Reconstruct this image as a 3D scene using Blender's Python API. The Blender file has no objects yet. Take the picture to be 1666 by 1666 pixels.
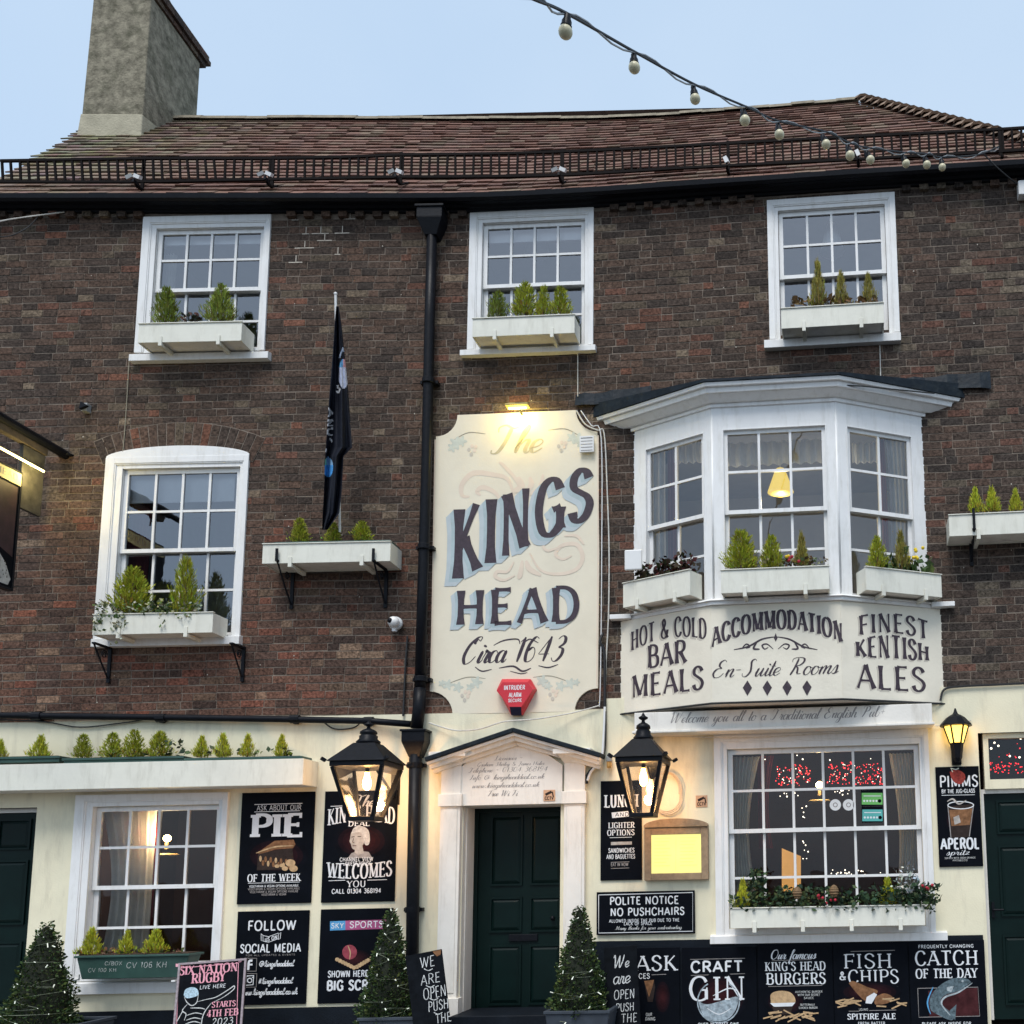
import bpy, math, random
from mathutils import Vector, Matrix
R = math.radians
random.seed(7)
sc = bpy.context.scene
COL = sc.collection

# ---------------------------------------------------------------- camera
FPX, PX, PY = 1635.0, 1270.0, 1200.0          # focal length and principal point, in photograph pixels
PITCH, ROLL = R(7.66), R(-1.2)
CAM = Vector((0.0, -10.9, 1.65))
_F0 = Vector((0, math.cos(PITCH), math.sin(PITCH))); _U0 = Vector((0, -math.sin(PITCH), math.cos(PITCH))); _R0 = Vector((1, 0, 0))
CF = _F0
CR = _R0 * math.cos(ROLL) + _U0 * math.sin(ROLL)
CU = -_R0 * math.sin(ROLL) + _U0 * math.cos(ROLL)
cd = bpy.data.cameras.new('camera'); cam = bpy.data.objects.new('camera', cd); COL.objects.link(cam)
_m = Matrix((CR, CU, -CF)).transposed().to_4x4(); _m.translation = CAM
cam.matrix_world = _m
cd.sensor_width = 36.0; cd.lens = FPX / 1666.0 * 36.0
cd.shift_x = 0.5 - PX / 1666.0; cd.shift_y = PY / 1666.0 - 0.5
cd.clip_end = 2000
sc.camera = cam

# ---------------------------------------------------------------- sky and light
SUN_EL, SUN_AZ = R(60), R(190)      # behind the camera, high, very soft: a bright overcast late afternoon
w = bpy.data.worlds.new('World'); sc.world = w; w.use_nodes = True
nt = w.node_tree; nt.nodes.clear()
sky = nt.nodes.new('ShaderNodeTexSky'); sky.sky_type = 'NISHITA'; sky.sun_disc = False
sky.sun_elevation = SUN_EL; sky.sun_rotation = SUN_AZ; sky.air_density = 1.0; sky.dust_density = 2.5; sky.ozone_density = 1.5
mixn = nt.nodes.new('ShaderNodeMixRGB'); mixn.blend_type = 'MIX'; mixn.inputs[0].default_value = 0.62
nz = nt.nodes.new('ShaderNodeTexNoise'); nz.inputs['Scale'].default_value = 1.6; nz.inputs['Detail'].default_value = 6
ramp = nt.nodes.new('ShaderNodeValToRGB')
ramp.color_ramp.elements[0].position = 0.3; ramp.color_ramp.elements[0].color = (4.75, 6.3, 8.1, 1)
ramp.color_ramp.elements[1].position = 0.75; ramp.color_ramp.elements[1].color = (6.1, 7.4, 8.7, 1)
tc = nt.nodes.new('ShaderNodeTexCoord')
bg = nt.nodes.new('ShaderNodeBackground'); bg.inputs[1].default_value = 0.085
out = nt.nodes.new('ShaderNodeOutputWorld')
nt.links.new(tc.outputs['Generated'], nz.inputs['Vector'])
nt.links.new(nz.outputs['Fac'], ramp.inputs[0])
nt.links.new(sky.outputs[0], mixn.inputs[1]); nt.links.new(ramp.outputs[0], mixn.inputs[2])
nt.links.new(mixn.outputs[0], bg.inputs[0]); nt.links.new(bg.outputs[0], out.inputs[0])
sl = bpy.data.lights.new('sun', 'SUN'); sl.energy = 1.5; sl.angle = R(26); sl.color = (1.0, 0.97, 0.93)
sun = bpy.data.objects.new('sun', sl); COL.objects.link(sun)
_sd = Vector((math.sin(SUN_AZ) * math.cos(SUN_EL), math.cos(SUN_AZ) * math.cos(SUN_EL), math.sin(SUN_EL)))
sun.rotation_euler = (-_sd).to_track_quat('-Z', 'Y').to_euler()
vs = sc.view_settings; vs.view_transform = 'Standard'; vs.look = 'None'; vs.exposure = 0.8; vs.gamma = 1; vs.use_curve_mapping = False
sc.cycles.max_bounces = 5; sc.cycles.diffuse_bounces = 3; sc.cycles.glossy_bounces = 3; sc.cycles.transparent_max_bounces = 12; sc.cycles.caustics_reflective = False; sc.cycles.caustics_refractive = False

# ---------------------------------------------------------------- the facade's plan: straight, then bending 4 degrees towards the street
S0, S1, TH = -4.2, -1.5, R(4.0)
RAD = (S1 - S0) / TH
def theta(s): return 0.0 if s < S0 else (TH if s > S1 else (s - S0) / RAD)
def plan(s):
    if s < S0: return (s, 0.0)
    if s <= S1:
        t = (s - S0) / RAD; return (S0 + RAD * math.sin(t), -RAD * (1 - math.cos(t)))
    x = S0 + RAD * math.sin(TH); y = -RAD * (1 - math.cos(TH)); e = s - S1
    return (x + e * math.cos(TH), y - e * math.sin(TH))
def W(s, d, z):
    """facade coordinates (along, out from the wall, up) to world"""
    x, y = plan(s); t = theta(s)
    return Vector((x - d * math.sin(t), y - d * math.cos(t), z))
def proj(P):
    r = P - CAM; f = r.dot(CF)
    return PX + FPX * r.dot(CR) / f, PY - FPX * r.dot(CU) / f
def uz(px, py, d=0.0):
    """where on the surface d metres in front of the wall the photograph shows this pixel: (s, z)"""
    s, z = (px - PX) / 150.0, 1.65 + (1420 - py) / 150.0
    for _ in range(8):
        a, b = proj(W(s, d, z)); e = 1e-3
        a1, b1 = proj(W(s + e, d, z)); a2, b2 = proj(W(s, d, z + e))
        j11, j12, j21, j22 = (a1 - a) / e, (a2 - a) / e, (b1 - b) / e, (b2 - b) / e
        dt = j11 * j22 - j12 * j21; ra, rb = px - a, py - b
        s += (ra * j22 - rb * j12) / dt; z += (j11 * rb - j21 * ra) / dt
    return s, z
def frame(s, d, z):
    t = theta(s); m = Matrix.Rotation(-t, 4, 'Z'); m.translation = W(s, d, z); return m
def wframe(p0, p1, z=0.0):
    """frame standing on plan points p0 -> p1 (x along, y into the wall), origin p0"""
    a = math.atan2(p1.y - p0.y, p1.x - p0.x); m = Matrix.Rotation(a, 4, 'Z'); m.translation = Vector((p0.x, p0.y, z)); return m
def ray_y(px, py, Y):
    """point on the camera ray of this pixel standing at depth Y"""
    dv = CF + CR * ((px - PX) / FPX) + CU * ((PY - py) / FPX)
    return CAM + dv * ((Y - CAM.y) / dv.y)

# ---------------------------------------------------------------- materials
MATS = {}
def mat(name, col, rough=0.6, var=0.10, scale=6.0, bump=0.0, bscale=60.0, metallic=0.0, spec=0.4, emit=None, estr=1.0, attr=None, dirt=None, dscale=1.5, damt=0.5, streak=False):
    if name in MATS: return MATS[name]
    m = bpy.data.materials.new(name); m.use_nodes = True; n = m.node_tree; b = n.nodes['Principled BSDF']
    b.inputs['Roughness'].default_value = rough; b.inputs['Metallic'].default_value = metallic; b.inputs['Specular IOR Level'].default_value = spec
    geo = n.nodes.new('ShaderNodeNewGeometry')
    nz = n.nodes.new('ShaderNodeTexNoise'); nz.inputs['Scale'].default_value = scale; nz.inputs['Detail'].default_value = 3; nz.inputs['Roughness'].default_value = 0.65
    n.links.new(geo.outputs['Position'], nz.inputs['Vector'])
    rp = n.nodes.new('ShaderNodeValToRGB'); rp.color_ramp.elements[0].position = 0.28; rp.color_ramp.elements[1].position = 0.72
    lo, hi = 1 - var, 1 + var
    if attr:
        rp.color_ramp.elements[0].color = (lo, lo, lo, 1); rp.color_ramp.elements[1].color = (hi, hi, hi, 1)
        at = n.nodes.new('ShaderNodeVertexColor'); at.layer_name = attr
        mx = n.nodes.new('ShaderNodeMixRGB'); mx.blend_type = 'MULTIPLY'; mx.inputs[0].default_value = 1
        n.links.new(at.outputs[0], mx.inputs[1]); n.links.new(rp.outputs[0], mx.inputs[2]); co = mx.outputs[0]
    else:
        rp.color_ramp.elements[0].color = (*[c * lo for c in col], 1); rp.color_ramp.elements[1].color = (*[min(1, c * hi) for c in col], 1); co = rp.outputs[0]
    n.links.new(nz.outputs['Fac'], rp.inputs[0])
    if dirt:
        n2 = n.nodes.new('ShaderNodeTexNoise'); n2.inputs['Scale'].default_value = dscale; n2.inputs['Detail'].default_value = 4; n2.inputs['Roughness'].default_value = 0.7
        if streak:
            mp = n.nodes.new('ShaderNodeVectorMath'); mp.operation = 'MULTIPLY'; mp.inputs[1].default_value = (2.6, 2.6, 0.5)
            n.links.new(geo.outputs['Position'], mp.inputs[0]); n.links.new(mp.outputs[0], n2.inputs['Vector'])
        else: n.links.new(geo.outputs['Position'], n2.inputs['Vector'])
        r2 = n.nodes.new('ShaderNodeValToRGB'); r2.color_ramp.elements[0].position = 0.5; r2.color_ramp.elements[0].color = (0, 0, 0, 1); r2.color_ramp.elements[1].position = 0.78; r2.color_ramp.elements[1].color = (damt, damt, damt, 1)
        n.links.new(n2.outputs['Fac'], r2.inputs[0])
        m2 = n.nodes.new('ShaderNodeMixRGB'); m2.inputs[2].default_value = (*dirt, 1)
        n.links.new(r2.outputs[0], m2.inputs[0]); n.links.new(co, m2.inputs[1]); co = m2.outputs[0]
    n.links.new(co, b.inputs['Base Color'])
    if bump:
        nb = n.nodes.new('ShaderNodeTexNoise'); nb.inputs['Scale'].default_value = bscale; nb.inputs['Detail'].default_value = 2
        n.links.new(geo.outputs['Position'], nb.inputs['Vector'])
        bp = n.nodes.new('ShaderNodeBump'); bp.inputs['Strength'].default_value = bump; bp.inputs['Distance'].default_value = 0.01
        n.links.new(nb.outputs['Fac'], bp.inputs['Height']); n.links.new(bp.outputs[0], b.inputs['Normal'])
    if emit:
        b.inputs['Emission Color'].default_value = (*emit, 1); b.inputs['Emission Strength'].default_value = estr
    MATS[name] = m; return m
def glass(name, refl, tint=(0.9, 0.93, 0.95), rough=0.0, wob=0.05):
    m = bpy.data.materials.new(name); m.use_nodes = True; n = m.node_tree; n.nodes.clear()
    o = n.nodes.new('ShaderNodeOutputMaterial'); mx = n.nodes.new('ShaderNodeMixShader'); t = n.nodes.new('ShaderNodeBsdfTransparent'); g = n.nodes.new('ShaderNodeBsdfGlossy')
    t.inputs[0].default_value = (*tint, 1); g.inputs['Roughness'].default_value = rough; g.inputs[0].default_value = (0.92, 0.95, 1, 1)
    lw = n.nodes.new('ShaderNodeFresnel'); lw.inputs[0].default_value = 1.5
    ad = n.nodes.new('ShaderNodeMath'); ad.operation = 'ADD'; ad.inputs[1].default_value = refl; ad.use_clamp = True
    n.links.new(lw.outputs[0], ad.inputs[0]); n.links.new(ad.outputs[0], mx.inputs[0]); n.links.new(t.outputs[0], mx.inputs[1]); n.links.new(g.outputs[0], mx.inputs[2])
    geo = n.nodes.new('ShaderNodeNewGeometry'); nb = n.nodes.new('ShaderNodeTexNoise'); nb.inputs['Scale'].default_value = 5; nb.inputs['Detail'].default_value = 1
    n.links.new(geo.outputs['Position'], nb.inputs['Vector']); bp = n.nodes.new('ShaderNodeBump'); bp.inputs['Strength'].default_value = wob; bp.inputs['Distance'].default_value = 0.1
    n.links.new(nb.outputs['Fac'], bp.inputs['Height']); n.links.new(bp.outputs[0], g.inputs['Normal'])
    n.links.new(mx.outputs[0], o.inputs[0]); MATS[name] = m; return m
M_brick = mat('brick', (0.1, 0.07, 0.06), 0.9, 0.72, 34, 0.7, 70, spec=0.15, attr='col', dirt=(0.030, 0.024, 0.021), dscale=2.2, damt=0.45)
M_mortar = mat('mortar', (0.195, 0.160, 0.130), 0.95, 0.4, 6, 0.5, 80, spec=0.1)
M_cream = mat('cream_render', (0.80, 0.745, 0.555), 0.85, 0.05, 3, 0.15, 60, spec=0.2, dirt=(0.46, 0.42, 0.32), dscale=2.4, damt=0.55, streak=True)
M_white = mat('white_gloss_paint', (0.80, 0.80, 0.79), 0.45, 0.04, 4, 0.08, 25, dirt=(0.48, 0.46, 0.40), dscale=5.0, damt=0.42, streak=True)
M_box = mat('cream_white_paint', (0.74, 0.73, 0.64), 0.55, 0.05, 5, 0.08, 30, dirt=(0.40, 0.38, 0.30), dscale=4.5, damt=0.42, streak=True)
M_warmwhite = mat('aged_white_paint', (0.80, 0.765, 0.70), 0.6, 0.05, 4, 0.12, 40, dirt=(0.45, 0.41, 0.34), dscale=4, damt=0.5, streak=True)
M_sign = mat('sign_cream', (0.78, 0.71, 0.56), 0.7, 0.04, 3, 0.08, 50, dirt=(0.62, 0.55, 0.43), dscale=1.4, damt=0.35)
M_panel = mat('panel_cream', (0.80, 0.745, 0.62), 0.7, 0.04, 3, 0.2, 30, dirt=(0.55, 0.51, 0.42), dscale=2.0, damt=0.3)
M_iron = mat('black_iron', (0.006, 0.007, 0.010), 0.42, 0.3, 20, 0.1, 60, spec=0.14)
M_railiron = mat('rail_iron', (0.006, 0.004, 0.004), 0.7, 0.3, 20, spec=0.08)
M_board = mat('black_board', (0.003, 0.0042, 0.0072), 0.6, 0.25, 5, spec=0.06)
M_plinth = mat('plinth_black', (0.006, 0.009, 0.014), 0.55, 0.3, 4, 0.3, 40, spec=0.15)
M_tile = mat('roof_tile', (0.16, 0.08, 0.06), 0.85, 0.3, 15, 0.4, 70, spec=0.2, attr='col', dirt=(0.20, 0.19, 0.13), dscale=2.0, damt=0.45)
M_lead = mat('lead', (0.012, 0.018, 0.025), 0.5, 0.35, 8, 0.5, 20, spec=0.1, dirt=(0.07, 0.08, 0.075), dscale=9, damt=0.25)
M_conc = mat('chimney_render', (0.225, 0.205, 0.155), 0.95, 0.5, 9, 1.0, 28, spec=0.1, dirt=(0.075, 0.078, 0.05), dscale=3.2, damt=0.85)
M_concl = mat('chimney_new_mortar', (0.40, 0.37, 0.28), 0.95, 0.15, 5, 0.7, 35, spec=0.1)
M_green = mat('door_green', (0.0022, 0.0105, 0.0095), 0.4, 0.2, 3, 0.05, 30, spec=0.16)
M_plas = mat('green_plastic', (0.03, 0.075, 0.062), 0.5, 0.2, 4, 0.05)
M_soil = mat('soil', (0.05, 0.03, 0.02), 0.95, 0.5, 40, 1.0, 60)
M_wood = mat('oak', (0.30, 0.21, 0.13), 0.55, 0.25, 14, 0.1)
M_bark = mat('bark', (0.08, 0.055, 0.035), 0.9, 0.3, 30)
M_chalk = mat('chalk', (0.55, 0.56, 0.55), 0.95, 0.45, 60)
M_pchalk = mat('pink_chalk', (0.72, 0.33, 0.40), 0.9, 0.25, 60)
M_wlet = mat('white_lettering', (0.72, 0.74, 0.76), 0.6, 0.06, 20)
M_navy = mat('aubergine_lettering', (0.045, 0.030, 0.042), 0.6, 0.35, 25)
M_blue1 = mat('blue_shade', (0.34, 0.44, 0.47), 0.7, 0.08, 6)
M_blue2 = mat('pale_blue_shade', (0.48, 0.54, 0.56), 0.7, 0.06, 6)
M_pink = mat('pale_pink_scroll', (0.76, 0.63, 0.50), 0.75, 0.05, 6)
M_gold = mat('faded_gold_lettering', (0.50, 0.44, 0.29), 0.7, 0.15, 8)
M_sage = mat('sage_leaf_paint', (0.58, 0.60, 0.51), 0.75, 0.12, 18)
M_vine = mat('vine_line_paint', (0.30, 0.27, 0.20), 0.75, 0.2, 18)
M_greyl = mat('grey_lettering', (0.30, 0.28, 0.27), 0.8, 0.25, 25)
M_shadow = mat('beige_drop_shade', (0.56, 0.51, 0.43), 0.8, 0.05, 6)
M_maroon = mat('maroon_print', (0.055, 0.016, 0.018), 0.6, 0.5, 9, spec=0.08)
M_brown = mat('brown_print', (0.22, 0.11, 0.055), 0.6, 0.4, 22, spec=0.08)
M_tan = mat('tan_print', (0.50, 0.34, 0.19), 0.6, 0.3, 25, spec=0.08)
M_skin = mat('grey_portrait_print', (0.42, 0.39, 0.36), 0.6, 0.25, 20, spec=0.08)
M_dkprint = mat('dark_print', (0.035, 0.025, 0.022), 0.6, 0.3, 20, spec=0.08)
M_red = mat('alarm_red', (0.55, 0.03, 0.045), 0.4, 0.06, 5)
M_redd = mat('alarm_red_side', (0.42, 0.02, 0.03), 0.4, 0.06, 5)
M_dblue = mat('dark_blue_plastic', (0.012, 0.016, 0.05), 0.4, 0.1)
M_wplas = mat('white_plastic', (0.75, 0.75, 0.74), 0.4, 0.03)
M_grey = mat('grey_metal', (0.30, 0.31, 0.31), 0.4, 0.15, 10)
M_cable = mat('pale_cable', (0.60, 0.58, 0.53), 0.6, 0.2, 15)
M_dcable = mat('dark_cable', (0.015, 0.016, 0.018), 0.6, 0.2, 15)
M_flag = mat('flag_navy', (0.008, 0.010, 0.018), 0.6, 0.3, 6, 0.1, 300)
M_cyan = mat('cyan_print', (0.08, 0.30, 0.55), 0.6, 0.3, 12)
M_lilac = mat('lilac_print', (0.45, 0.47, 0.62), 0.6, 0.25, 12)
M_teal = mat('teal_print', (0.10, 0.42, 0.40), 0.6, 0.1)
M_lime = mat('lime_print', (0.15, 0.45, 0.12), 0.6, 0.1)
M_purple = mat('purple_print', (0.38, 0.08, 0.20), 0.6, 0.2)
M_peach = mat('cctv_sticker', (0.60, 0.36, 0.22), 0.6, 0.1)
M_net = mat('net_curtain', (0.86, 0.84, 0.77), 0.9, 0.06, 10)
M_rcurt = mat('red_curtain', (0.28, 0.045, 0.05), 0.9, 0.1, 10)
M_pcurt = mat('pink_curtain', (0.42, 0.17, 0.17), 0.9, 0.1, 10)
M_blind = mat('roller_blind', (0.84, 0.85, 0.84), 0.9, 0.03)
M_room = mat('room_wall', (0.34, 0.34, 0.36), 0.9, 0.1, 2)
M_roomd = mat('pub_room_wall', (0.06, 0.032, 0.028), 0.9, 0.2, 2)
M_paving = mat('paving', (0.20, 0.19, 0.18), 0.9, 0.2, 3, 0.4, 40)
M_asph = mat('asphalt', (0.05, 0.05, 0.052), 0.9, 0.25, 30, 0.4, 90)
M_fol_y = mat('conifer_foliage', (0.15, 0.2, 0.03), 0.75, 0.3, 30, attr='col', spec=0.2)
M_bulb = mat('cream_bulb', (0.62, 0.57, 0.38), 0.35, 0.08, 8)
M_warm = mat('lamp_filament', (1, 0.7, 0.3), emit=(1.0, 0.55, 0.16), estr=28)
M_warm2 = mat('amber_lamp_glass', (1, 0.75, 0.3), emit=(1.0, 0.62, 0.10), estr=1.6)
M_yshade = mat('lit_lampshade', (0.5, 0.35, 0.05), emit=(1.0, 0.70, 0.09), estr=0.5)
M_menu = mat('lit_menu', (0.3, 0.28, 0.05), emit=(1.0, 0.95, 0.33), estr=0.53)
M_tube = mat('lit_tube', (1, 0.9, 0.5), emit=(1.0, 0.82, 0.30), estr=3.5)
M_redled = mat('red_led', (1, 0.1, 0.1), emit=(1.0, 0.02, 0.03), estr=1.5)
M_wled = mat('white_led', (1, 0.9, 0.8), emit=(1.0, 0.85, 0.65), estr=2.2)
M_fairy = mat('fairy_light', (0.8, 0.82, 0.74), 0.4, 0.05, emit=(0.9, 1.0, 0.85), estr=0.25)
G_up = glass('old_window_glass', 0.16, wob=0.016)
G_bay = glass('bay_window_glass', 0.075, wob=0.014)
G_low = glass('pub_window_glass', 0.005, wob=0.008)
G_lant = glass('lantern_glass', 0.10, (0.97, 0.93, 0.88), 0.08)

for m_, tr in ((M_net, .5), (M_rcurt, .3), (M_pcurt, .3), (M_blind, .1)):     # thin cloth lets light through
    n_ = m_.node_tree; b_ = n_.nodes['Principled BSDF']; o_ = n_.nodes['Material Output']; tl_ = n_.nodes.new('ShaderNodeBsdfTranslucent'); x_ = n_.nodes.new('ShaderNodeMixShader'); x_.inputs[0].default_value = tr
    n_.links.new(b_.inputs['Base Color'].links[0].from_socket, tl_.inputs[0]); n_.links.new(b_.outputs[0], x_.inputs[1]); n_.links.new(tl_.outputs[0], x_.inputs[2]); n_.links.new(x_.outputs[0], o_.inputs[0])

# ---------------------------------------------------------------- mesh building
class MB:
    def __init__(s): s.v = []; s.f = []; s.c = None
    def face(s, pts, col=None):
        i = len(s.v); s.v += [tuple(p) for p in pts]; s.f.append(tuple(range(i, i + len(pts))))
        if s.c is not None: s.c.append(col)
    def hexa(s, p, col=None, skip=()):
        """p: 8 points, 0-3 one side, 4-7 the other"""
        i = len(s.v); s.v += [tuple(q) for q in p]
        for k, q in enumerate(((0, 1, 2, 3), (7, 6, 5, 4), (0, 4, 5, 1), (1, 5, 6, 2), (2, 6, 7, 3), (3, 7, 4, 0))):
            if k in skip: continue
            s.f.append(tuple(i + a for a in q))
            if s.c is not None: s.c.append(col)
        return s
    def box(s, x0, x1, y0, y1, z0, z1, col=None):
        return s.hexa([(x0, y0, z0), (x1, y0, z0), (x1, y0, z1), (x0, y0, z1), (x0, y1, z0), (x1, y1, z0), (x1, y1, z1), (x0, y1, z1)], col)
    def bar(s, a, b, w, h, up=(0, 0, 1)):
        a, b = Vector(a), Vector(b); t = (b - a).normalized(); u = Vector(up); r = t.cross(u)
        if r.length < 1e-4: u = Vector((0, 1, 0)); r = t.cross(u)
        r.normalize(); u = r.cross(t); r = r * w / 2; u = u * h / 2
        return s.hexa([a - r - u, a + r - u, a + r + u, a - r + u, b - r - u, b + r - u, b + r + u, b - r + u])
    def prism(s, pts, y0, y1):
        n = len(pts); i = len(s.v)
        s.v += [(x, y0, z) for x, z in pts] + [(x, y1, z) for x, z in pts]
        s.f.append(tuple(range(i, i + n))); s.f.append(tuple(range(i + 2 * n - 1, i + n - 1, -1)))
        for k in range(n): s.f.append((i + k, i + n + k, i + n + (k + 1) % n, i + (k + 1) % n))
        return s
    def tube(s, pts, r, n=8, cap=True):
        pts = [Vector(p) for p in pts]; rs = r if isinstance(r, (list, tuple)) else [r] * len(pts)
        i0 = len(s.v); prev = None
        for k, p in enumerate(pts):
            t = (pts[min(k + 1, len(pts) - 1)] - pts[max(k - 1, 0)]).normalized()
            if prev is None: prev = Vector((0, 0, 1)) if abs(t.z) < 0.9 else Vector((1, 0, 0))
            a = (prev - t * prev.dot(t)).normalized(); b = t.cross(a); prev = a
            for j in range(n):
                q = 2 * math.pi * j / n; s.v.append(tuple(p + (a * math.cos(q) + b * math.sin(q)) * rs[k]))
        for k in range(len(pts) - 1):
            for j in range(n):
                s.f.append((i0 + k * n + j, i0 + k * n + (j + 1) % n, i0 + (k + 1) * n + (j + 1) % n, i0 + (k + 1) * n + j))
        if cap: s.f.append(tuple(i0 + j for j in range(n))[::-1]); s.f.append(tuple(i0 + (len(pts) - 1) * n + j for j in range(n)))
        return s
    def lathe(s, prof, c=(0, 0, 0), n=16, ph=0.0):
        i0 = len(s.v)
        for r, z in prof:
            for j in range(n):
                q = 2 * math.pi * j / n + ph; s.v.append((c[0] + r * math.cos(q), c[1] + r * math.sin(q), c[2] + z))
        for k in range(len(prof) - 1):
            for j in range(n): s.f.append((i0 + k * n + j, i0 + k * n + (j + 1) % n, i0 + (k + 1) * n + (j + 1) % n, i0 + (k + 1) * n + j))
        s.f.append(tuple(i0 + j for j in range(n))[::-1]); s.f.append(tuple(i0 + (len(prof) - 1) * n + j for j in range(n)))
        return s
    def ball(s, c, r, n=10, m=6, sz=1.0):
        return s.lathe([(max(1e-4, r * math.sin(math.pi * k / m)), -r * sz * math.cos(math.pi * k / m)) for k in range(m + 1)], c, n)
    def ring(s, x0, x1, z0, z1, t, y0, y1, tt=None, tb=None):
        tt = t if tt is None else tt; tb = t if tb is None else tb
        s.box(x0, x0 + t, y0, y1, z0, z1); s.box(x1 - t, x1, y0, y1, z0, z1)
        if tt: s.box(x0 + t, x1 - t, y0, y1, z1 - tt, z1)
        if tb: s.box(x0 + t, x1 - t, y0, y1, z0, z0 + tb)
        return s
    def build(s, name, m, parent=None, M=None, smooth=False, bevel=0.0):
        me = bpy.data.meshes.new(name); me.from_pydata(s.v, [], s.f); me.materials.append(m)
        if s.c is not None:
            ca = me.color_attributes.new('col', 'FLOAT_COLOR', 'CORNER'); a = []
            for p, c in zip(me.polygons, s.c): a += [c[0], c[1], c[2], 1.0] * p.loop_total
            ca.data.foreach_set('color', a)
        if smooth: me.polygons.foreach_set('use_smooth', [True] * len(me.polygons))
        me.update()
        o = bpy.data.objects.new(name, me); COL.objects.link(o)
        if parent: o.parent = parent
        if M is not None: o.matrix_local = M
        if bevel:
            b = o.modifiers.new('bevel', 'BEVEL'); b.width = bevel; b.segments = 2; b.limit_method = 'ANGLE'
        return o
def tag(o, label=None, cat=None, group=None, kind=None):
    if label: o['label'] = label
    if cat: o['category'] = cat
    if group: o['group'] = group
    if kind: o['kind'] = kind
    return o
def empty(name, M=None, label=None, cat=None, group=None, parent=None):
    o = bpy.data.objects.new(name, None); o.empty_display_size = 0.1; COL.objects.link(o)
    if parent: o.parent = parent
    if M is not None: o.matrix_local = M
    return tag(o, label, cat, group)
def lerp(a, b, t): return a + (b - a) * t
def interp(xs, ys, x):
    if x <= xs[0]: return ys[0] + (x - xs[0]) * (ys[1] - ys[0]) / (xs[1] - xs[0])
    for i in range(len(xs) - 1):
        if x <= xs[i + 1]: return lerp(ys[i], ys[i + 1], (x - xs[i]) / (xs[i + 1] - xs[i]))
    return ys[-1] + (x - xs[-1]) * (ys[-1] - ys[-2]) / (xs[-1] - xs[-2])
def crom(pts, k=5):
    """smooth curve through the points"""
    if len(pts) < 3: return list(pts)
    o = []; n = len(pts)
    for i in range(n - 1):
        p0, p1, p2, p3 = pts[max(i - 1, 0)], pts[i], pts[i + 1], pts[min(i + 2, n - 1)]
        for j in range(k):
            t = j / k
            o.append(tuple(0.5 * (2 * b + (c - a) * t + (2 * a - 5 * b + 4 * c - e) * t * t + (3 * b - a - 3 * c + e) * t ** 3) for a, b, c, e in zip(p0, p1, p2, p3)))
    o.append(tuple(pts[-1])); return o
class Rect:
    """a rectangle on the facade, from the pixels of the middles of its edges"""
    def __init__(s, xl, xr, yt, yb, d=0.0):
        xm, ym = (xl + xr) / 2, (yt + yb) / 2
        s.s0 = uz(xl, ym, d)[0]; s.s1 = uz(xr, ym, d)[0]; s.z1 = uz(xm, yt, d)[1]; s.z0 = uz(xm, yb, d)[1]; s.d = d
        s.sc = (s.s0 + s.s1) / 2; s.w = s.s1 - s.s0; s.h = s.z1 - s.z0
    def M(s, tilt=0.0):
        m = frame(s.sc, s.d, s.z0)
        return m @ Matrix.Rotation(tilt, 4, 'Y') if tilt else m

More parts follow.
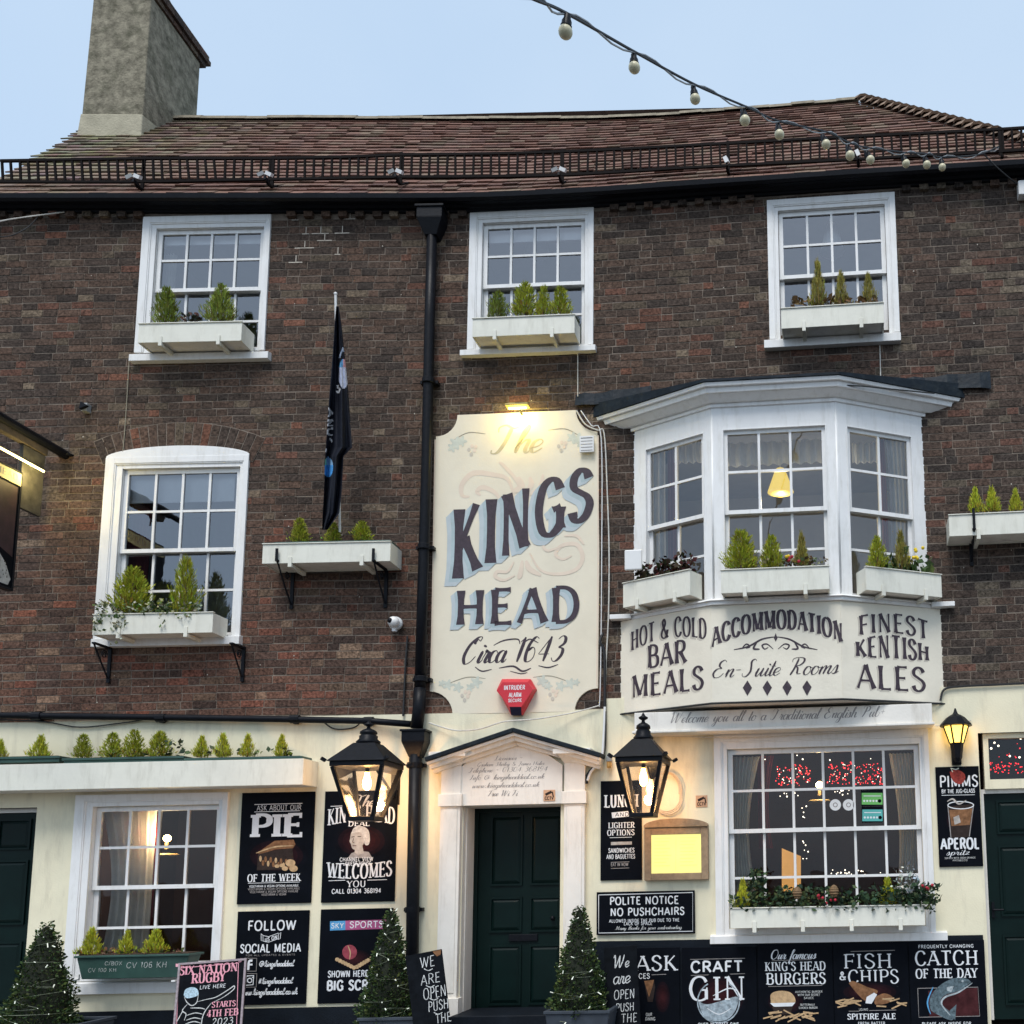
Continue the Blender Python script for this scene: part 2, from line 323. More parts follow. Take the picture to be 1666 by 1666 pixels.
# ---------------------------------------------------------------- signwriter's letters, drawn as brush strokes
# kinds: T thick straight, t thin straight, c curve (thick where it runs up or down)
CAPS = {
'A': (72, 't2,0 36,100;T36,100 70,0;t15,33 58,33'), 'B': (64, 'T12,0 12,100;c12,100 38,99 54,88 54,66 40,54 12,53;c12,53 42,53 60,42 60,14 44,1 12,0'),
'C': (70, 'c64,78 54,96 36,101 16,88 6,50 16,12 36,-1 56,6 66,24'), 'D': (74, 'T12,0 12,100;c12,100 40,99 60,82 67,50 60,18 40,1 12,0'),
'E': (60, 'T12,0 12,100;t12,99 54,99;t12,52 46,52;t12,1 57,1'), 'F': (56, 'T12,0 12,100;t12,99 54,99;t12,51 46,51'),
'G': (76, 'c64,78 54,96 36,101 16,88 6,50 16,12 36,-1 52,2 64,10;T64,4 64,44;t44,44 66,44'), 'H': (76, 'T12,0 12,100;T63,0 63,100;t12,52 63,52'),
'I': (26, 'T13,0 13,100'), 'J': (42, 'c29,100 29,24 20,2 4,6'), 'K': (70, 'T12,0 12,100;t58,100 14,42;T26,56 65,0'), 'L': (56, 'T12,0 12,100;t12,1 54,1'),
'M': (92, 't12,0 12,100;T12,100 46,8;t46,8 80,100;T80,100 80,0'), 'N': (78, 't12,0 12,100;T12,100 64,0;t64,0 64,100'),
'O': (80, 'c40,101 17,90 6,50 17,10 40,-1 63,10 74,50 63,90 40,101'), 'P': (60, 'T12,0 12,100;c12,100 40,99 56,86 56,62 40,49 12,48'),
'Q': (80, 'c40,101 17,90 6,50 17,10 40,-1 63,10 74,50 63,90 40,101;T44,22 72,-12'), 'R': (68, 'T12,0 12,100;c12,100 40,99 56,88 56,64 40,51 12,50;T34,50 65,0'),
'S': (56, 'c50,80 42,95 26,101 10,90 9,70 28,55 44,43 52,26 43,6 26,-1 11,6 5,22'), 'T': (64, 'T32,0 32,100;t3,99 61,99'),
'U': (74, 'c12,100 12,60 13,28 24,4 40,0 54,6 62,28 62,60 62,100'), 'V': (70, 'T4,100 35,0;t35,0 66,100'), 'W': (102, 'T4,100 28,0;t28,0 51,96;T51,96 74,0;t74,0 98,100'),
'X': (66, 'T6,100 62,0;t60,100 4,0'), 'Y': (66, 'T4,100 33,48;t62,100 33,48;T33,52 33,0'), 'Z': (60, 't6,99 56,99;T56,98 4,2;t4,1 58,1'),
'&': (78, 'c72,42 58,8 32,-1 10,12 14,36 40,60 47,82 35,99 21,84 29,60 52,26 74,0'),
'0': (58, 'c29,101 11,86 6,50 11,14 29,-1 47,14 52,50 47,86 29,101'), '1': (34, 't4,80 20,98;T20,0 20,100'), '2': (56, 'c8,76 18,98 36,98 46,80 40,56 8,3;t6,2 52,2'),
'3': (54, 'c8,88 24,101 42,92 44,70 22,54;c22,54 46,48 50,24 36,2 18,-1 4,14'), '4': (60, 't40,100 4,30;t4,29 57,29;T40,100 40,0'), '5': (56, 't14,99 48,99;t14,99 12,58;c12,58 32,64 50,44 44,10 24,-1 6,12'),
'6': (56, 'c46,92 28,100 10,74 7,36 16,4 34,0 49,16 46,44 30,58 12,44'), '7': (54, 't6,99 50,99;T50,98 20,0'), '8': (58, 'c29,54 12,66 11,88 29,101 47,88 46,66 29,54 10,42 6,16 29,-1 52,16 48,42 29,54'),
'9': (56, 'c10,8 28,0 45,26 48,64 39,96 21,100 6,84 9,56 25,42 43,56'),
'-': (36, 't4,42 32,42'), '.': (18, 'T9,0 9,11'), ',': (18, 'T9,8 6,-10'), "'": (18, 'T9,100 8,76'), '~': (50, 'c4,40 16,54 30,42 46,54'), '+': (50, 't6,45 44,45;t25,25 25,65'), ' ': (36, ''),
'@': (90, 'c60,30 48,20 36,32 44,58 60,60 60,30 72,22 82,44 70,80 40,90 12,70 8,34 28,4 60,2'), '/': (40, 't4,-8 36,104'), ':': (18, 'T9,0 9,11;T9,48 9,60'), '!': (22, 'T11,100 11,28;T11,0 11,11'), '#': (60, 't20,0 28,90;t38,0 46,90;t8,30 54,30;t10,60 56,60'), '=': (50, 't6,35 44,35;t6,58 44,58')}
LOW = {
'a': (46, 'c38,40 24,48 8,38 4,16 14,0 28,8 38,36;c40,48 36,10 44,0 54,14'), 'b': (42, 'c0,14 18,60 26,92 18,100 12,80 8,20 18,0 34,10 38,34 28,46'), 'c': (36, 'c34,38 26,48 10,42 4,20 12,2 26,2 40,16'),
'd': (48, 'c38,38 24,48 8,38 4,16 14,0 28,8 38,36;c46,100 38,36 36,8 46,0 56,14'), 'e': (36, 'c2,16 24,24 34,38 24,48 8,38 4,14 16,0 38,16'), 'f': (30, 'c2,16 24,60 34,92 26,100 18,80 10,0 2,-36 -6,-40;t4,46 30,46'),
'g': (44, 'c38,40 24,48 8,38 4,16 14,2 28,10 38,36;c40,48 32,-24 18,-44 4,-36 16,-14 50,14'), 'h': (48, 'c2,14 22,66 28,94 20,98 12,60 6,0;c8,20 26,46 38,44 34,12 42,0 54,14'),
'i': (24, 'c2,16 16,48;c16,48 10,10 18,0 30,14;T19,72 18,64'), 'j': (24, 'c2,16 16,48 8,-24 -6,-44 -16,-34;T19,72 18,64'), 'k': (44, 'c2,14 22,66 28,94 20,98 12,60 6,0;c8,22 30,48 34,36 14,24;c18,26 28,4 38,0 50,14'),
'l': (24, 'c2,14 22,66 28,94 20,98 12,60 8,10 16,0 30,14'), 'm': (70, 'c2,16 12,46 8,10 6,0;c8,16 24,46 34,44 28,0;c30,16 48,46 58,44 52,10 60,0 72,14'), 'n': (48, 'c2,16 12,46 8,0;c8,16 26,46 38,44 32,10 40,0 52,14'),
'o': (42, 'c30,46 14,46 4,20 12,0 28,2 38,24 28,46 36,40 48,40'), 'p': (46, 'c2,16 14,48 4,-44;c8,20 24,46 38,38 34,10 20,0 10,6'), 'q': (46, 'c38,40 24,48 8,38 4,16 14,0 28,8 38,36;c40,48 30,-44'),
'r': (34, 'c2,14 14,52 12,42 26,44 20,10 28,0 40,14'), 's': (34, 'c2,14 20,52 25,28 22,6 10,0 2,8;c12,0 24,2 38,14'), 't': (26, 'c2,16 20,88;c20,88 10,10 18,0 32,14;t4,58 30,58'), 'u': (50, 'c2,16 14,48 8,10 18,0 36,40;c40,48 34,10 42,0 54,14'),
'v': (42, 'c2,16 12,48 12,10 20,0 34,24 34,46 46,42'), 'w': (62, 'c2,16 12,48 8,10 18,0 32,40;c34,48 30,10 40,0 54,30 52,46 62,42'), 'x': (42, 'c4,44 16,44 26,4 40,10;t38,46 4,2'), 'y': (46, 'c2,16 14,48 10,12 20,4 36,40;c40,48 30,-24 16,-44 4,-34 20,-10 52,14'), 'z': (40, 'c4,40 20,48 34,44 4,4;c4,4 20,8 38,6')}
SWASH = {'T': (66, 'c6,78 4,96 24,104 50,92 78,104;c44,96 36,40 22,4 4,2 2,14'), 'C': (64, 'c58,88 62,104 42,104 14,74 4,30 20,-2 44,4 62,28;c58,88 44,96 34,84 42,78'), 'E': (60, 'c58,90 44,104 26,92 24,70 42,54;c42,54 16,50 4,24 18,0 44,4 60,26'),
'S': (58, 'c56,92 44,104 30,90 36,60 40,28 24,0 4,4 0,20'), 'R': (70, 'c6,76 4,96 30,104 62,98 66,76 50,58 28,54;c34,98 26,40 14,0;c28,54 44,40 50,8 70,8'), 'W': (100, 'c2,82 12,104 18,60 20,0 40,46 58,98;c58,98 56,40 60,0 84,50 96,104'),
'L': (52, 'c46,96 30,104 26,70 22,20 4,2 2,12 26,6 54,4'), 'P': (58, 'c4,78 4,98 30,104 58,94 56,62 24,52;c32,98 24,40 10,0'), 'F': (54, 'c6,80 6,98 30,98 60,104;c36,98 28,40 10,0;t16,50 46,50'), 'I': (34, 'c10,92 22,104 36,100;c28,100 20,30 4,2 -4,12'),
'G': (68, 'c58,86 60,104 40,104 14,74 6,30 20,-2 44,6 56,40;c56,42 50,0 30,-30'), 'O': (70, 'c40,101 17,90 6,50 17,10 40,-1 63,20 70,60 52,98 34,96'), 'M': (96, 'c0,4 10,8 22,60 28,100;c28,100 36,50 40,6 62,60 74,100;c74,100 76,40 80,4 96,14'), 'J': (50, 'c10,90 30,104 50,98;c40,98 30,20 14,-20 -4,-10')}
STY = {  # thick, thin, flare, slab, slant, tracking
'kings': (0.168, 0.105, 0.5, 0, 0, 16), 'flare': (0.165, 0.085, 0.5, 0, 0, 16), 'slab': (0.24, 0.10, 0, 1, 0, 10), 'roman': (0.135, 0.065, 0, 1, 0, 14),
'sans': (0.15, 0.15, 0, 0, 0, 14), 'bold': (0.22, 0.20, 0, 0, 0, 14), 'thin': (0.09, 0.09, 0, 0, 0, 14), 'script': (0.115, 0.030, 0, 0, 0.36, 10), 'scriptb': (0.15, 0.05, 0, 0, 0.30, 6), 'scriptu': (0.13, 0.11, 0, 0, 0.12, 8), 'hand': (0.085, 0.075, 0, 0, 0.08, 12)}
def glyphs(txt, script, track):
    x = 0; o = []
    for ch in txt:
        tb = None
        if script: tb = LOW.get(ch) or SWASH.get(ch) or CAPS.get(ch.upper())
        else: tb = CAPS.get(ch.upper(), CAPS[' '])
        if tb is None: tb = CAPS[' ']
        adv, st = tb
        for q in st.split(';'):
            if q: o.append((q[0], [(x + float(a.split(',')[0]), float(a.split(',')[1])) for a in q[1:].split()]))
        x += adv + (0 if script and ch in LOW else track)
    return o, max(1, x - (0 if script else track))
def text(mb, txt, x, z, w, h, style='sans', y=-0.002, warp=None, wt=1.0, jit=0.0, dx=0.0, dz=0.0):
    """letters centred on x, standing on z, w wide, h tall, in the board's own x-z plane"""
    thick, thin, flare, slab, slant, track = STY[style]; thick *= wt; thin *= wt
    st, tw = glyphs(txt, style.startswith('script'), track); kx = w / tw * 1.0; kz = h / 100.0; k = 0; h = min(h, 100 * kx * 1.3) if not style.startswith('script') else min(h, 100 * kx * 1.6)
    rnd = random.Random(hash(txt) % 9973 if False else len(txt) * 31 + int(w * 1000))
    def P(p):
        q = (x - w / 2 + p[0] * kx + slant * (p[1] - 30) * kz + rnd.uniform(-jit, jit), z + p[1] * kz + rnd.uniform(-jit, jit))
        if warp: q = warp(*q)
        return (q[0] + dx, q[1] + dz)
    for kind, pts in st:
        straight = kind in 'Tt'
        src = [(lerp(pts[0][0], pts[-1][0], i / 4), lerp(pts[0][1], pts[-1][1], i / 4)) for i in range(5)] if straight else crom(pts, 4)
        q = [P(p) for p in src]; n = len(q); k += 1; yy = y - 0.00006 * (k % 3)
        L = []; Rr = []
        for i in range(n):
            a, b = q[max(i - 1, 0)], q[min(i + 1, n - 1)]; tx, tz = b[0] - a[0], b[1] - a[1]; l = math.hypot(tx, tz) or 1; tx /= l; tz /= l
            if straight: wd = (thick if kind == 'T' else thin) * h
            elif style.startswith('script'): wd = lerp(thin, thick, max(0.0, -tz) ** 1.3) * h
            else: wd = lerp(thin, thick, abs(tz) ** 1.4) * h
            if flare:
                e = abs(2 * i / (n - 1) - 1)
                wd *= (1 + flare * e ** 3) if straight else (1 + 0.5 * flare * e ** 4)
            elif style.startswith('script') and i in (0, n - 1): wd *= 0.5
            L.append((q[i][0] - tz * wd / 2, yy, q[i][1] + tx * wd / 2)); Rr.append((q[i][0] + tz * wd / 2, yy, q[i][1] - tx * wd / 2))
        for i in range(n - 1): mb.face([L[i], Rr[i], Rr[i + 1], L[i + 1]])
        if slab and straight and abs(pts[0][1] - pts[-1][1]) < 2:
            tk = 0.17 * h
            for e in ((n - 1,) if pts[0][0] > 8 else (0, n - 1)):
                c = q[e]; t = max(thin, 0.06) * h; z0, z1 = (c[1] - tk, c[1] + t / 2) if pts[0][1] > 90 else ((c[1] - t / 2, c[1] + tk) if pts[0][1] < 10 else (c[1] - tk * .6, c[1] + tk * .6))
                mb.face([(c[0] - t / 2, yy - 0.0002, z0), (c[0] + t / 2, yy - 0.0002, z0), (c[0] + t / 2, yy - 0.0002, z1), (c[0] - t / 2, yy - 0.0002, z1)])
        elif slab and straight and abs(pts[0][0] - pts[-1][0]) < 40:
            for e, (px_, pz_) in ((0, pts[0]), (n - 1, pts[-1])):
                if pz_ < 2 or pz_ > 97:
                    c = q[e]; sw = ((thick if kind == 'T' else thin) + 0.16) * h / 2; t = max(thin, 0.05) * h; zz = c[1] if pz_ < 2 else c[1] - t
                    mb.face([(c[0] - sw, yy - 0.0002, zz), (c[0] + sw, yy - 0.0002, zz), (c[0] + sw, yy - 0.0002, zz + t), (c[0] - sw, yy - 0.0002, zz + t)])
def stroke(mb, pts, wd, y=-0.002, taper=True, smooth=True):
    q = crom(pts, 6) if smooth and len(pts) > 2 else list(pts); n = len(q); L = []; Rr = []
    for i in range(n):
        a, b = q[max(i - 1, 0)], q[min(i + 1, n - 1)]; tx, tz = b[0] - a[0], b[1] - a[1]; l = math.hypot(tx, tz) or 1; tx /= l; tz /= l
        f = wd / 2 * ((0.3 + 0.7 * math.sin(math.pi * (i + 0.6) / (n + 0.2))) if taper else 1)
        L.append((q[i][0] - tz * f, y, q[i][1] + tx * f)); Rr.append((q[i][0] + tz * f, y, q[i][1] - tx * f))
    for i in range(n - 1): mb.face([L[i], Rr[i], Rr[i + 1], L[i + 1]])

class Board:
    """a flat sign on a frame M; drawing positions are read off the photograph and turned into places on the board"""
    def __init__(s, root, M, k=150.0):
        s.o = root; s.inv = M.inverted(); s.M = M; s.mbs = {}; s.lay = 0
        s.nrm = (M.to_3x3() @ Vector((0, 1, 0))).normalized(); s.org = M.translation; s.y0 = 0.0
    def L(s, px, py):
        dv = CF + CR * ((px - PX) / FPX) + CU * ((PY - py) / FPX)
        t = (s.org - CAM).dot(s.nrm) / dv.dot(s.nrm); p = s.inv @ (CAM + dv * t); return (p.x, p.z)
    def mb(s, name, m, key=None):
        if key is None and name not in ('picture', 'rule_line', 'logo', 'drawing', 'ribbon', 'ermine_tails'): key = len(s.mbs)
        return s.mbs.setdefault((name, m.name, key), (MB(), m))[0]
    def y(s): s.lay += 1; return s.y0 - 0.0008 - 0.0002 * s.lay
    def sc(s, px, py): return s.L(px + 1, py)[0] - s.L(px, py)[0], s.L(px, py)[1] - s.L(px, py + 1)[1]
    def text(s, txt, x, y, w, h, style='sans', m=None, wt=1.0, warp=None, jit=0, name='lettering', dx=0, dz=0):
        a, b = s.sc(x, y); lx, lz = s.L(x, y)
        text(s.mb(name, m or M_wlet), txt, lx, lz, w * a, h * b, style, s.y(), warp, wt, jit, dx, dz)
    def poly(s, pts, m, name='picture', smooth=False):
        q = [s.L(*p) for p in pts]
        if smooth: q = crom(q + [q[0]], 5)[:-1]
        y = s.y(); s.mb(name, m).face([(a, y, b) for a, b in q])
    def ell(s, cx, cy, rx, ry, m, name='picture', n=20, rot=0):
        s.poly([(cx + rx * math.cos(t) * math.cos(rot) - ry * math.sin(t) * math.sin(rot), cy - rx * math.cos(t) * math.sin(rot) - ry * math.sin(t) * math.cos(rot)) for t in [2 * math.pi * i / n for i in range(n)]], m, name)
    def glow(s, cx, cy, rx, ry, cols):
        for i, c in enumerate(cols):
            f = 1 - i / len(cols); s.ell(cx, cy, rx * f, ry * f, c, 'picture', 24)
    def line(s, pts, w, m=None, name='rule_line', taper=False, smooth=False):
        a, _ = s.sc(*pts[0]); stroke(s.mb(name, m or M_wlet), [s.L(*p) for p in pts], w * a, s.y(), taper, smooth)
    def done(s):
        for (n, _, _), (mb, m) in s.mbs.items(): mb.build(n, m, s.o)

# ================================================================ the ground
g = MB(); g.box(-400, 400, -800, -4.0, -0.6, -0.12); tag(g.build('road', M_asph), kind='structure')
g = MB(); g.box(-400, 400, -3.85, 60, -0.5, 0.0); tag(g.build('pavement', M_paving, bevel=0.0), kind='structure')
g = MB()
for i in range(60): g.box(-30 + i, -30 + i + 0.99, -4.0, -3.85, -0.4, 0.005)
tag(g.build('kerb', M_paving, bevel=0.01), kind='structure')

# ================================================================ the pub
PUB = empty('pub_building', None, 'old dark brick pub with cream ground floor, white sash windows and tiled roof', 'pub')
SL, SR = uz(-60, 700)[0], uz(1758, 700)[0]
def win(xl, xr, yt, yb, gl, gr, gt, ym, gb, bu, bl, cols, sill, G, name='window', **k):
    r = Rect(xl, xr, yt, yb); xm, yy = (xl + xr) / 2, (yt + yb) / 2
    q = dict(R=r, gl=uz(gl, yy)[0] - r.sc, gr=uz(gr, yy)[0] - r.sc, gt=uz(xm, gt)[1] - r.z0, zm=uz(xm, ym)[1] - r.z0, gb=uz(xm, gb)[1] - r.z0,
             bu=[uz(xm, y)[1] - r.z0 for y in bu], bl=[uz(xm, y)[1] - r.z0 for y in bl], cols=cols, G=G, **k)
    s = Rect(*sill, 0.08); q['sill'] = (s.s0 - r.sc, s.s1 - r.sc, s.z0 - r.z0, s.z1 - r.z0)
    return q
WT1 = win(228, 437, 353, 573, 257, 418, 378, 469, 561, [420], [518], 4, (210, 436, 573, 585), G_up)
WT2 = win(763, 966, 344, 566, 791, 944, 367, 461, 557, [412], [508], 4, (748, 968, 564, 574), G_up)
WT3 = win(1250, 1460, 321, 548, 1275, 1435, 345, 444, 540, [393], [492], 4, (1243, 1466, 546, 560), G_up)
WF1 = win(164, 399, 744, 1048, 199, 377, 769, 894, 1028, [830], [958], 4, (148, 389, 1036, 1050), G_up, arch=uz(281, 728)[1])
WG1 = win(118, 368, 1292, 1594, 154, 344, 1319, 1443, 1566, [1378], [1509], 4, (104, 373, 1597, 1616), G_low)
WG2 = win(1164, 1516, 1188, 1522, 1193, 1492, 1223, 1349, 1500, [1283], [1426], 6, (1155, 1542, 1519, 1533), G_low)
WINS = [WT1, WT2, WT3, WF1, WG1, WG2]

# --- bay plan
BD = 0.48
bay_wl, bay_wr = uz(1025, 830)[0], uz(1512, 820)[0]
bay_fl, bay_fr = uz(1159, 830, BD)[0], uz(1364, 830, BD)[0]
zb = lambda y: uz(1262, y, BD)[1]
BZ0, BZ1 = zb(974), zb(657)
DOOR = Rect(752, 912, 1311, 1650)
DOOR_L = Rect(-120, 50, 1316, 1650); DOOR_R = Rect(1601, 1800, 1190, 1650)

# --- walls: mortar backing and cream render, with openings
def gridwall(mb, s0, s1, z0, z1, holes, d, step=0.35):
    xs = {s0, s1}; zs = {z0, z1}
    for a, b, c, e in holes:
        xs |= {min(max(a, s0), s1), min(max(b, s0), s1)}; zs |= {min(max(c, z0), z1), min(max(e, z0), z1)}
    x = s0
    while x < s1: xs.add(x); x += step
    xs = sorted(xs); zs = sorted(zs)
    for i in range(len(xs) - 1):
        if xs[i + 1] - xs[i] < 1e-5: continue
        for j in range(len(zs) - 1):
            if zs[j + 1] - zs[j] < 1e-5: continue
            cx, cz = (xs[i] + xs[i + 1]) / 2, (zs[j] + zs[j + 1]) / 2
            if any(a < cx < b and c < cz < e for a, b, c, e in holes): continue
            mb.face([W(xs[i], d, zs[j]), W(xs[i + 1], d, zs[j]), W(xs[i + 1], d, zs[j + 1]), W(xs[i], d, zs[j + 1])])
def hole(q, m=0.05):
    r = q['R']; return (r.sc + q['gl'] - m, r.sc + q['gr'] + m, r.z0 + q['gb'] - m, r.z0 + q['gt'] + m)
EO = 0.17      # how far the eaves stand out
EV = [(-80, 319), (0, 318), (540, 318), (700, 318), (809, 316), (876, 313), (1100, 299), (1395, 279), (1666, 263), (1754, 258)]
EVs, EVz = zip(*[uz(x, y, EO) for x, y in EV])
RG = [(120, 196), (540, 196), (900, 197), (1000, 195), (1100, 190), (1250, 178), (1395, 166)]
RGs, RGz = zip(*[uz(x, y, -3.0) for x, y in RG])
z_e = lambda s: interp(EVs, EVz, s)
z_r = lambda s: interp(RGs, RGz, s)
def z_wall(s): return z_e(s) - 0.13
ZTOP = min(EVz) - 0.1
SMID = uz(985, 1100)[0]
ZA = uz(400, 1168)[1]; ZC = uz(1590, 1117)[1]
holes = [hole(q) for q in WINS] + [(bay_wl + 0.12, bay_wr - 0.12, BZ0 + 0.05, BZ1 - 0.1)]
mb = MB()
gridwall(mb, SL, SMID, ZA - 0.1, ZTOP, holes, 0.0); gridwall(mb, SMID, SR, ZC - 0.15, ZTOP, holes, 0.0)
n = 40
for i in range(n):
    a, b = lerp(SL, SR, i / n), lerp(SL, SR, (i + 1) / n)
    mb.face([W(a, 0, ZTOP), W(b, 0, ZTOP), W(b, 0, z_e(b) - 0.06), W(a, 0, z_e(a) - 0.06)])
for s in (SL, SR): mb.face([W(s, 0, 0), W(s, -6.3, 0), W(s, -6.3, ZTOP), W(s, 0, ZTOP)])
mb.face([W(SL, -6.3, 0), W(SR, -6.3, 0), W(SR, -6.3, ZTOP), W(SL, -6.3, ZTOP)])
WALL = mb.build('brick_wall', M_mortar, PUB)

CH = [hole(WG1), hole(WG2), (DOOR.s0, DOOR.s1, -1, DOOR.z1), (DOOR_L.s0, DOOR_L.s1, -1, DOOR_L.z1), (DOOR_R.s0, DOOR_R.s1, -1, DOOR_R.z1)]
mb = MB()
CD = 0.025
gridwall(mb, SL, SMID, 0.0, ZA, CH, CD); gridwall(mb, SMID, SR, 0.0, ZC, CH, CD)
for a, b, z in ((SL, SMID, ZA), (SMID, SR, ZC)):
    for i in range(20):
        p, q = lerp(a, b, i / 20), lerp(a, b, (i + 1) / 20); mb.face([W(p, CD, z), W(q, CD, z), W(q, 0, z), W(p, 0, z)])
mb.face([W(SMID, CD, ZA), W(SMID, CD, ZC), W(SMID, 0, ZC), W(SMID, 0, ZA)])
mb.build('rendered_wall', M_cream, PUB)

# --- bricks
SIGN = Rect(704, 978, 674, 1160)
def shrink(t, e): return (t[0] + e, t[1] - e, t[2] + e, t[3] - e)
EXC = [(q['R'].s0 + 0.012, q['R'].s1 - 0.012, q['R'].z0 + 0.01, q['R'].z1 - 0.012) for q in WINS[:4]]
EXC += [(SIGN.s0 + 0.05, SIGN.s1 - 0.05, SIGN.z0 + 0.3, SIGN.z1 - 0.28), (bay_wl + 0.1, bay_wr - 0.1, ZC - 0.1, BZ1 - 0.05)]
ARC_C = WF1['R'].sc; ARC_Z = WF1['R'].z1
ARC_R = 2.1; ARC_ZC = ARC_Z + 0.13 - ARC_R                     # voussoirs round this centre
PAL = [((0.076, 0.053, 0.041), 14), ((0.091, 0.060, 0.045), 12), ((0.064, 0.047, 0.038), 9), ((0.106, 0.067, 0.049), 6), ((0.102, 0.078, 0.056), 4), ((0.125, 0.062, 0.044), 3), ((0.155, 0.072, 0.048), 0.7), ((0.165, 0.125, 0.088), 1.6), ((0.048, 0.037, 0.031), 4)]
PALL = [c for c, n in PAL for _ in range(int(n * 5))]
rb = random.Random(5)
def brickcol(s, z):
    c = rb.choice(PALL)
    # bricks of the lower left storey are a redder batch, the right-hand wall a greyer one
    red = max(0, min(1, (-2.6 - s) / 3)) * max(0, min(1, (6.2 - z) / 2.2)); gry = max(0, min(1, (s + 1.5) / 3))
    k = rb.uniform(0.85, 1.12)
    c = (c[0] * (1 + 0.34 * red - 0.05 * gry), c[1] * (1 + 0.10 * red), c[2] * (1 + 0.05 * red + 0.05 * gry))
    return tuple(min(0.4, v * k) for v in c)
def brickpts(a, b, z0, z1, df):
    j = lambda: rb.uniform(-0.0022, 0.0022)
    p = []
    for d in (df, -0.004):
        for s, z in ((a, z0), (b, z0), (b, z1), (a, z1)): p.append(W(s + j(), d + (rb.uniform(-0.0025, 0.0025) if d > 0 else 0), z + j()))
    return p
def cwave(s, ci): return .011 * math.sin(.8 * s + 1) + .006 * math.sin(2.1 * s + .4) + .0022 * math.sin(4.3 * s + ci * 1.9)
bricks = []
CO = 0.0895; z = ZC - 0.08 if ZC < ZA else ZA - 0.04
z = min(ZA, ZC) - 0.07; ci = 0
while z < max(EVz):
    x = SL - rb.uniform(0, 0.3); k = ci % 2; sag = 0
    while x < SR:
        r_ = rb.random(); ln = 0.248 if (k % 2 == 0) else 0.122
        if r_ < 0.2: ln = 0.248
        elif r_ < 0.26: ln = 0.17
        ln += rb.uniform(-0.012, 0.012); k += 1
        a, b = x, x + ln; x += ln + 0.0095; wv = cwave((a + b) / 2, ci); z0, z1 = z + wv, z + wv + CO - 0.0135
        zc = (z0 + z1) / 2; mid = (a + b) / 2
        if zc > z_e(mid) - 0.15: continue
        if zc < (ZA if mid < SMID else ZC) - 0.02: continue
        seg = [(a, b)]
        for e in EXC:
            if e[2] < zc < e[3]:
                ns = []
                for p, q in seg:
                    if q <= e[0] or p >= e[1]: ns.append((p, q)); continue
                    if p < e[0] - 0.02: ns.append((p, e[0]))
                    if q > e[1] + 0.02: ns.append((e[1], q))
                seg = ns
        for p, q in seg: bricks.append((p, q, z0, z1))
    z += CO; ci += 1
def parea(b):
    a, c = proj(W(b[0], 0, b[2])), proj(W(b[1], 0, b[3]))
    if not (10 < a[0] and c[0] < 1656 and 5 < c[1] and a[1] < 1660): return 0
    s, z = (b[0] + b[1]) / 2, (b[2] + b[3]) / 2
    if abs(s - SIGN.sc) < SIGN.w / 2 + 0.05 and SIGN.z0 < z < SIGN.z1: return 0
    return (c[0] - a[0]) * (a[1] - c[1])
order = sorted(range(len(bricks)), key=lambda i: -parea(bricks[i])); big = set(order[:278])
rest = MB(); rest.c = []
for i, (a, b, z0, z1) in enumerate(bricks):
    df = 0.0045 + rb.uniform(-0.002, 0.003); pts = brickpts(a, b, z0, z1, df); c = brickcol((a + b) / 2, z0)
    if i in big:
        m1 = MB(); m1.c = []; m1.hexa(pts, c, skip=(1,)); m1.build('brick', M_brick, WALL)
    else: rest.hexa(pts, c, skip=(1,))
# protruding dentil course under the eaves
x = SL
while x < SR:
    zt = z_e(x) - 0.180
    if any(q['R'].s0 - .1 < x < q['R'].s1 for q in WINS[:3]): x += 0.2; continue
    p = [W(x + u, d, zt + v) for d in (0.055, 0) for u, v in ((0, 0), (0.1, 0), (0.1, 0.065), (0, 0.065))]
    rest.hexa(p, brickcol(x, 8), skip=(1,)); x += 0.2 + rb.uniform(-0.006, 0.006)
tag(rest.build('brickwork', M_brick, WALL), kind='stuff')
# segmental arch of voussoirs over the first-floor window, on a bed of mortar
half = math.asin((WF1['R'].w / 2 + 0.05) / ARC_R); bed = MB()
for k in range(24):
    a0, a1 = lerp(-half, half, k / 24), lerp(-half, half, (k + 1) / 24)
    bed.hexa([W(ARC_C + r * math.sin(a), d, ARC_ZC + r * math.cos(a)) for d in (0.0095, 0) for a, r in ((a0, ARC_R - .03), (a1, ARC_R - .03), (a1, ARC_R + .285), (a0, ARC_R + .285))], skip=(1,))
bed.build('arch_bed', M_mortar, WALL)
NV = 19
for k in range(NV):
    a0 = lerp(-half, half, k / NV) + 0.0028; a1 = lerp(-half, half, (k + 1) / NV) - 0.0028; sp = rb.uniform(.10, .16)
    for r0, r1 in (((ARC_R - .02, ARC_R + 0.275),) if k % 3 != 1 else ((ARC_R - .02, ARC_R + sp), (ARC_R + sp + .011, ARC_R + 0.275))):
        p = [W(ARC_C + r * math.sin(a), d, ARC_ZC + r * math.cos(a)) for d in (0.0135, 0.008) for a, r in ((a0, r0), (a1, r0), (a1, r1 + rb.uniform(-.005, .005)), (a0, r1))]
        m1 = MB(); m1.c = []; m1.hexa(p, brickcol(ARC_C, 7.5), skip=(1,)); m1.build('arch_brick', M_brick, WALL)
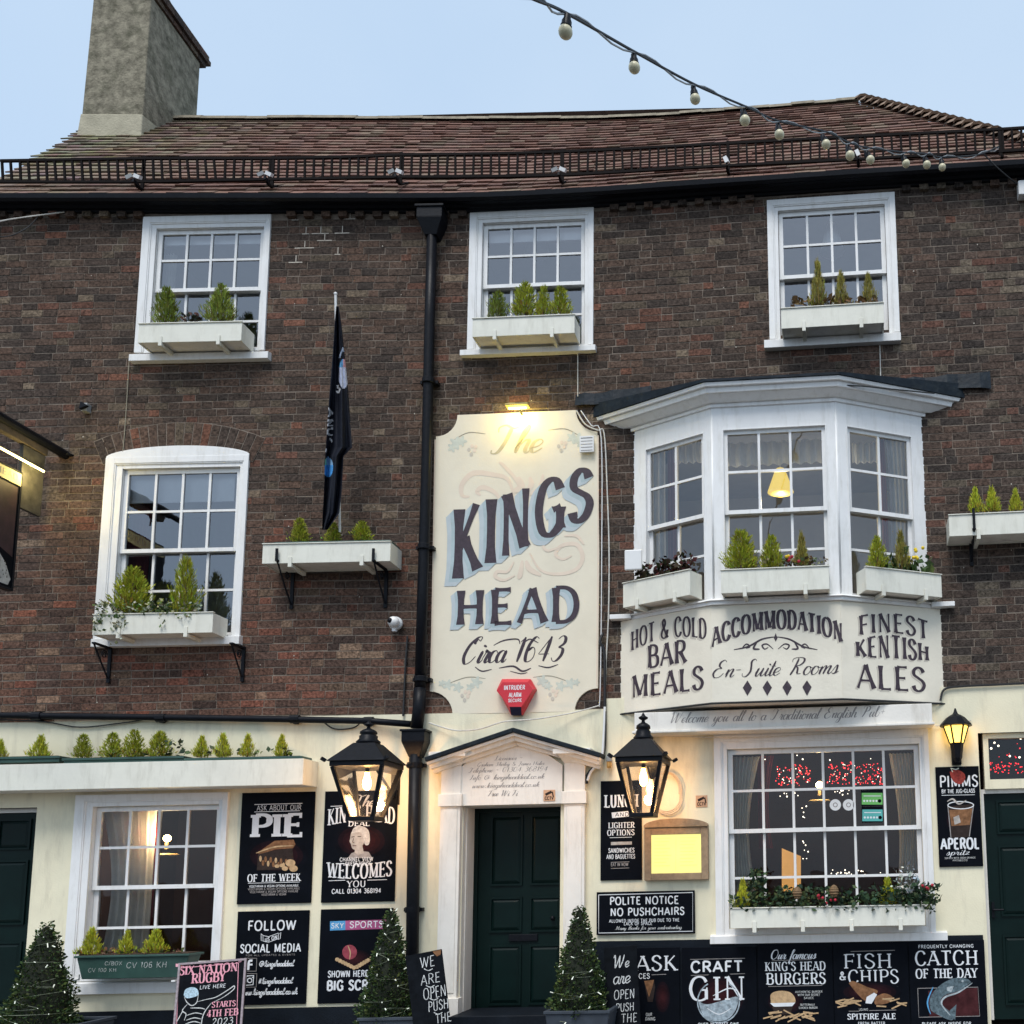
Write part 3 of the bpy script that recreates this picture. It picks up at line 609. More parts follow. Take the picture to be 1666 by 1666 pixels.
# pale pointing left from a repair, and chips of old paint on the brickwork
fk = MB()
for px, py, w in ((508, 375, 30), (492, 384, 12), (516, 395, 26), (480, 402, 34), (545, 374, 26), (470, 430, 24), (545, 411, 10), (475, 362, 12), (560, 360, 20)):
    s, z = uz(px, py); z = min(ZA, ZC) - 0.07 + round((z - min(ZA, ZC) + .07) / CO) * CO - .006
    n = 6
    for i in range(n):
        a, b = s + w / 150 * i / n, s + w / 150 * (i + 1) / n; fk.face([W(a, .0085, z - .005), W(b, .0085, z - .005 + rb.uniform(-.002, .002)), W(b, .0085, z + .006), W(a, .0085, z + .006)])
    fk.face([W(s + w / 300, .0085, z), W(s + w / 300 + .009, .0085, z), W(s + w / 300 + .009, .0085, z + CO), W(s + w / 300, .0085, z + CO)])
for _ in range(150):
    s, z = rb.uniform(SL + 1, SR - .5), rb.uniform(max(ZA, ZC), ZTOP - .3); e = rb.uniform(.004, .013)
    if any(x[0] - .05 < s < x[1] + .05 and x[2] - .1 < z < x[3] + .05 for x in EXC): continue
    fk.face([W(s, .0115, z), W(s + e, .0115, z + e * .3), W(s + e * .7, .0115, z + e * 1.5), W(s - e * .2, .0115, z + e)])
tag(fk.build('pale_chips', mat('old_lime', (0.52, 0.47, 0.40), .9, .25, 30), WALL), kind='stuff')

# ================================================================ windows
def sashes(parent, M, gl, gr, zt, zm, zbm, cols, bu, bl, G, y=0.03, st=0.05, bw=0.027, seed=1):
    rn = random.Random(seed)
    for up in (1, 0):
        y0 = y if up else y + 0.042; y1 = y0 + 0.038
        a, b = (zm, zt) if up else (zbm, zm); bars = bu if up else bl
        m = MB(); lo = 0.022 if up else 0.0; hi = 0.0 if up else 0.022
        m.box(gl - st, gl, y0, y1, a - lo - (0 if up else st), b + st * up + hi); m.box(gr, gr + st, y0, y1, a - lo - (0 if up else st), b + st * up + hi)
        if up:
            m.box(gl, gr, y0, y1, b, b + st); m.box(gl, gr, y0 - 0.004, y1, a - 0.022, a + 0.022)
        else:
            m.box(gl, gr, y0, y1, a - st, a); m.box(gl, gr, y0, y1, b - 0.022, b + 0.022)
        cx = [gl + (gr - gl) * i / cols for i in range(cols + 1)]
        zz = sorted([a + (0.022 if up else 0), b - (0 if up else 0.022)] + list(bars))
        for x in cx[1:-1]: m.box(x - bw / 2, x + bw / 2, y0 + 0.004, y1 - 0.004, zz[0], zz[-1])
        for zq in zz[1:-1]: m.box(gl, gr, y0 + 0.007, y1 - 0.007, zq - bw / 2, zq + bw / 2)
        m.build('sash', M_white, parent, M)
        for i in range(cols):
            for j in range(len(zz) - 1):
                p = MB(); yy = (y0 + y1) / 2; t = [rn.uniform(-0.0008, 0.0008) for _ in range(4)]
                p.face([(cx[i], yy + t[0], zz[j]), (cx[i + 1], yy + t[1], zz[j]), (cx[i + 1], yy + t[2], zz[j + 1]), (cx[i], yy + t[3], zz[j + 1])])
                p.build('pane', G, parent, M)
def room(parent, M, x0, x1, z0, z1, m, y0=0.115, dp=1.9, e=0.35):
    b = MB(); X0, X1, Z0, Z1, Y1 = x0 - e, x1 + e, z0 - e, z1 + 0.25, y0 + dp
    b.face([(X0, Y1, Z0), (X1, Y1, Z0), (X1, Y1, Z1), (X0, Y1, Z1)]); b.face([(X0, y0, Z0), (X0, Y1, Z0), (X0, Y1, Z1), (X0, y0, Z1)]); b.face([(X1, y0, Z0), (X1, Y1, Z0), (X1, Y1, Z1), (X1, y0, Z1)])
    b.face([(X0, y0, Z0), (X1, y0, Z0), (X1, Y1, Z0), (X0, Y1, Z0)]); b.face([(X0, y0, Z1), (X1, y0, Z1), (X1, Y1, Z1), (X0, Y1, Z1)])
    return b.build('room_interior', m, parent, M)
def make_window(q, roommat, seed, proud=0.03, label=None):
    r = q['R']; w, h = r.w, r.h; gl, gr = q['gl'], q['gr']; st = 0.05
    il, ir, it, ib = gl - st - 0.003, gr + st + 0.003, q['gt'] + st + 0.003, q['gb'] - st - 0.003
    m = MB()
    # outer architrave, stepped
    def rg(x0, x1, z0, z1, X0, X1, Z0, Z1, y0, y1):
        m.box(x0, X0, y0, y1, z0, z1); m.box(X1, x1, y0, y1, z0, z1); m.box(X0, X1, y0, y1, Z1, z1)
        if Z0 > z0 + 1e-4: m.box(X0, X1, y0, y1, z0, Z0)
    f = 0.55
    mx0, mx1, mz1 = lerp(-w / 2, il, f), lerp(w / 2, ir, f), lerp(h, it, f)
    rg(-w / 2, w / 2, 0, h, mx0, mx1, 0, mz1, -proud, 0.06)
    rg(mx0, mx1, 0, mz1, il, ir, ib, it, -proud + 0.018, 0.07)
    m.box(mx0, mx0 + 0.014, -proud + 0.006, 0.02, 0.0, mz1); m.box(mx1 - 0.014, mx1, -proud + 0.006, 0.02, 0.0, mz1); m.box(mx0 + 0.014, mx1 - 0.014, -proud + 0.006, 0.02, mz1 - 0.014, mz1)
    # reveal behind the sashes
    m.box(il - 0.02, il, 0.07, 0.13, ib, it); m.box(ir, ir + 0.02, 0.07, 0.13, ib, it); m.box(il, ir, 0.07, 0.13, it, it + 0.02); m.box(il, ir, 0.07, 0.13, ib - 0.02, ib)
    if 'arch' in q:
        a = q['arch'] - r.z0 - h; pts = [(-w / 2, h - 0.002), (w / 2, h - 0.002)] + [(w / 2 * math.cos(t), h + 0.012 + a * math.sin(t) ** 1.2) for t in [math.pi * i / 24 for i in range(25)]]
        m.prism(pts, -proud + 0.006, 0.05)
    o = m.build('window', M_white, PUB, r.M(), bevel=0.003)
    if label: o['label'] = label
    s = q['sill']; sb = MB()
    sb.hexa([(s[0], -0.085, s[2]), (s[1], -0.085, s[2]), (s[1], -0.085, s[3] - 0.008), (s[0], -0.085, s[3] - 0.008), (s[0], 0.0, s[2]), (s[1], 0.0, s[2]), (s[1], 0.0, s[3] + 0.012), (s[0], 0.0, s[3] + 0.012)])
    sb.build('sill', M_white, o, bevel=0.004)
    sashes(o, None, gl, gr, q['gt'], q['zm'], q['gb'], q['cols'], q['bu'], q['bl'], q['G'], seed=seed)
    room(o, None, gl, gr, q['gb'], q['gt'], roommat)
    q['o'] = o; return o
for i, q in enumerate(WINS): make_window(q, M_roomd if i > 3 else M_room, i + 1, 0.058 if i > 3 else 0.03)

# ================================================================ bay window
bm = frame((bay_fl + bay_fr) / 2, 0, 0); bi = bm.inverted()
def bl_(s, d): p = bi @ W(s, d, 0); return (p.x, p.y)
def bayplan(ex=0.0, wl=bay_wl, wr=bay_wr, fl=bay_fl, fr=bay_fr, d=BD):
    """plan of the bay offset outwards by ex"""
    P = [Vector(bl_(wl, -0.02)), Vector(bl_(fl, d)), Vector(bl_(fr, d)), Vector(bl_(wr, -0.02))]
    if not ex: return P
    def off(a, b):
        t = (b - a).normalized(); n = Vector((t.y, -t.x)); return a + n * ex, b + n * ex
    def isect(a, b, c, e):
        r, s_ = b - a, e - c; k = r.x * s_.y - r.y * s_.x; t = ((c - a).x * s_.y - (c - a).y * s_.x) / k; return a + r * t
    L = [off(P[i], P[i + 1]) for i in range(3)]
    q1, q2 = isect(*L[0], *L[1]), isect(*L[1], *L[2])
    def towall(a, b, y):  # extend to the wall
        t = (y - a.y) / (b.y - a.y); return a + (b - a) * t
    return [towall(L[0][1], L[0][0], P[0].y), q1, q2, towall(L[2][0], L[2][1], P[3].y)]
def slab(mb, ex0, z0, ex1, z1, **k):
    a, b = bayplan(ex0, **k), bayplan(ex1, **k); i = len(mb.v)
    mb.v += [(p.x, p.y, z0) for p in a] + [(p.x, p.y, z1) for p in b]
    for j in range(3): mb.f.append((i + j, i + j + 1, i + j + 5, i + j + 4))
    mb.f += [(i + 3, i + 2, i + 1, i), (i + 4, i + 5, i + 6, i + 7)]
BAY = empty('bay_window', bm, parent=PUB)
mb = MB()
slab(mb, 0.02, BZ1 - 0.012, 0.02, BZ1 + 0.03); slab(mb, 0.05, BZ1 + 0.03, 0.13, BZ1 + 0.09); slab(mb, 0.15, BZ1 + 0.09, 0.16, BZ1 + 0.145); slab(mb, 0.19, BZ1 + 0.145, 0.20, BZ1 + 0.185)
mb.build('cornice', M_white, BAY, bevel=0.004)
mb = MB(); slab(mb, 0.215, BZ1 + 0.187, 0.215, BZ1 + 0.215)
A = bayplan(0.215); Z = BZ1 + 0.215; wy = bl_(bay_fl, 0.03)[1]
top = [(A[0].x + 0.1, wy, Z + 0.13), (A[1].x + 0.12, wy, Z + 0.20), (A[2].x - 0.12, wy, Z + 0.20), (A[3].x - 0.1, wy, Z + 0.13)]
for j in range(3): mb.face([(A[j].x, A[j].y, Z), (A[j + 1].x, A[j + 1].y, Z), top[j + 1], top[j]])
mb.face([(A[0].x, A[0].y, Z), top[0], (A[0].x, wy + 0.02, Z)]); mb.face([(A[3].x, A[3].y, Z), top[3], (A[3].x, wy + 0.02, Z)])
mb.build('lead_roof', M_lead, BAY)
for (xa, ya, xb, yb, h0, h1) in ((937, 660, 1060, 652, 0.12, 0.17), (1470, 630, 1612, 632, 0.09, 0.19)):   # lead flashing turned up the wall past the bay
    mb = MB()
    s0, z0 = uz(xa, ya); s1, z1 = uz(xb, yb); n = 8
    pts = []
    for i in range(n + 1):
        t = i / n; p = bi @ W(lerp(s0, s1, t), 0.02 + 0.012 * math.sin(i * 2.1), lerp(z0, z1, t)); hh = lerp(h0, h1, t) + 0.01 * math.sin(i * 1.7); pts.append((p, hh))
    for i in range(n):
        (p, h), (q, g2) = pts[i], pts[i + 1]
        mb.face([(p.x, p.y - 0.03, p.z - 0.02), (q.x, q.y - 0.03, q.z - 0.02), (q.x, q.y, q.z + g2), (p.x, p.y, p.z + h)])
    mb.build('lead_flashing', M_lead, BAY)
mb = MB(); slab(mb, 0.06, BZ0 - 0.055, 0.06, BZ0 - 0.015); slab(mb, 0.085, BZ0 - 0.015, 0.075, BZ0 + 0.005)
# sill ends running past the bay along the wall
a = bi @ W(uz(995, 992)[0], 0, 0); b = bi @ W(uz(1552, 985)[0], 0, 0)
mb.box(a.x, bayplan()[0].x + 0.03, -0.10 + a.y, 0.02 + a.y, BZ0 - 0.05, BZ0 + 0.002); mb.box(bayplan()[3].x - 0.03, b.x, b.y - 0.10, b.y + 0.02, BZ0 - 0.05, BZ0 + 0.002)
mb.build('sill', M_white, BAY, bevel=0.004)
zz = dict(t=zb(702), m=zb(829), b=zb(964), u=zb(763), l=zb(892))
P = bayplan()
fz = [(P[0], P[1], (1057 - 1025) / (1159 - 1025.), (1141 - 1025) / (1159 - 1025.), 2), (P[1], P[2], (1185 - 1159) / 205., (1340 - 1159) / 205., 3), (P[2], P[3], (1387 - 1364) / (1512 - 1364.), (1480 - 1364) / (1512 - 1364.), 2)]
for k, (p, q, f0, f1, nc) in enumerate(fz):
    L = (q - p).length; ang = math.atan2(q.y - p.y, q.x - p.x); M = Matrix.Rotation(ang, 4, 'Z'); M.translation = Vector((p.x, p.y, 0))
    g0, g1 = f0 * L, f1 * L; st = 0.04; m = MB(); zt, zl = zz['t'] + st, zz['b'] - st
    m.box(0.001 if k else 0.0, g0 - st, 0.0, 0.10, BZ0, BZ1); m.box(g1 + st, L - 0.001, 0.0, 0.10, BZ0, BZ1)
    m.box(g0 - st, g1 + st, 0, 0.10, zt, BZ1); m.box(g0 - st, g1 + st, 0, 0.10, BZ0, zl)
    # bead round the opening
    m.box(g0 - st - 0.012, g0 - st, -0.008, 0, zl, zt + 0.012); m.box(g1 + st, g1 + st + 0.012, -0.008, 0, zl, zt + 0.012); m.box(g0 - st, g1 + st, -0.008, 0, zt, zt + 0.012)
    m.build('casing', M_white, BAY, M, bevel=0.002)
    sashes(BAY, M, g0, g1, zz['t'], zz['m'], zz['b'], nc, [zz['u']], [zz['l']], G_bay, y=0.025, st=0.042, seed=20 + k)
    m = MB()
    if k < 2:   # corner bead
        m.tube([(L, 0.012, BZ0 + 0.006), (L, 0.012, BZ1 - 0.013)], 0.016, 8); m.build('corner_bead', M_white, BAY, M, smooth=True)
m = MB()
x0, x1, y1 = P[0].x + 0.13, P[3].x - 0.13, 2.2
for f in ([(x0 - .6, y1, BZ0), (x1 + .6, y1, BZ0), (x1 + .6, y1, BZ1), (x0 - .6, y1, BZ1)], [(x0 - .6, 0.05, BZ0), (x0 - .6, y1, BZ0), (x0 - .6, y1, BZ1), (x0 - .6, 0.05, BZ1)], [(x1 + .6, 0.0, BZ0), (x1 + .6, y1, BZ0), (x1 + .6, y1, BZ1), (x1 + .6, 0.0, BZ1)],
          [(x0 - .6, y1, BZ0 - 0.002), (x1 + .6, y1, BZ0 - 0.002), (P[2].x, P[2].y + .1, BZ0 - 0.002), (P[1].x, P[1].y + .1, BZ0 - 0.002)], [(x0 - .6, y1, BZ1 - 0.002), (x1 + .6, y1, BZ1 - 0.002), (P[2].x, P[2].y + .1, BZ1 - 0.002), (P[1].x, P[1].y + .1, BZ1 - 0.002)]): m.face(f)
m.build('room_interior', M_room, BAY)
# painted panels under the bay
PZ0, PZ1 = uz(1262, 1139, BD + 0.05)[1], BZ0 - 0.057
pk = dict(wl=uz(1013, 1080)[0], wr=uz(1530, 1060)[0], fl=uz(1159, 1060, BD)[0], fr=uz(1368, 1060, BD)[0])
PP = bayplan(0.03, **pk)
PANEL = []
for k in range(3):
    p, q = PP[k], PP[k + 1]; L = (q - p).length; ang = math.atan2(q.y - p.y, q.x - p.x); M = Matrix.Rotation(ang, 4, 'Z'); M.translation = Vector((p.x, p.y, 0))
    m = MB(); m.box(0.0, L - (0.0015 if k < 2 else 0), 0, 0.05, PZ0, PZ1)
    PANEL.append((m.build('sign_panel', M_panel, BAY, M, bevel=0.003), bm @ M))
mb = MB(); slab(mb, -0.02, PZ0 - 0.01, -0.02, PZ0 + 0.02, **pk); mb.build('soffit', M_warmwhite, BAY)
mb = MB(); q = bayplan(0.035, **pk)
mb.tube([(p.x, p.y - 0.008, PZ0 - 0.012) for p in q], 0.011, 6); mb.build('edge_cable', M_dcable, BAY)
# the welcome board below, standing forward of the shop-front window
WB = Rect(1032, 1517, 1152, 1182, 0.30)
m = MB(); m.box(-WB.w / 2, WB.w / 2, 0, 0.27, 0, WB.h); m.box(-WB.w / 2 - 0.02, WB.w / 2 + 0.02, -0.025, 0.27, -0.03, -0.002)
WELC = tag(m.build('welcome_board', M_warmwhite, None, WB.M(), bevel=0.006), 'long white fascia board with script welcome under the bay window', 'sign')

# ================================================================ doors
def panel_door(r, dep, panels, label=None, x0=None, x1=None):
    m = MB(); w, h = r.w, r.h; y = dep
    m.box(-w / 2 + 0.03, w / 2 - 0.03, y, y + 0.05, 0.0, h - 0.03)
    o = m.build('door', M_green, PUB, frame(r.sc, 0.0, r.z0)); 
    if label: o['label'] = label
    f = MB(); f.ring(-w / 2, w / 2, 0, h, 0.045, y - 0.03, y + 0.06, tb=0); f.build('door_frame', M_green if dep > 0.15 else M_warmwhite, o)
    for (a, b, c, e) in panels:
        p = MB(); X0, X1, Z0, Z1 = lerp(-w / 2, w / 2, a), lerp(-w / 2, w / 2, b), h * c, h * e; t = 0.022
        p.ring(X0, X1, Z0, Z1, t, y - 0.018, y + 0.001)                                # moulding
        i = 0.055
        p.hexa([(X0 + i, y - 0.014, Z0 + i), (X1 - i, y - 0.014, Z0 + i), (X1 - i, y - 0.014, Z1 - i), (X0 + i, y - 0.014, Z1 - i), (X0 + t, y - 0.001, Z0 + t), (X1 - t, y - 0.001, Z0 + t), (X1 - t, y - 0.001, Z1 - t), (X0 + t, y - 0.001, Z1 - t)])
        p.build('door_panel', M_green, o)
    return o
RD = 0.36
dr = Rect(752, 912, 1311, 1660); DOORO = panel_door(dr, RD, [(.17, .51, .62, .965), (.59, .93, .62, .965), (.17, .51, .395, .565), (.59, .93, .395, .565), (.17, .51, .05, .335), (.59, .93, .05, .335)], 'dark green six panel front door deep in its white surround')
m = MB(); m.box(-0.13, 0.19, RD - 0.022, RD, dr.h * .352, dr.h * .385); m.build('letter_plate', M_iron, DOORO, bevel=0.004)
m = MB(); m.ball((0.36, RD - 0.04, dr.h * .46), 0.025); m.build('door_knob', M_iron, DOORO, smooth=True)
m = MB(); w, h = dr.w, dr.h   # reveals of the doorway
m.box(-w / 2 - 0.03, -w / 2, -0.02, RD + 0.05, 0, h + 0.03); m.box(w / 2, w / 2 + 0.03, -0.02, RD + 0.05, 0, h + 0.03); m.box(-w / 2, w / 2, -0.02, RD + 0.05, h, h + 0.03)
m.box(-w / 2 + 0.002, -w / 2 + 0.012, 0.06, 0.14, 0, h - 0.002)
m.build('door_reveal', M_warmwhite, DOORO)
m = MB(); m.box(-w / 2, w / 2, -0.30, RD, -0.05, 0.09); m.build('door_step', M_plinth, DOORO, bevel=0.01)
dl = Rect(-120, 50, 1316, 1660); panel_door(dl, 0.10, [(.14, .46, .80, .95), (.56, .88, .80, .95), (.14, .46, .44, .75), (.56, .88, .44, .75), (.14, .46, .06, .36), (.56, .88, .06, .36)], 'dark green panelled door at the left edge')
drr = Rect(1603, 1800, 1281, 1660); o = panel_door(drr, 0.10, [(.14, .46, .80, .95), (.56, .88, .80, .95), (.14, .46, .44, .75), (.56, .88, .44, .75), (.14, .46, .06, .36), (.56, .88, .06, .36)], 'dark green panelled door at the right edge')
m = MB(); zz_ = drr.h * .47; m.box(-drr.w / 2 + .075, -drr.w / 2 + .105, .075, .10, zz_ - .08, zz_ + .08); m.tube([(-drr.w / 2 + .09, .08, zz_), (-drr.w / 2 + .09, .04, zz_), (-drr.w / 2 + .19, .04, zz_)], .011); m.build('handle', M_iron, o)
# fanlight over the right-hand door
fr = Rect(1601, 1800, 1190, 1281)
m = MB(); m.ring(-fr.w / 2, fr.w / 2, 0, fr.h, 0.055, 0.02, 0.12, tb=0.10); FAN = m.build('fanlight', M_cream, PUB, fr.M())
p = MB(); p.face([(-fr.w / 2 + .05, .08, .1), (fr.w / 2 - .05, .08, .1), (fr.w / 2 - .05, .08, fr.h - .05), (-fr.w / 2 + .05, .08, fr.h - .05)]); p.build('pane', G_low, FAN)
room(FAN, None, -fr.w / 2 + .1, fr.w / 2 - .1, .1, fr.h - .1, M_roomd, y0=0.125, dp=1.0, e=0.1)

# --- door surround
def dp(px, py, d=0.10): s, z = uz(px, py, d); return s - dr.sc, z - dr.z0
SUR = empty('door_surround', frame(dr.sc, 0, dr.z0), parent=PUB)
for xl, xr in ((713, 746), (916, 950)):
    a, _ = dp(xl, 1450); b, _ = dp(xr, 1450); zc1 = dp(735, 1292)[1]; zc2 = dp(735, 1312)[1]; zt = dp(735, 1246)[1]
    m = MB(); m.box(a, b, -0.10, 0.0, 0, zc2); m.box(a + .03, b - .03, -0.108, -0.1, 0.3, zc2 - 0.03); m.box(a - .02, b + .02, -0.125, 0, zc2, zc1); m.box(a, b, -0.10, 0, zc1, zt)
    m.box(a - .03, b + .03, -.13, 0, 0.0, 0.25)
    m.build('pilaster', M_warmwhite, SUR, bevel=0.004)
    m = MB(); zq = dp(735, 1233)[1]
    m.hexa([(a, -.10, zt), (b, -.10, zt), (b + .05, -.19, zq), (a - .05, -.19, zq), (a, 0, zt), (b, 0, zt), (b + .05, 0, zq), (a - .05, 0, zq)]); m.box(a - .09, b + .09, -.24, 0, zq, zq + .055)
    m.build('capital', M_warmwhite, SUR, bevel=0.004)
# tablet between the pilasters, with the licensee's lettering
tz0 = dp(832, 1309)[1]; ta, tb_ = dp(748, 1260)[0], dp(914, 1260)[0]; th = dp(832, 1214)[1]
m = MB(); m.prism([(ta, tz0), (tb_, tz0), (tb_, dp(832, 1246)[1]), (tb_ - .17, dp(832, 1228)[1]), (tb_ - .42, th), (ta + .42, th), (ta + .17, dp(832, 1228)[1]), (ta, dp(832, 1246)[1])], -0.085, 0.0)
TAB = m.build('tablet', M_warmwhite, SUR, bevel=0.003)
# pediment: two raking cornices, tympanum and lead capping
ax, az = dp(833, 1192, .25); lx, lz = dp(694, 1236, .25); rx, rz = dp(975, 1236, .25)
lz = rz = (lz + rz) / 2; ax = (lx + rx) / 2
zq = dp(735, 1233)[1] + .056
m = MB(); m.prism([(lx + .12, zq), (rx - .12, zq), (ax, az - .05)], -0.07, 0.0); m.build('tympanum', M_warmwhite, SUR)
for sx, ex in ((lx, ax), (rx, ax)):
    sg = 1 if sx == lx else -1; t = Vector((ex - sx, az - lz)); L = t.length; t /= L; nn = Vector((-t.y, t.x)) * sg if sg > 0 else Vector((t.y, -t.x))
    def rake(m, o0, o1, y0):
        a, b = Vector((sx, lz)), Vector((ex, az)); pts = []
        for (p, o) in ((a, o0), (b, o0), (b, o1), (a, o1)):
            q = p + nn * o
            if p is b: q = Vector((ax - sg * 0.0004, az + o / abs(t.x)))
            pts.append((q.x, q.y))
        m.prism(pts, y0, 0.02)
    m = MB(); rake(m, -0.115, -0.075, -0.13); rake(m, -0.075, -0.03, -0.20); rake(m, -0.03, 0.0, -0.25)
    m.build('raking_cornice', M_warmwhite, SUR, bevel=0.003)
    m = MB(); rake(m, 0.002, 0.05, -0.28); m.build('lead_capping', M_lead, SUR, bevel=0.008)

# --- plinths, posts
for xa, xb, yt in ((52, 674, 1641), (958, 1602, 1526)):
    m = MB()
    s0, s1 = uz(xa, 1600)[0], uz(xb, 1600)[0]; zt = uz((xa + xb) / 2, yt)[1]; n = 12
    for i in range(n):
        a, b = lerp(s0, s1, i / n), lerp(s0, s1, (i + 1) / n)
        m.hexa([W(a, .05, 0), W(b, .05, 0), W(b, .05, zt), W(a, .05, zt), W(a, 0, 0), W(b, 0, 0), W(b, 0, zt), W(a, 0, zt)])
    m.build('plinth', M_plinth, PUB)

# ================================================================ roof
sEL, sER = uz(-55, 318, EO)[0], uz(1754, 258, EO)[0]
sRL, sRR = uz(156, 196, -3.0)[0], uz(1396, 166, -3.0)[0]
def RP(s, v, lift=0.0):
    p = W(s, EO - (3.0 + EO) * v, lerp(z_e(s), z_r(s), v)); return p + Vector((0, -0.7, 0.72)) * lift
NR = 25
mb = MB(); n = 44
for i in range(n):
    for j in range(6):
        q = []
        for u, v in ((i, j), (i + 1, j), (i + 1, j + 1), (i, j + 1)):
            vv = v / 6; q.append(RP(lerp(lerp(sEL, sRL, vv), lerp(sER, sRR, vv), u / n), vv, -0.03))
        mb.face(q)
back = [W(sEL - .1, -6.6, z_e(sEL)), W(sER + .1, -6.6, z_e(sER))]
mb.face([RP(sRL, 1, -.03), RP(sRR, 1, -.03), back[1], back[0]]); mb.face([RP(sEL, 0, -.03), RP(sRL, 1, -.03), back[0]]); mb.face([RP(sER, 0, -.03), back[1], RP(sRR, 1, -.03)])
M_deck = mat('roof_deck', (0.07, 0.045, 0.038), 0.95, 0.3, 8)
ROOF = mb.build('roof', M_deck, PUB)
TP = [(0.180, 0.098, 0.075), (0.160, 0.088, 0.068), (0.198, 0.112, 0.085), (0.145, 0.082, 0.066), (0.175, 0.092, 0.068), (0.185, 0.125, 0.09)]
rt = random.Random(11); tiles = MB(); tiles.c = []; cnt = 0
for r in range(NR):
    v0 = (r - 0.12) / NR; v1 = min(1.0, (r + 1.25) / NR); a, b = lerp(sEL, sRL, max(0, v0)), lerp(sER, sRR, max(0, v0)); x = a + rt.uniform(0, 0.1)
    w1, w2, w3 = rt.uniform(0, 6), rt.uniform(0, 6), rt.uniform(.9, 1.6)
    while x < b:
        wd = 0.178 + rt.uniform(-0.006, 0.006); x1 = min(x + wd - 0.004, b + 0.02); l0 = 0.030 + rt.uniform(-0.005, 0.009); dv = rt.uniform(-0.05, 0.05) / NR + (.07 * math.sin(x * w3 + w1) + .05 * math.sin(x * 2.7 + w2)) / NR
        lc = max(0, min(1, 1 - (x - sEL) / 2.6)) * (1 if v0 > 0.12 else .4); c = rt.choice(TP); k = rt.uniform(.93, 1.07)
        c = tuple(lerp(p * k, q, lc * rt.uniform(.3, .9)) for p, q in zip(c, (0.22, 0.205, 0.14)))
        p = [RP(x, v0 + dv, l0 - 0.016), RP(x1, v0 + dv, l0 - 0.016 + rt.uniform(-.002, .002)), RP(x1, v0 + dv, l0), RP(x, v0 + dv, l0), RP(x, v1, -0.012), RP(x1, v1, -0.012), RP(x1, v1, 0.004), RP(x, v1, 0.004)]
        pp = proj(p[0])
        if r < 4 and cnt < 290 and -10 < pp[0] < 1676:
            m1 = MB(); m1.c = []; m1.hexa(p, c, skip=(1, 2)); m1.build('roof_tile', M_tile, ROOF); cnt += 1
        else: tiles.hexa(p, c, skip=(1, 2))
        x += wd
tag(tiles.build('tiling', M_tile, ROOF), kind='stuff')
M_ridge = mat('ridge_tile', (0.26, 0.225, 0.165), 0.9, 0.35, 7, 0.4, 50)
M_hip = mat('bonnet_tile', (0.25, 0.175, 0.125), 0.9, 0.35, 7, 0.4, 50)
n = int((sRR - sRL) / 0.33)
for i in range(n):
    a, b = lerp(sRL, sRR, i / n), lerp(sRL, sRR, (i + 1) / n) + 0.012; m = MB(); j = rt.uniform(-.01, .01)
    A0, B0 = RP(a, 1) + Vector((0, 0, j - .075)), RP(b, 1) + Vector((0, 0, j - .075)); prof = [(math.cos(t) * .15, math.sin(t) * .11) for t in [math.pi * k / 6 for k in range(7)]]
    for k in range(6): m.face([A0 + Vector((0, -prof[k][0], prof[k][1])), B0 + Vector((0, -prof[k][0], prof[k][1])), B0 + Vector((0, -prof[k + 1][0], prof[k + 1][1])), A0 + Vector((0, -prof[k + 1][0], prof[k + 1][1]))])
    m.build('ridge_tile', M_ridge, ROOF, smooth=True)
for sE, sR in ((sER, sRR),):
    A0, B0 = RP(sE, 0), RP(sR, 1); n = 26; ax_ = (B0 - A0).normalized(); sd = ax_.cross(Vector((0, 0, 1))).normalized(); up = sd.cross(ax_)
    for i in range(n):
        p, q = A0 + (B0 - A0) * (i / n), A0 + (B0 - A0) * ((i + 1.3) / n); m = MB()
        for k in range(5):
            t0, t1 = math.pi * k / 5, math.pi * (k + 1) / 5
            f = lambda t, r, h: sd * (math.cos(t) * r) + up * (math.sin(t) * r * .62 + h)
            m.face([p + f(t0, .15, .035), p + f(t1, .15, .035), q + f(t1, .10, -.02), q + f(t0, .10, -.02)]); m.face([p + f(t0, .15, .035), p + f(t1, .15, .035), p + f(t1, .135, .01), p + f(t0, .135, .01)])
        m.build('hip_tile', M_hip, ROOF)

# eaves: gutter, fascia, soffit
mb = MB(); n = 46; sts = [lerp(sEL, sER, i / n) for i in range(n + 1)]
prof = [(EO - .03, -0.030), (EO - .018, -0.072), (EO + .025, -0.092), (EO + .062, -0.072), (EO + .072, -0.020), (EO + .063, -0.020), (EO + .054, -0.066), (EO + .025, -0.082), (EO - .010, -0.066), (EO - .022, -0.030)]
for i in range(n):
    a, b = sts[i], sts[i + 1]
    for k in range(len(prof) - 1): mb.face([W(a, prof[k][0], z_e(a) + prof[k][1]), W(b, prof[k][0], z_e(b) + prof[k][1]), W(b, prof[k + 1][0], z_e(b) + prof[k + 1][1]), W(a, prof[k + 1][0], z_e(a) + prof[k + 1][1])])
mb.build('gutter', M_iron, PUB)
mb = MB(); pr = [(EO - .035, -0.075), (EO - .035, -0.12), (0.09, -0.125), (0.075, -0.15), (0.04, -0.152), (0.03, -0.172), (0.0, -0.172)]
for i in range(n):
    a, b = sts[i], sts[i + 1]
    for k in range(len(pr) - 1): mb.face([W(a, pr[k][0], z_e(a) + pr[k][1] + 0.06), W(b, pr[k][0], z_e(b) + pr[k][1] + 0.06), W(b, pr[k + 1][0], z_e(b) + pr[k + 1][1] + 0.06), W(a, pr[k + 1][0], z_e(a) + pr[k + 1][1] + 0.06)])
mb.build('eaves_soffit', M_iron, PUB)

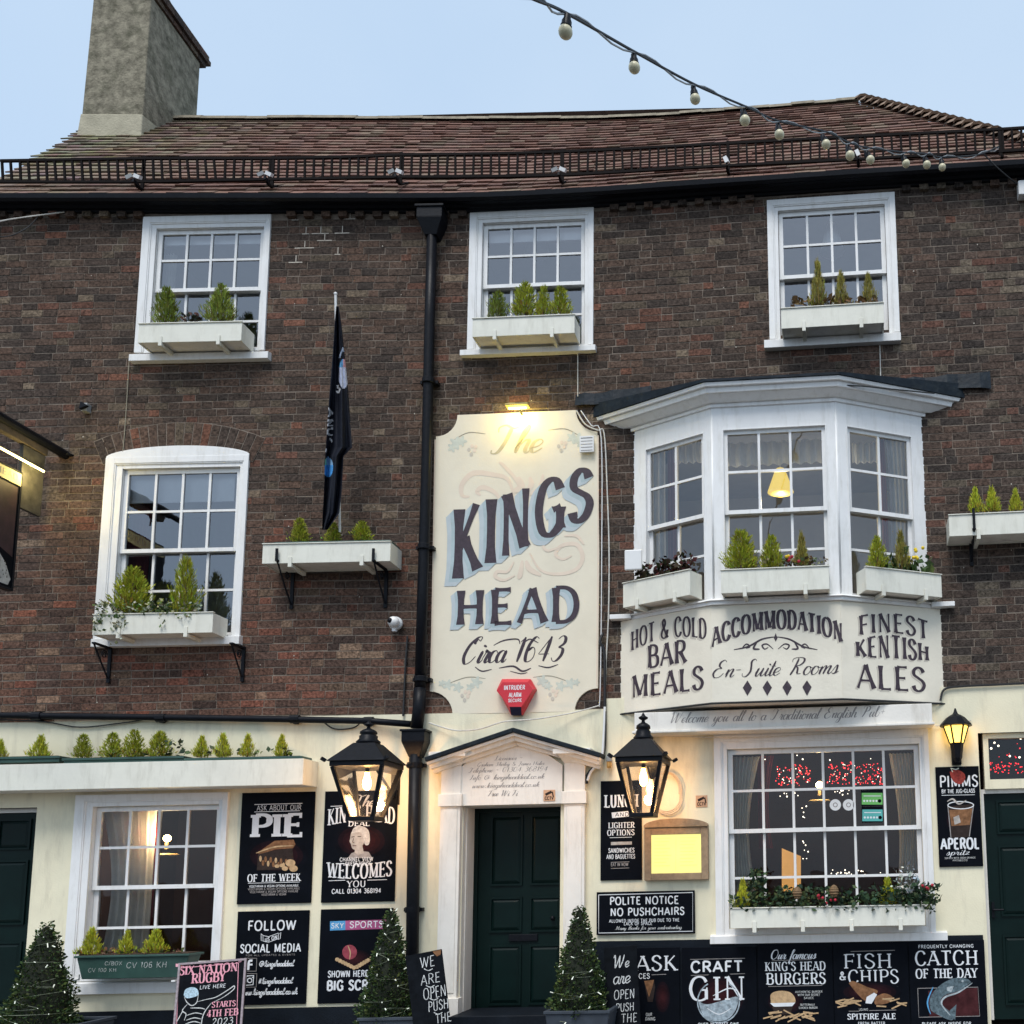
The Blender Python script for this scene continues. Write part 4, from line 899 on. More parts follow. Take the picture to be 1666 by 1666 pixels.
# chimney
c0, c1 = uz(145, 80, -2.2)[0], uz(240, 80, -2.2)[0]; CT = uz(322, 92, -3.45)[1]; CB = uz(190, 240, -2.2)[1]
Y0, Y1 = 2.2, 3.45; cx = (c0 + c1) / 2; hw = (c1 - c0) / 2
CHM = empty('chimney', Matrix.Translation((cx, 0, 0)), parent=ROOF)
m = MB(); nz_ = 14
rr = random.Random(3)
m.hexa([(-hw - .04, Y0 - .03, CB - 1.0), (hw + .02, Y0 - .03, CB - 1.0), (hw, Y1, CB - 1.0), (-hw, Y1, CB - 1.0), (-hw, Y0, CT - .12), (hw, Y0, CT - .12), (hw, Y1, CT - .12), (-hw, Y1, CT - .12)])
m.build('stack', M_conc, CHM, bevel=0.02)
zs_ = uz(190, 186, -2.2)[1]
m = MB(); m.hexa([(-hw - .095, Y0 - .07, CB - .6), (hw + .05, Y0 - .07, CB - .6), (hw + .05, Y1 - .3, CB - .6), (-hw - .095, Y1, CB - .6), (-hw - .03, Y0 - .03, zs_), (hw + .012, Y0 - .03, zs_ - .03), (hw + .012, Y1 - .1, zs_ + .25), (-hw - .03, Y1, zs_)])
m.build('mortar_skirt', M_concl, CHM, bevel=0.015)
for k in range(3):
    e = (.03, .07, .05)[k]; z0 = CT - .12 + k * .08
    perim = [(-hw - e, Y0 - e, 1, 0, 2 * hw + 2 * e), (hw + e, Y0 - e, 0, 1, Y1 - Y0 + 2 * e)]
    for (x, y, ux, uy, L) in perim:
        t = 0
        while t < L - .05:
            ln = min(.215, L - t); m = MB(); m.c = []; a = (x + ux * t, y + uy * t); b = (x + ux * (t + ln - .01), y + uy * (t + ln - .01))
            if ux: m.box(a[0], b[0], y, y + .1, z0, z0 + .07, brickcol(-2, 4))
            else: m.box(x - .1, x, a[1] + .1, b[1] + .1, z0, z0 + .07, brickcol(-2, 4))
            m.build('cap_brick', M_brick, CHM); t += .215
m = MB(); m.box(-hw, hw, Y0 + .04, Y1, CT - .12, CT + .115); m.build('cap', M_conc, CHM)
m = MB(); m.lathe([(.13, 0), (.12, .3), (.14, .32), (.14, .36)], (.1, 2.9, CT + .11), 14); m.build('chimney_pot', M_ridge, CHM, smooth=True)

# ================================================================ the big painted sign
SG = Rect(704, 976, 673, 1158, 0.03)
SGO = empty('painted_wall_sign', SG.M(), 'tall cream painted sign reading The Kings Head Circa 1643', 'sign')
B = Board(SGO, SG.M())
q = [(742, 676)] + [(935, 669)]
def arcpts(cx, cy, r, a0, a1, n=8): return [(cx + r * math.cos(R(lerp(a0, a1, i / n))), cy - r * math.sin(R(lerp(a0, a1, i / n)))) for i in range(n + 1)]
outl = arcpts(709, 675, 35, 270, 360) + arcpts(972, 667, 35, 180, 270) + [(975, 900), (973, 1118)] + arcpts(973, 1158, 38, 90, 180) + arcpts(699, 1162, 37, 0, 90) + [(704, 900)]
m = MB(); m.prism([B.L(*p) for p in outl], 0.0, 0.035); m.build('panel', M_sign, SGO, bevel=0.004)
B.line([(708, 715), (705, 900), (701, 1122)], 2.2, M_pink, taper=False); B.line([(973, 708), (973, 900), (971, 1116)], 2.2, M_pink)
# faint scrolls
for pts, wd in (([(838, 812), (826, 780), (800, 772), (770, 770), (752, 788), (752, 806), (764, 808)], 9), ([(820, 822), (806, 802), (786, 793), (776, 800), (782, 806)], 8), ([(846, 808), (842, 784), (820, 758), (812, 752)], 6), ([(850, 806), (864, 790), (862, 776)], 9), ([(858, 806), (878, 794), (884, 772)], 8), ([(834, 800), (848, 792), (843, 776)], 12),
                ([(862, 900), (880, 928), (910, 934), (938, 926), (948, 906), (938, 886), (914, 888), (904, 902), (916, 910), (930, 904)], 7), ([(856, 912), (862, 926), (880, 936)], 9), ([(850, 912), (846, 936), (842, 940)], 8), ([(836, 914), (826, 930), (810, 930), (806, 938), (820, 944), (838, 936)], 6), ([(892, 882), (884, 888), (892, 896), (916, 888)], 5), ([(918, 872), (938, 872), (950, 886)], 5), ([(792, 824), (804, 816), (815, 826)], 4)):
    B.line(pts, wd, M_pink, 'scroll', True, True)
M_blue = mat('mid_blue_shade', (0.40, 0.49, 0.51), 0.7, 0.1, 8)
xk, zk = B.L(738, 945); xs_, zs_ = B.L(962, 838); ppm = 1 / B.sc(840, 900)[0]
def kw(x, z, xk=xk, xs_=xs_, zk=zk, zs_=zs_):
    t = (x - xk) / (xs_ - xk); f = lerp(1.17, 0.80, t); return (x, lerp(zk, zs_, t) + (z - zk) * f)
def shade(fn, dx, dz, n=9):
    for i in range(n, 0, -1): fn(M_blue2 if i > 4 else M_blue, dx * i / n, dz * i / n)
    fn(M_navy, 0, 0)
w_ = (xs_ - xk)
def kings(mm, dx, dz): text(B.mb('lettering', mm, 'k'), 'KINGS', (xk + xs_) / 2, zk, w_, 100 / ppm, 'kings', B.y(), kw, 1.0, 0, dx, dz)
shade(kings, -0.085, -0.085)
hx, hz = B.L(842, 1014); hw_ = 198 / ppm
def head(mm, dx, dz): text(B.mb('lettering', mm, 'h'), 'HEAD', hx, hz, hw_, 56 / ppm, 'kings', B.y(), None, 1.0, 0, dx, dz)
shade(head, -0.07, -0.055)
B.lay = 0
B.text('The', 842, 737, 82, 44, 'scriptb', M_gold, 1.0)
B.text('Circa 1643', 836, 1077, 165, 40, 'script', M_navy, 1.15)
for pts, wd in (([(803, 1050), (820, 1042), (842, 1040), (846, 1048)], 2.5), ([(850, 1048), (862, 1040), (876, 1046)], 2.2), ([(812, 1087), (835, 1084), (850, 1092), (864, 1087)], 3.2), ([(773, 1085), (784, 1092), (800, 1089)], 2.2), ([(876, 1083), (892, 1086), (908, 1081)], 2.2), ([(830, 1092), (848, 1096), (858, 1094)], 1.6)): B.line(pts, wd, M_navy, 'flourish', True, True)
for sgn, cx, cy in ((1, 748, 724), (-1, 934, 718), (1, 745, 1112), (-1, 912, 1110)):
    low = cy > 1000; B.lay = 0
    B.line([(cx - 10 * sgn, cy - 8), (cx + 14 * sgn, cy - 20), (cx + 42 * sgn, cy - 18)] if not low else [(cx - 20 * sgn, cy + 2), (cx + 15 * sgn, cy - 10), (cx + 45 * sgn, cy - 8)], 1.6, M_vine, 'vine', True, True)
    for (ox, oy, r) in ((-6, -3, 11), (3, -6, 9), (-12, 4, 8)) if not low else ((-16, 2, 9), (0, 6, 9), (30, -2, 10), (20, 6, 7), (-26, 0, 6)):
        B.poly([(cx + sgn * ox + r * (1 + .35 * math.cos(5 * t)) * math.cos(t) * .8, cy + oy + r * (1 + .35 * math.cos(5 * t)) * math.sin(t) * .8) for t in [2 * math.pi * i / 25 for i in range(25)]], M_sage, 'leaf')
    gx, gy = (cx + 20 * sgn, cy + 2) if not low else (cx + 12 * sgn, cy + 14)
    for j, (ox, oy) in enumerate(((0, 0), (-5, 6), (4, 7), (-1, 13), (6, 1))): B.ell(gx + ox, gy + oy, 2.8, 3.4, M_shadow if j % 2 else M_pink, 'grape', 10)
B.done()
# small plaque near its top right corner
pr = Rect(943, 966, 709, 735, 0.075); o = empty('notice_plaque', pr.M(), 'small white notice plaque at the top right of the tall sign', 'plaque')
m = MB(); m.box(-pr.w / 2, pr.w / 2, 0, .02, 0, pr.h); m.build('plate', M_wplas, o); B = Board(o, pr.M())
for k in range(5): B.line([(945, 713 + k * 5), (964, 712 + k * 5)], 1.3, M_greyl if k else M_dcable)
B.done()
# alarm box
ar = Rect(806, 868, 1102, 1160, 0.14); o = empty('alarm_box', ar.M(), 'red diamond-shaped burglar alarm box above the pediment', 'alarm')
def al(px, py, y): s, z = uz(px, py, .14); return (s - ar.sc, y, z - ar.z0)
fo = [(818, 1110), (858, 1110), (867, 1122), (848, 1150), (829, 1150), (808, 1124)]; bo = [(814, 1103), (860, 1103), (869, 1119), (846, 1162), (829, 1162), (806, 1119)]
m = MB(); F = [al(x, y, 0) for x, y in fo]; K = [al(x, y, .06) for x, y in bo]; G = [al(x, y, .11) for x, y in bo]
m.face(F); [m.face([F[i], F[(i + 1) % 6], K[(i + 1) % 6], K[i]]) for i in range(6) if i != 3]; [m.face([K[i], K[(i + 1) % 6], G[(i + 1) % 6], G[i]]) for i in range(6) if i != 3]
m.build('housing', M_red, o)
m = MB(); m.face([F[3], F[4], K[4], K[3]]); m.face([K[3], K[4], G[4], G[3]]); m.build('strobe', M_dblue, o)
B = Board(o, ar.M()); B.text('INTRUDER', 837, 1122, 34, 7, 'bold', wt=.8); B.text('ALARM', 838, 1134, 20, 7, 'bold', wt=.8); B.text('SECURE', 838, 1142, 22, 5, 'bold', wt=.8); B.done()

# ================================================================ painted panels under the bay
def on_panel(k):
    o, M = PANEL[k]; return Board(o, M)
def dsh(B, t, x, y, w, h, st, warp=None, wt=1.0):
    a = B.sc(x, y)[0]
    B.text(t, x, y, w, h, st, M_shadow, wt, warp, 0, 'lettering', -2.5 * a, -2.0 * a); B.text(t, x, y, w, h, st, M_navy, wt, warp)
def arcw(B, x, y, half, rise):
    cx, cz = B.L(x, y); a = B.sc(x, y)[0] * half; r = B.sc(x, y)[1] * rise
    return lambda X, Z: (X, Z - r * ((X - cx) / a) ** 2)
B = on_panel(0)
dsh(B, 'HOT & COLD', 1087, 1037, 122, 31, 'flare', arcw(B, 1087, 1037, 62, 13)); dsh(B, 'BAR', 1085, 1082, 62, 36, 'flare'); dsh(B, 'MEALS', 1085, 1128, 116, 36, 'flare'); B.done()
B = on_panel(1)
dsh(B, 'ACCOMMODATION', 1264, 1023, 212, 30, 'flare', arcw(B, 1264, 1023, 106, 26), 1.25)
for sg in (1, -1):
    f = lambda x, y: (1262 + sg * x, y)
    B.line([f(0, 1036), f(22, 1040), f(45, 1052), f(68, 1057)], 3, M_navy, 'flourish', True, True); B.line([f(4, 1056), f(14, 1048), f(22, 1050), f(18, 1056), f(12, 1053)], 2.6, M_navy, 'flourish', True, True)
    B.line([f(26, 1056), f(36, 1055), f(30, 1044)], 3.4, M_navy, 'flourish', True, True); B.line([f(56, 1056), f(48, 1048), f(42, 1052), f(48, 1055)], 2.4, M_navy, 'flourish', True, True)
B.poly([(1262, 1030), (1265, 1038), (1262, 1044), (1259, 1038)], M_navy, 'flourish')
B.text('En-Suite Rooms', 1262, 1099, 205, 27, 'script', M_navy, 1.0)
for i in range(4):
    x = 1216 + i * 32.3; B.poly([(x, 1107), (x + 7.5, 1119 - i * .4), (x, 1132), (x - 7.5, 1119 - i * .4)], M_navy, 'diamond')
B.done()
def kent(B):
    cx, cz = B.L(1453, 1071); a = B.sc(1453, 1071)[0] * 59
    return lambda X, Z: (X, cz + (Z - cz) * (1 - .42 * ((X - cx) / a) ** 2))
B = on_panel(2)
dsh(B, 'FINEST', 1455, 1029, 112, 30, 'flare', arcw(B, 1455, 1032, 58, 9)); dsh(B, 'KENTISH', 1453, 1071, 118, 37, 'flare', kent(B)); dsh(B, 'ALES', 1451, 1122, 110, 38, 'flare'); B.done()
B = Board(WELC, WB.M()); B.text('Welcome you all to a Traditional English Pub+', 1265, 1171, 352, 17, 'script', M_greyl, 1.1); B.done()
# licensee's tablet
B = Board(TAB, frame(dr.sc, 0, dr.z0)); B.y0 = -0.085
for t, x, y, w, h in (('Licensees ~', 832, 1238, 46, 7), ('Graham Shirley & James Hales', 835, 1247, 108, 6), ('Telephone ~ 01304 368194', 831, 1257, 128, 7.5), ('Info @ kingsheaddeal.co.uk', 829, 1269, 120, 8), ('www.kingsheaddeal.co.uk', 827, 1282, 108, 8), ('Free Wi Fi', 822, 1296, 48, 9)): B.text(t, x, y, w, h, 'script', M_greyl, 1.3)
B.done()

# ================================================================ poster boards
def board(label, xl, xr, yt, yb, d=0.045, t=0.018, name='poster_board', cat='poster', group=None, m=M_board, tilt=0.0, border=None, lean=0.0):
    r = Rect(xl, xr, yt, yb, d); M = r.M(tilt)
    if lean: M = M @ Matrix.Rotation(lean, 4, 'X')
    o = empty(name, M, label, cat, group)
    b = MB(); b.box(-r.w / 2, r.w / 2, 0, t, 0, r.h); b.build('panel', m, o, bevel=0.003)
    if border: b = MB(); b.ring(-r.w / 2, r.w / 2, 0, r.h, 0.02, -0.012, 0.001); b.build('frame', border, o)
    return Board(o, M)
MAR = [mat('maroon_print_%d' % i, (0.0035 + .0075 * i, 0.0042 + .0014 * i, 0.0072 + .0012 * i), .6, .3, 9, spec=.06) for i in range(6)]
GP = 'black food and event posters'
B = board('black poster reading PIE OF THE WEEK beside the left sash window', 389.5, 509, 1289, 1470, group=GP)
B.line([(414, 1309), (492, 1307)], 1); B.text('ASK ABOUT OUR', 454, 1318, 72, 8, 'thin'); B.line([(414, 1321), (488, 1319)], 1)
B.glow(450, 1392, 52, 30, MAR)
B.text('PIE', 450, 1361, 82, 36, 'slab', wt=1.25)
B.poly([(418, 1388), (447, 1368), (478, 1366), (481, 1374), (477, 1380), (448, 1382), (424, 1390)], M_brown); B.poly([(420, 1390), (448, 1383), (476, 1380), (478, 1400), (470, 1414), (418, 1416)], M_dkprint)
for i in range(12): B.ell(424 + i * 4.2, 1397 + (i * 7 % 13), 2.2, 5, M_brown if i % 3 else M_tan, n=8)
B.line([(417, 1388), (447, 1378), (478, 1376)], 2.5, M_tan, 'picture', True, True)
for x, y, r in ((451, 1409, 4), (459, 1408, 4), (473, 1404, 8), (464, 1413, 5), (478, 1413, 7)): B.ell(x, y, r, r * .75, M_tan)
B.text('OF THE WEEK', 446, 1434, 86, 12, 'roman', wt=1.3); B.line([(404, 1437), (488, 1435)], .8)
for k, w in enumerate((80, 84, 78, 40)): B.text('VEGETARIAN & VEGAN OPTIONS AVAILABLE'[:[36, 36, 34, 18][k]], 446, 1443 + k * 4.6, w, 3.4, 'sans', M_greyl if k else M_wlet)
B.done()
B = board('black poster with a portrait reading WELCOMES YOU behind the left lantern', 525.5, 644, 1286.5, 1467.5, group=GP)
B.glow(588, 1368, 46, 30, MAR); B.text('The', 592, 1312, 34, 18, 'scriptb'); B.line([(538, 1312), (560, 1311)], 1)
B.text('KINGS HEAD', 588, 1336, 108, 26, 'roman', wt=1.2, warp=arcw(B, 588, 1336, 54, 6)); B.text('DEAL', 584, 1344, 34, 9, 'roman', wt=1.4)
B.poly([(566, 1396), (572, 1388), (584, 1384), (600, 1386), (606, 1396)], M_greyl); B.poly([(578, 1378), (590, 1376), (592, 1388), (583, 1391), (577, 1387)], M_skin)
B.poly([(570, 1364), (572, 1354), (580, 1349), (592, 1352), (594, 1364), (590, 1376), (582, 1382), (574, 1381), (571, 1373), (569, 1369)], M_skin, smooth=True)
M_wig = mat('grey_wig_print', (0.50, 0.49, 0.47), 0.6, 0.3, 30, spec=.08)
B.poly([(572, 1356), (576, 1347), (588, 1344), (599, 1350), (602, 1364), (600, 1374), (594, 1374), (591, 1362), (586, 1354)], M_wig, smooth=True)
B.line([(572, 1362), (577, 1361)], 1.2, M_dkprint, 'picture'); B.line([(582, 1361), (588, 1361)], 1.2, M_dkprint, 'picture'); B.line([(576, 1363), (574, 1370), (577, 1371)], 1, M_dkprint, 'picture', True, True); B.line([(574, 1376), (580, 1376)], 1.2, M_maroon, 'picture')
B.text('CHANNEL VIEW', 580, 1401, 54, 6, 'sans'); B.text('GUEST HOUSE', 583, 1408, 42, 6, 'sans')
B.text('WELCOMES', 585, 1429, 104, 24, 'roman', wt=1.2, warp=lambda X, Z: (X, Z + 0.06 * ((X) / .36) ** 2 * .4)); B.line([(535, 1433), (562, 1432)], 1); B.line([(598, 1432), (630, 1431)], 1)
B.text('YOU', 580, 1443, 30, 10, 'roman', wt=1.3); B.text('CALL 01304 368194', 580, 1453, 80, 7, 'sans', wt=1.2); B.done()
B = board('black poster reading FOLLOW on SOCIAL MEDIA beside the rugby chalkboard', 383, 500, 1482, 1634.5, group=GP)
B.text('FOLLOW', 442, 1513, 78, 15, 'sans', wt=1.1)
for pts in ([(425, 1519), (425, 1530), (428, 1531), (428, 1522)], [(428, 1522), (437, 1524), (453, 1518), (453, 1527), (437, 1533), (428, 1531)], [(453, 1520), (457, 1517), (456, 1527), (453, 1529)]): B.line(pts + [pts[0]], .9, name='ribbon')
B.text('US ON', 441, 1529, 20, 6, 'sans', wt=1.2, warp=lambda X, Z: (X, Z + .25 * (X - .02) + 0.002))
B.text('SOCIAL MEDIA', 440, 1549, 98, 13, 'sans', wt=1.1); B.text('FOR ALL UPDATES & EVENTS', 440, 1555, 80, 2.5, 'sans', M_greyl)
for y, yy in ((1559, 1580), (1584, 1606)): B.line([(398, y), (418, y), (417, yy), (396, yy), (398, y)], 1, M_greyl, 'logo')
M_wl = M_wlet
B.line([(411, 1563), (407, 1563), (405, 1566), (404, 1578)], 3.6, M_wl, 'logo', False, True); B.line([(400, 1570), (411, 1569)], 3, M_wl, 'logo')
B.line([(401, 1588), (413, 1587), (412, 1602), (400, 1603), (401, 1588)], 1.6, M_wl, 'logo'); B.line(arcpts(406.5, 1595, 3.6, 0, 360, 12), 1.6, M_wl, 'logo'); B.ell(411, 1590, 1, 1, M_wl, 'logo', 8)
B.text('@kingsheaddeal', 450, 1572, 56, 9.5, 'scriptu', wt=1.2); B.text('#kingsheaddeal', 448, 1600, 56, 9.5, 'scriptu', wt=1.2); B.text('www.kingsheaddeal.co.uk', 438, 1618, 92, 10, 'scriptu', wt=1.2); B.done()
B = board('black poster reading SPORTS SHOWN HERE ON BIG SCREEN behind the middle-left topiary', 519, 637, 1478.5, 1632, group=GP)
B.poly([(537, 1499), (562, 1498), (562, 1513), (537, 1514)], M_cyan); B.poly([(562, 1498), (630, 1496), (630, 1511), (562, 1513)], M_purple)
B.text('SKY', 549, 1510, 20, 8, 'sans'); B.text('SPORTS', 596, 1509, 54, 10, 'sans')
B.glow(577, 1560, 32, 18, MAR); M_ball = mat('cricket_ball_print', (0.30, 0.06, 0.08), 0.6, .3, 20, spec=.08); B.ell(569, 1549, 12, 12, M_ball); B.line([(566, 1538), (570, 1549), (569, 1561)], 2, M_tan, 'picture', True, True)
for i in range(7): B.ell(549 + i * 4.5, 1561 + i * 2.2, 3.6, 3.2, M_tan); B.ell(581 + i * 4.0, 1573 - i * 2.4, 3.6, 3.2, M_tan)
B.text('SHOWN HERE ON', 576, 1589, 84, 10, 'sans', wt=1.1); B.text('BIG SCREEN', 582, 1610, 100, 15, 'bold'); B.done()
B = board('narrow black poster reading LUNCH and LIGHTER OPTIONS left of the lit menu case', 977, 1044, 1270, 1432, group=GP)
B.text('LUNCH', 1011, 1313, 54, 20, 'roman', wt=1.4); B.poly([(995, 1322), (1028, 1319), (1028, 1328), (996, 1331)], M_wlet, 'label_strip'); B.text('AND', 1012, 1328, 22, 6, 'sans', M_board)
B.text('LIGHTER', 1011, 1347, 42, 9, 'roman', wt=1.3); B.text('OPTIONS', 1010, 1359, 44, 9, 'roman', wt=1.3); B.line([(992, 1363), (1028, 1362)], .8); B.poly([(994, 1370), (1028, 1369), (1028, 1374), (994, 1375)], M_skin, 'label_strip')
B.text('SANDWICHES', 1011, 1387, 42, 7, 'sans'); B.text('AND BAGUETTES', 1010, 1397, 46, 7, 'sans'); B.line([(994, 1403), (1024, 1402)], .8, M_greyl); B.text('EAT IN NOW', 1008, 1409, 28, 5, 'sans', M_greyl); B.line([(994, 1413), (1024, 1412)], .8, M_greyl); B.done()
B = board('wide black notice reading POLITE NOTICE NO PUSHCHAIRS under the menu case', 970.5, 1130.5, 1450, 1520, d=0.06, name='notice_board', cat='notice')
B.line([(974, 1456), (1127, 1452), (1127, 1515), (974, 1518), (974, 1456)], 1.2, name='border_line')
B.text('POLITE NOTICE', 1048, 1471, 112, 12, 'sans', wt=1.15); B.text('NO PUSHCHAIRS', 1053, 1489, 120, 12, 'sans', wt=1.15); B.text('ALLOWED INSIDE THE PUB DUE TO THE', 1048, 1500, 114, 5, 'sans'); B.text('LACK OF SPACE', 1038, 1505, 46, 5, 'sans'); B.text('Many thanks for your understanding', 1055, 1512, 108, 6, 'script', M_chalk, 1.5); B.done()
B = board('tall narrow black cocktail poster under the small lamp at right', 1525, 1596, 1247, 1410, group=GP)
B.text('PIMMS', 1560, 1280, 62, 18, 'sans', wt=.9); M_straw = mat('strawberry_print', (0.30, 0.05, 0.04), .6, .4, 40, spec=.08); B.poly([(1545, 1256), (1556, 1252), (1568, 1258), (1570, 1268), (1562, 1276), (1550, 1270)], M_straw, smooth=True); B.line([(1550, 1256), (1547, 1250), (1555, 1252), (1560, 1250)], 2, M_sage, 'picture')
B.text('BY THE JUG=GLASS', 1559, 1290, 54, 6, 'sans'); B.line([(1532, 1294), (1586, 1293)], .8); B.glow(1562, 1334, 26, 26, MAR)
B.poly([(1542, 1312), (1584, 1308), (1577, 1362), (1547, 1363)], M_dkprint); B.line([(1542, 1310), (1547, 1362)], 1.4, M_greyl, 'picture'); B.line([(1584, 1308), (1577, 1361)], 1.4, M_greyl, 'picture'); B.poly([(1544, 1318), (1582, 1315), (1578, 1342), (1548, 1344)], M_brown)
B.line([(1563 + 21 * math.cos(a_), 1310 + 6 * math.sin(a_)) for a_ in [i * .314 for i in range(21)]], 1.5, M_wlet, 'picture'); B.line([(1541, 1304), (1550, 1300), (1560, 1308), (1572, 1302)], 3, M_skin, 'picture', True, True); B.poly([(1551, 1330), (1560, 1326), (1563, 1338), (1553, 1342)], M_skin)
B.text('APEROL', 1562, 1381, 62, 17, 'bold', wt=.9); B.text('spritz', 1559, 1391, 38, 10, 'scriptb'); B.text('SERVED WITH SODA ORANGE', 1562, 1397, 50, 2.6, 'sans', M_chalk); B.text('PROSECCO', 1562, 1401, 24, 2.6, 'sans', M_chalk); B.done()
# row of boards along the plinth, right of the door
B = board('black poster reading CRAFT GIN with a gin glass', 1110, 1232, 1541, 1740, d=.085, group=GP)
B.line([(1123, 1561), (1212, 1559)], .8, M_greyl); B.text('CRAFT', 1166, 1581, 84, 17, 'bold', wt=.95); B.line([(1124, 1587), (1212, 1584)], .8, M_greyl); B.glow(1172, 1622, 46, 40, MAR)
M_gl = mat('glass_print', (0.30, 0.36, 0.40), .6, .5, 25, spec=.08); B.poly([(1136, 1628), (1150, 1634), (1175, 1628), (1200, 1622), (1196, 1645), (1180, 1660), (1155, 1660), (1142, 1648)], M_gl, smooth=True)
B.text('GIN', 1167, 1627, 92, 38, 'roman', wt=1.05); B.line(arcpts(1169, 1630, 34, 60, -240, 26), 2, M_gl, 'picture'); B.line([(1160, 1620), (1185, 1608), (1200, 1612)], 2, M_wlet, 'picture', True, True); B.line([(1150, 1640), (1170, 1650), (1190, 1640)], 1.5, M_wlet, 'picture', True, True)
B.text('OVER 30 CRAFT GINS', 1169, 1670, 66, 6, 'sans'); B.done()
B = board("black poster reading King's Head burgers, with a burger picture", 1234, 1356.5, 1536, 1740, d=.085, group=GP)
B.text('Our famous', 1291, 1560, 74, 15, 'scriptb'); B.line([(1256, 1563), (1320, 1561)], .8, M_greyl); B.text("KING'S HEAD", 1294, 1579, 98, 14, 'roman', wt=1.2); B.text('BURGERS', 1295, 1601, 96, 18, 'roman', wt=1.2); B.line([(1250, 1605), (1338, 1603)], .8, M_greyl)
B.glow(1278, 1630, 34, 22, MAR); B.poly([(1254, 1628), (1254, 1618), (1262, 1613), (1276, 1612), (1288, 1616), (1294, 1626), (1290, 1632), (1258, 1633)], M_tan, smooth=True); B.poly([(1253, 1632), (1294, 1631), (1288, 1638), (1272, 1642), (1258, 1637)], M_wlet); B.poly([(1256, 1638), (1290, 1637), (1286, 1650), (1262, 1651)], M_dkprint)
rf = random.Random(4)
for i in range(22):
    x, y, a = rf.uniform(1246, 1324), rf.uniform(1646, 1660), rf.uniform(-.6, .6); B.line([(x - 8, y - 8 * a), (x + 8, y + 8 * a)], 2.2, M_tan, 'picture')
for k, t in enumerate(('AUTHENTIC BURGER', 'WITH OUR SECRET', 'SAUCE')): B.text(t, 1316, 1615 + k * 5, [44, 36, 16][k], 3.2, 'sans', M_chalk)
B.text('BUTTERMILK', 1314, 1636, 24, 3.2, 'sans', M_chalk); B.text('CHICKEN BURGER', 1315, 1641, 30, 3.2, 'sans', M_chalk); B.done()
B = board('black poster reading FISH & CHIPS, with battered fish', 1357.5, 1480, 1533, 1740, d=.085, group=GP)
B.line([(1384, 1548), (1456, 1546)], .8, M_greyl); B.text('FISH', 1412, 1575, 78, 23, 'roman'); B.text('&', 1371, 1594, 10, 13, 'roman', wt=1.4); B.text('CHIPS', 1421, 1600, 82, 22, 'roman'); B.line([(1426, 1606), (1460, 1605)], .8, M_greyl); B.glow(1415, 1614, 52, 18, MAR)
B.poly([(1381, 1600), (1388, 1596), (1412, 1606), (1428, 1612), (1420, 1622), (1408, 1628), (1396, 1618)], M_brown, smooth=True); B.poly([(1410, 1622), (1422, 1615), (1427, 1618), (1418, 1633), (1408, 1632)], M_wlet); B.poly([(1424, 1622), (1438, 1616), (1452, 1622), (1444, 1632), (1424, 1634)], M_brown, smooth=True)
for i in range(20):
    x, y, a = rf.choice((1384, 1450)) + rf.uniform(-18, 18), rf.uniform(1624, 1638), rf.uniform(-.5, .5); B.line([(x - 8, y - 8 * a), (x + 8, y + 8 * a)], 2.2, M_tan, 'picture')
B.line([(1381, 1645), (1398, 1645)], .8, M_greyl); B.text('USING', 1405, 1644, 15, 3.5, 'sans', M_chalk); B.line([(1414, 1644), (1458, 1643)], .8, M_greyl); B.text('SPITFIRE ALE', 1418, 1658, 78, 9, 'roman', wt=1.6); B.text('FRESH BATTER', 1418, 1667, 44, 4.5, 'sans'); B.done()
B = board('black poster reading CATCH OF THE DAY, with a leaping fish', 1481.5, 1606, 1530, 1740, d=.085, group=GP)
B.text('FREQUENTLY CHANGING', 1539, 1542, 90, 5, 'sans', wt=1.1); B.text('CATCH', 1540, 1570, 102, 23, 'roman', wt=1.1); B.text('OF THE DAY', 1540, 1591, 100, 15, 'roman', wt=1.3)
B.poly([(1510, 1612), (1590, 1607), (1593, 1652), (1512, 1655)], M_maroon); B.line([(1493, 1608), (1591, 1606), (1594, 1653), (1495, 1655), (1493, 1608)], 1, M_greyl, 'picture')
M_fish = mat('fish_print', (0.10, 0.14, 0.16), .6, .6, 30, spec=.08); M_fishl = mat('fish_belly_print', (0.36, 0.41, 0.43), .6, .4, 30, spec=.08)
B.poly([(1580, 1598), (1572, 1592), (1550, 1592), (1528, 1604), (1514, 1622), (1514, 1642), (1528, 1652), (1548, 1660), (1552, 1650), (1538, 1640), (1530, 1628), (1540, 1618), (1560, 1612)], M_fish, smooth=True)
B.line([(1582, 1599), (1560, 1614), (1538, 1622), (1532, 1634), (1546, 1652)], 3, M_fishl, 'picture', True, True); B.line([(1518, 1606), (1509, 1630), (1514, 1650)], 2.5, M_cyan, 'picture', True, True); B.poly([(1540, 1606), (1552, 1604), (1548, 1614), (1541, 1612)], M_fishl); B.poly([(1545, 1644), (1556, 1634), (1554, 1660)], M_fish); B.ell(1566, 1596, 2, 2, M_fishl, n=8)
B.text('PLEASE ASK INSIDE FOR', 1540, 1668, 80, 5, 'sans', wt=1.1); B.done()
B = board('black poster half hidden behind the right chalkboard', 1020, 1106, 1542, 1740, d=.085, group=GP)
B.text('ASK', 1068, 1579, 66, 24, 'roman', wt=1.15); B.line([(1060, 1586), (1084, 1585)], .8, M_greyl); B.text('PRICES', 1040, 1592, 34, 8, 'sans'); B.glow(1078, 1622, 14, 30, MAR); B.poly([(1048, 1596), (1064, 1594), (1066, 1606), (1062, 1630), (1054, 1630)], M_dkprint); B.poly([(1048, 1596), (1064, 1594), (1062, 1604), (1056, 1622)], M_brown)
B.text('OUR', 1056, 1653, 10, 5, 'sans', M_chalk); B.text('DINING', 1058, 1660, 16, 5, 'sans', M_chalk); B.done()

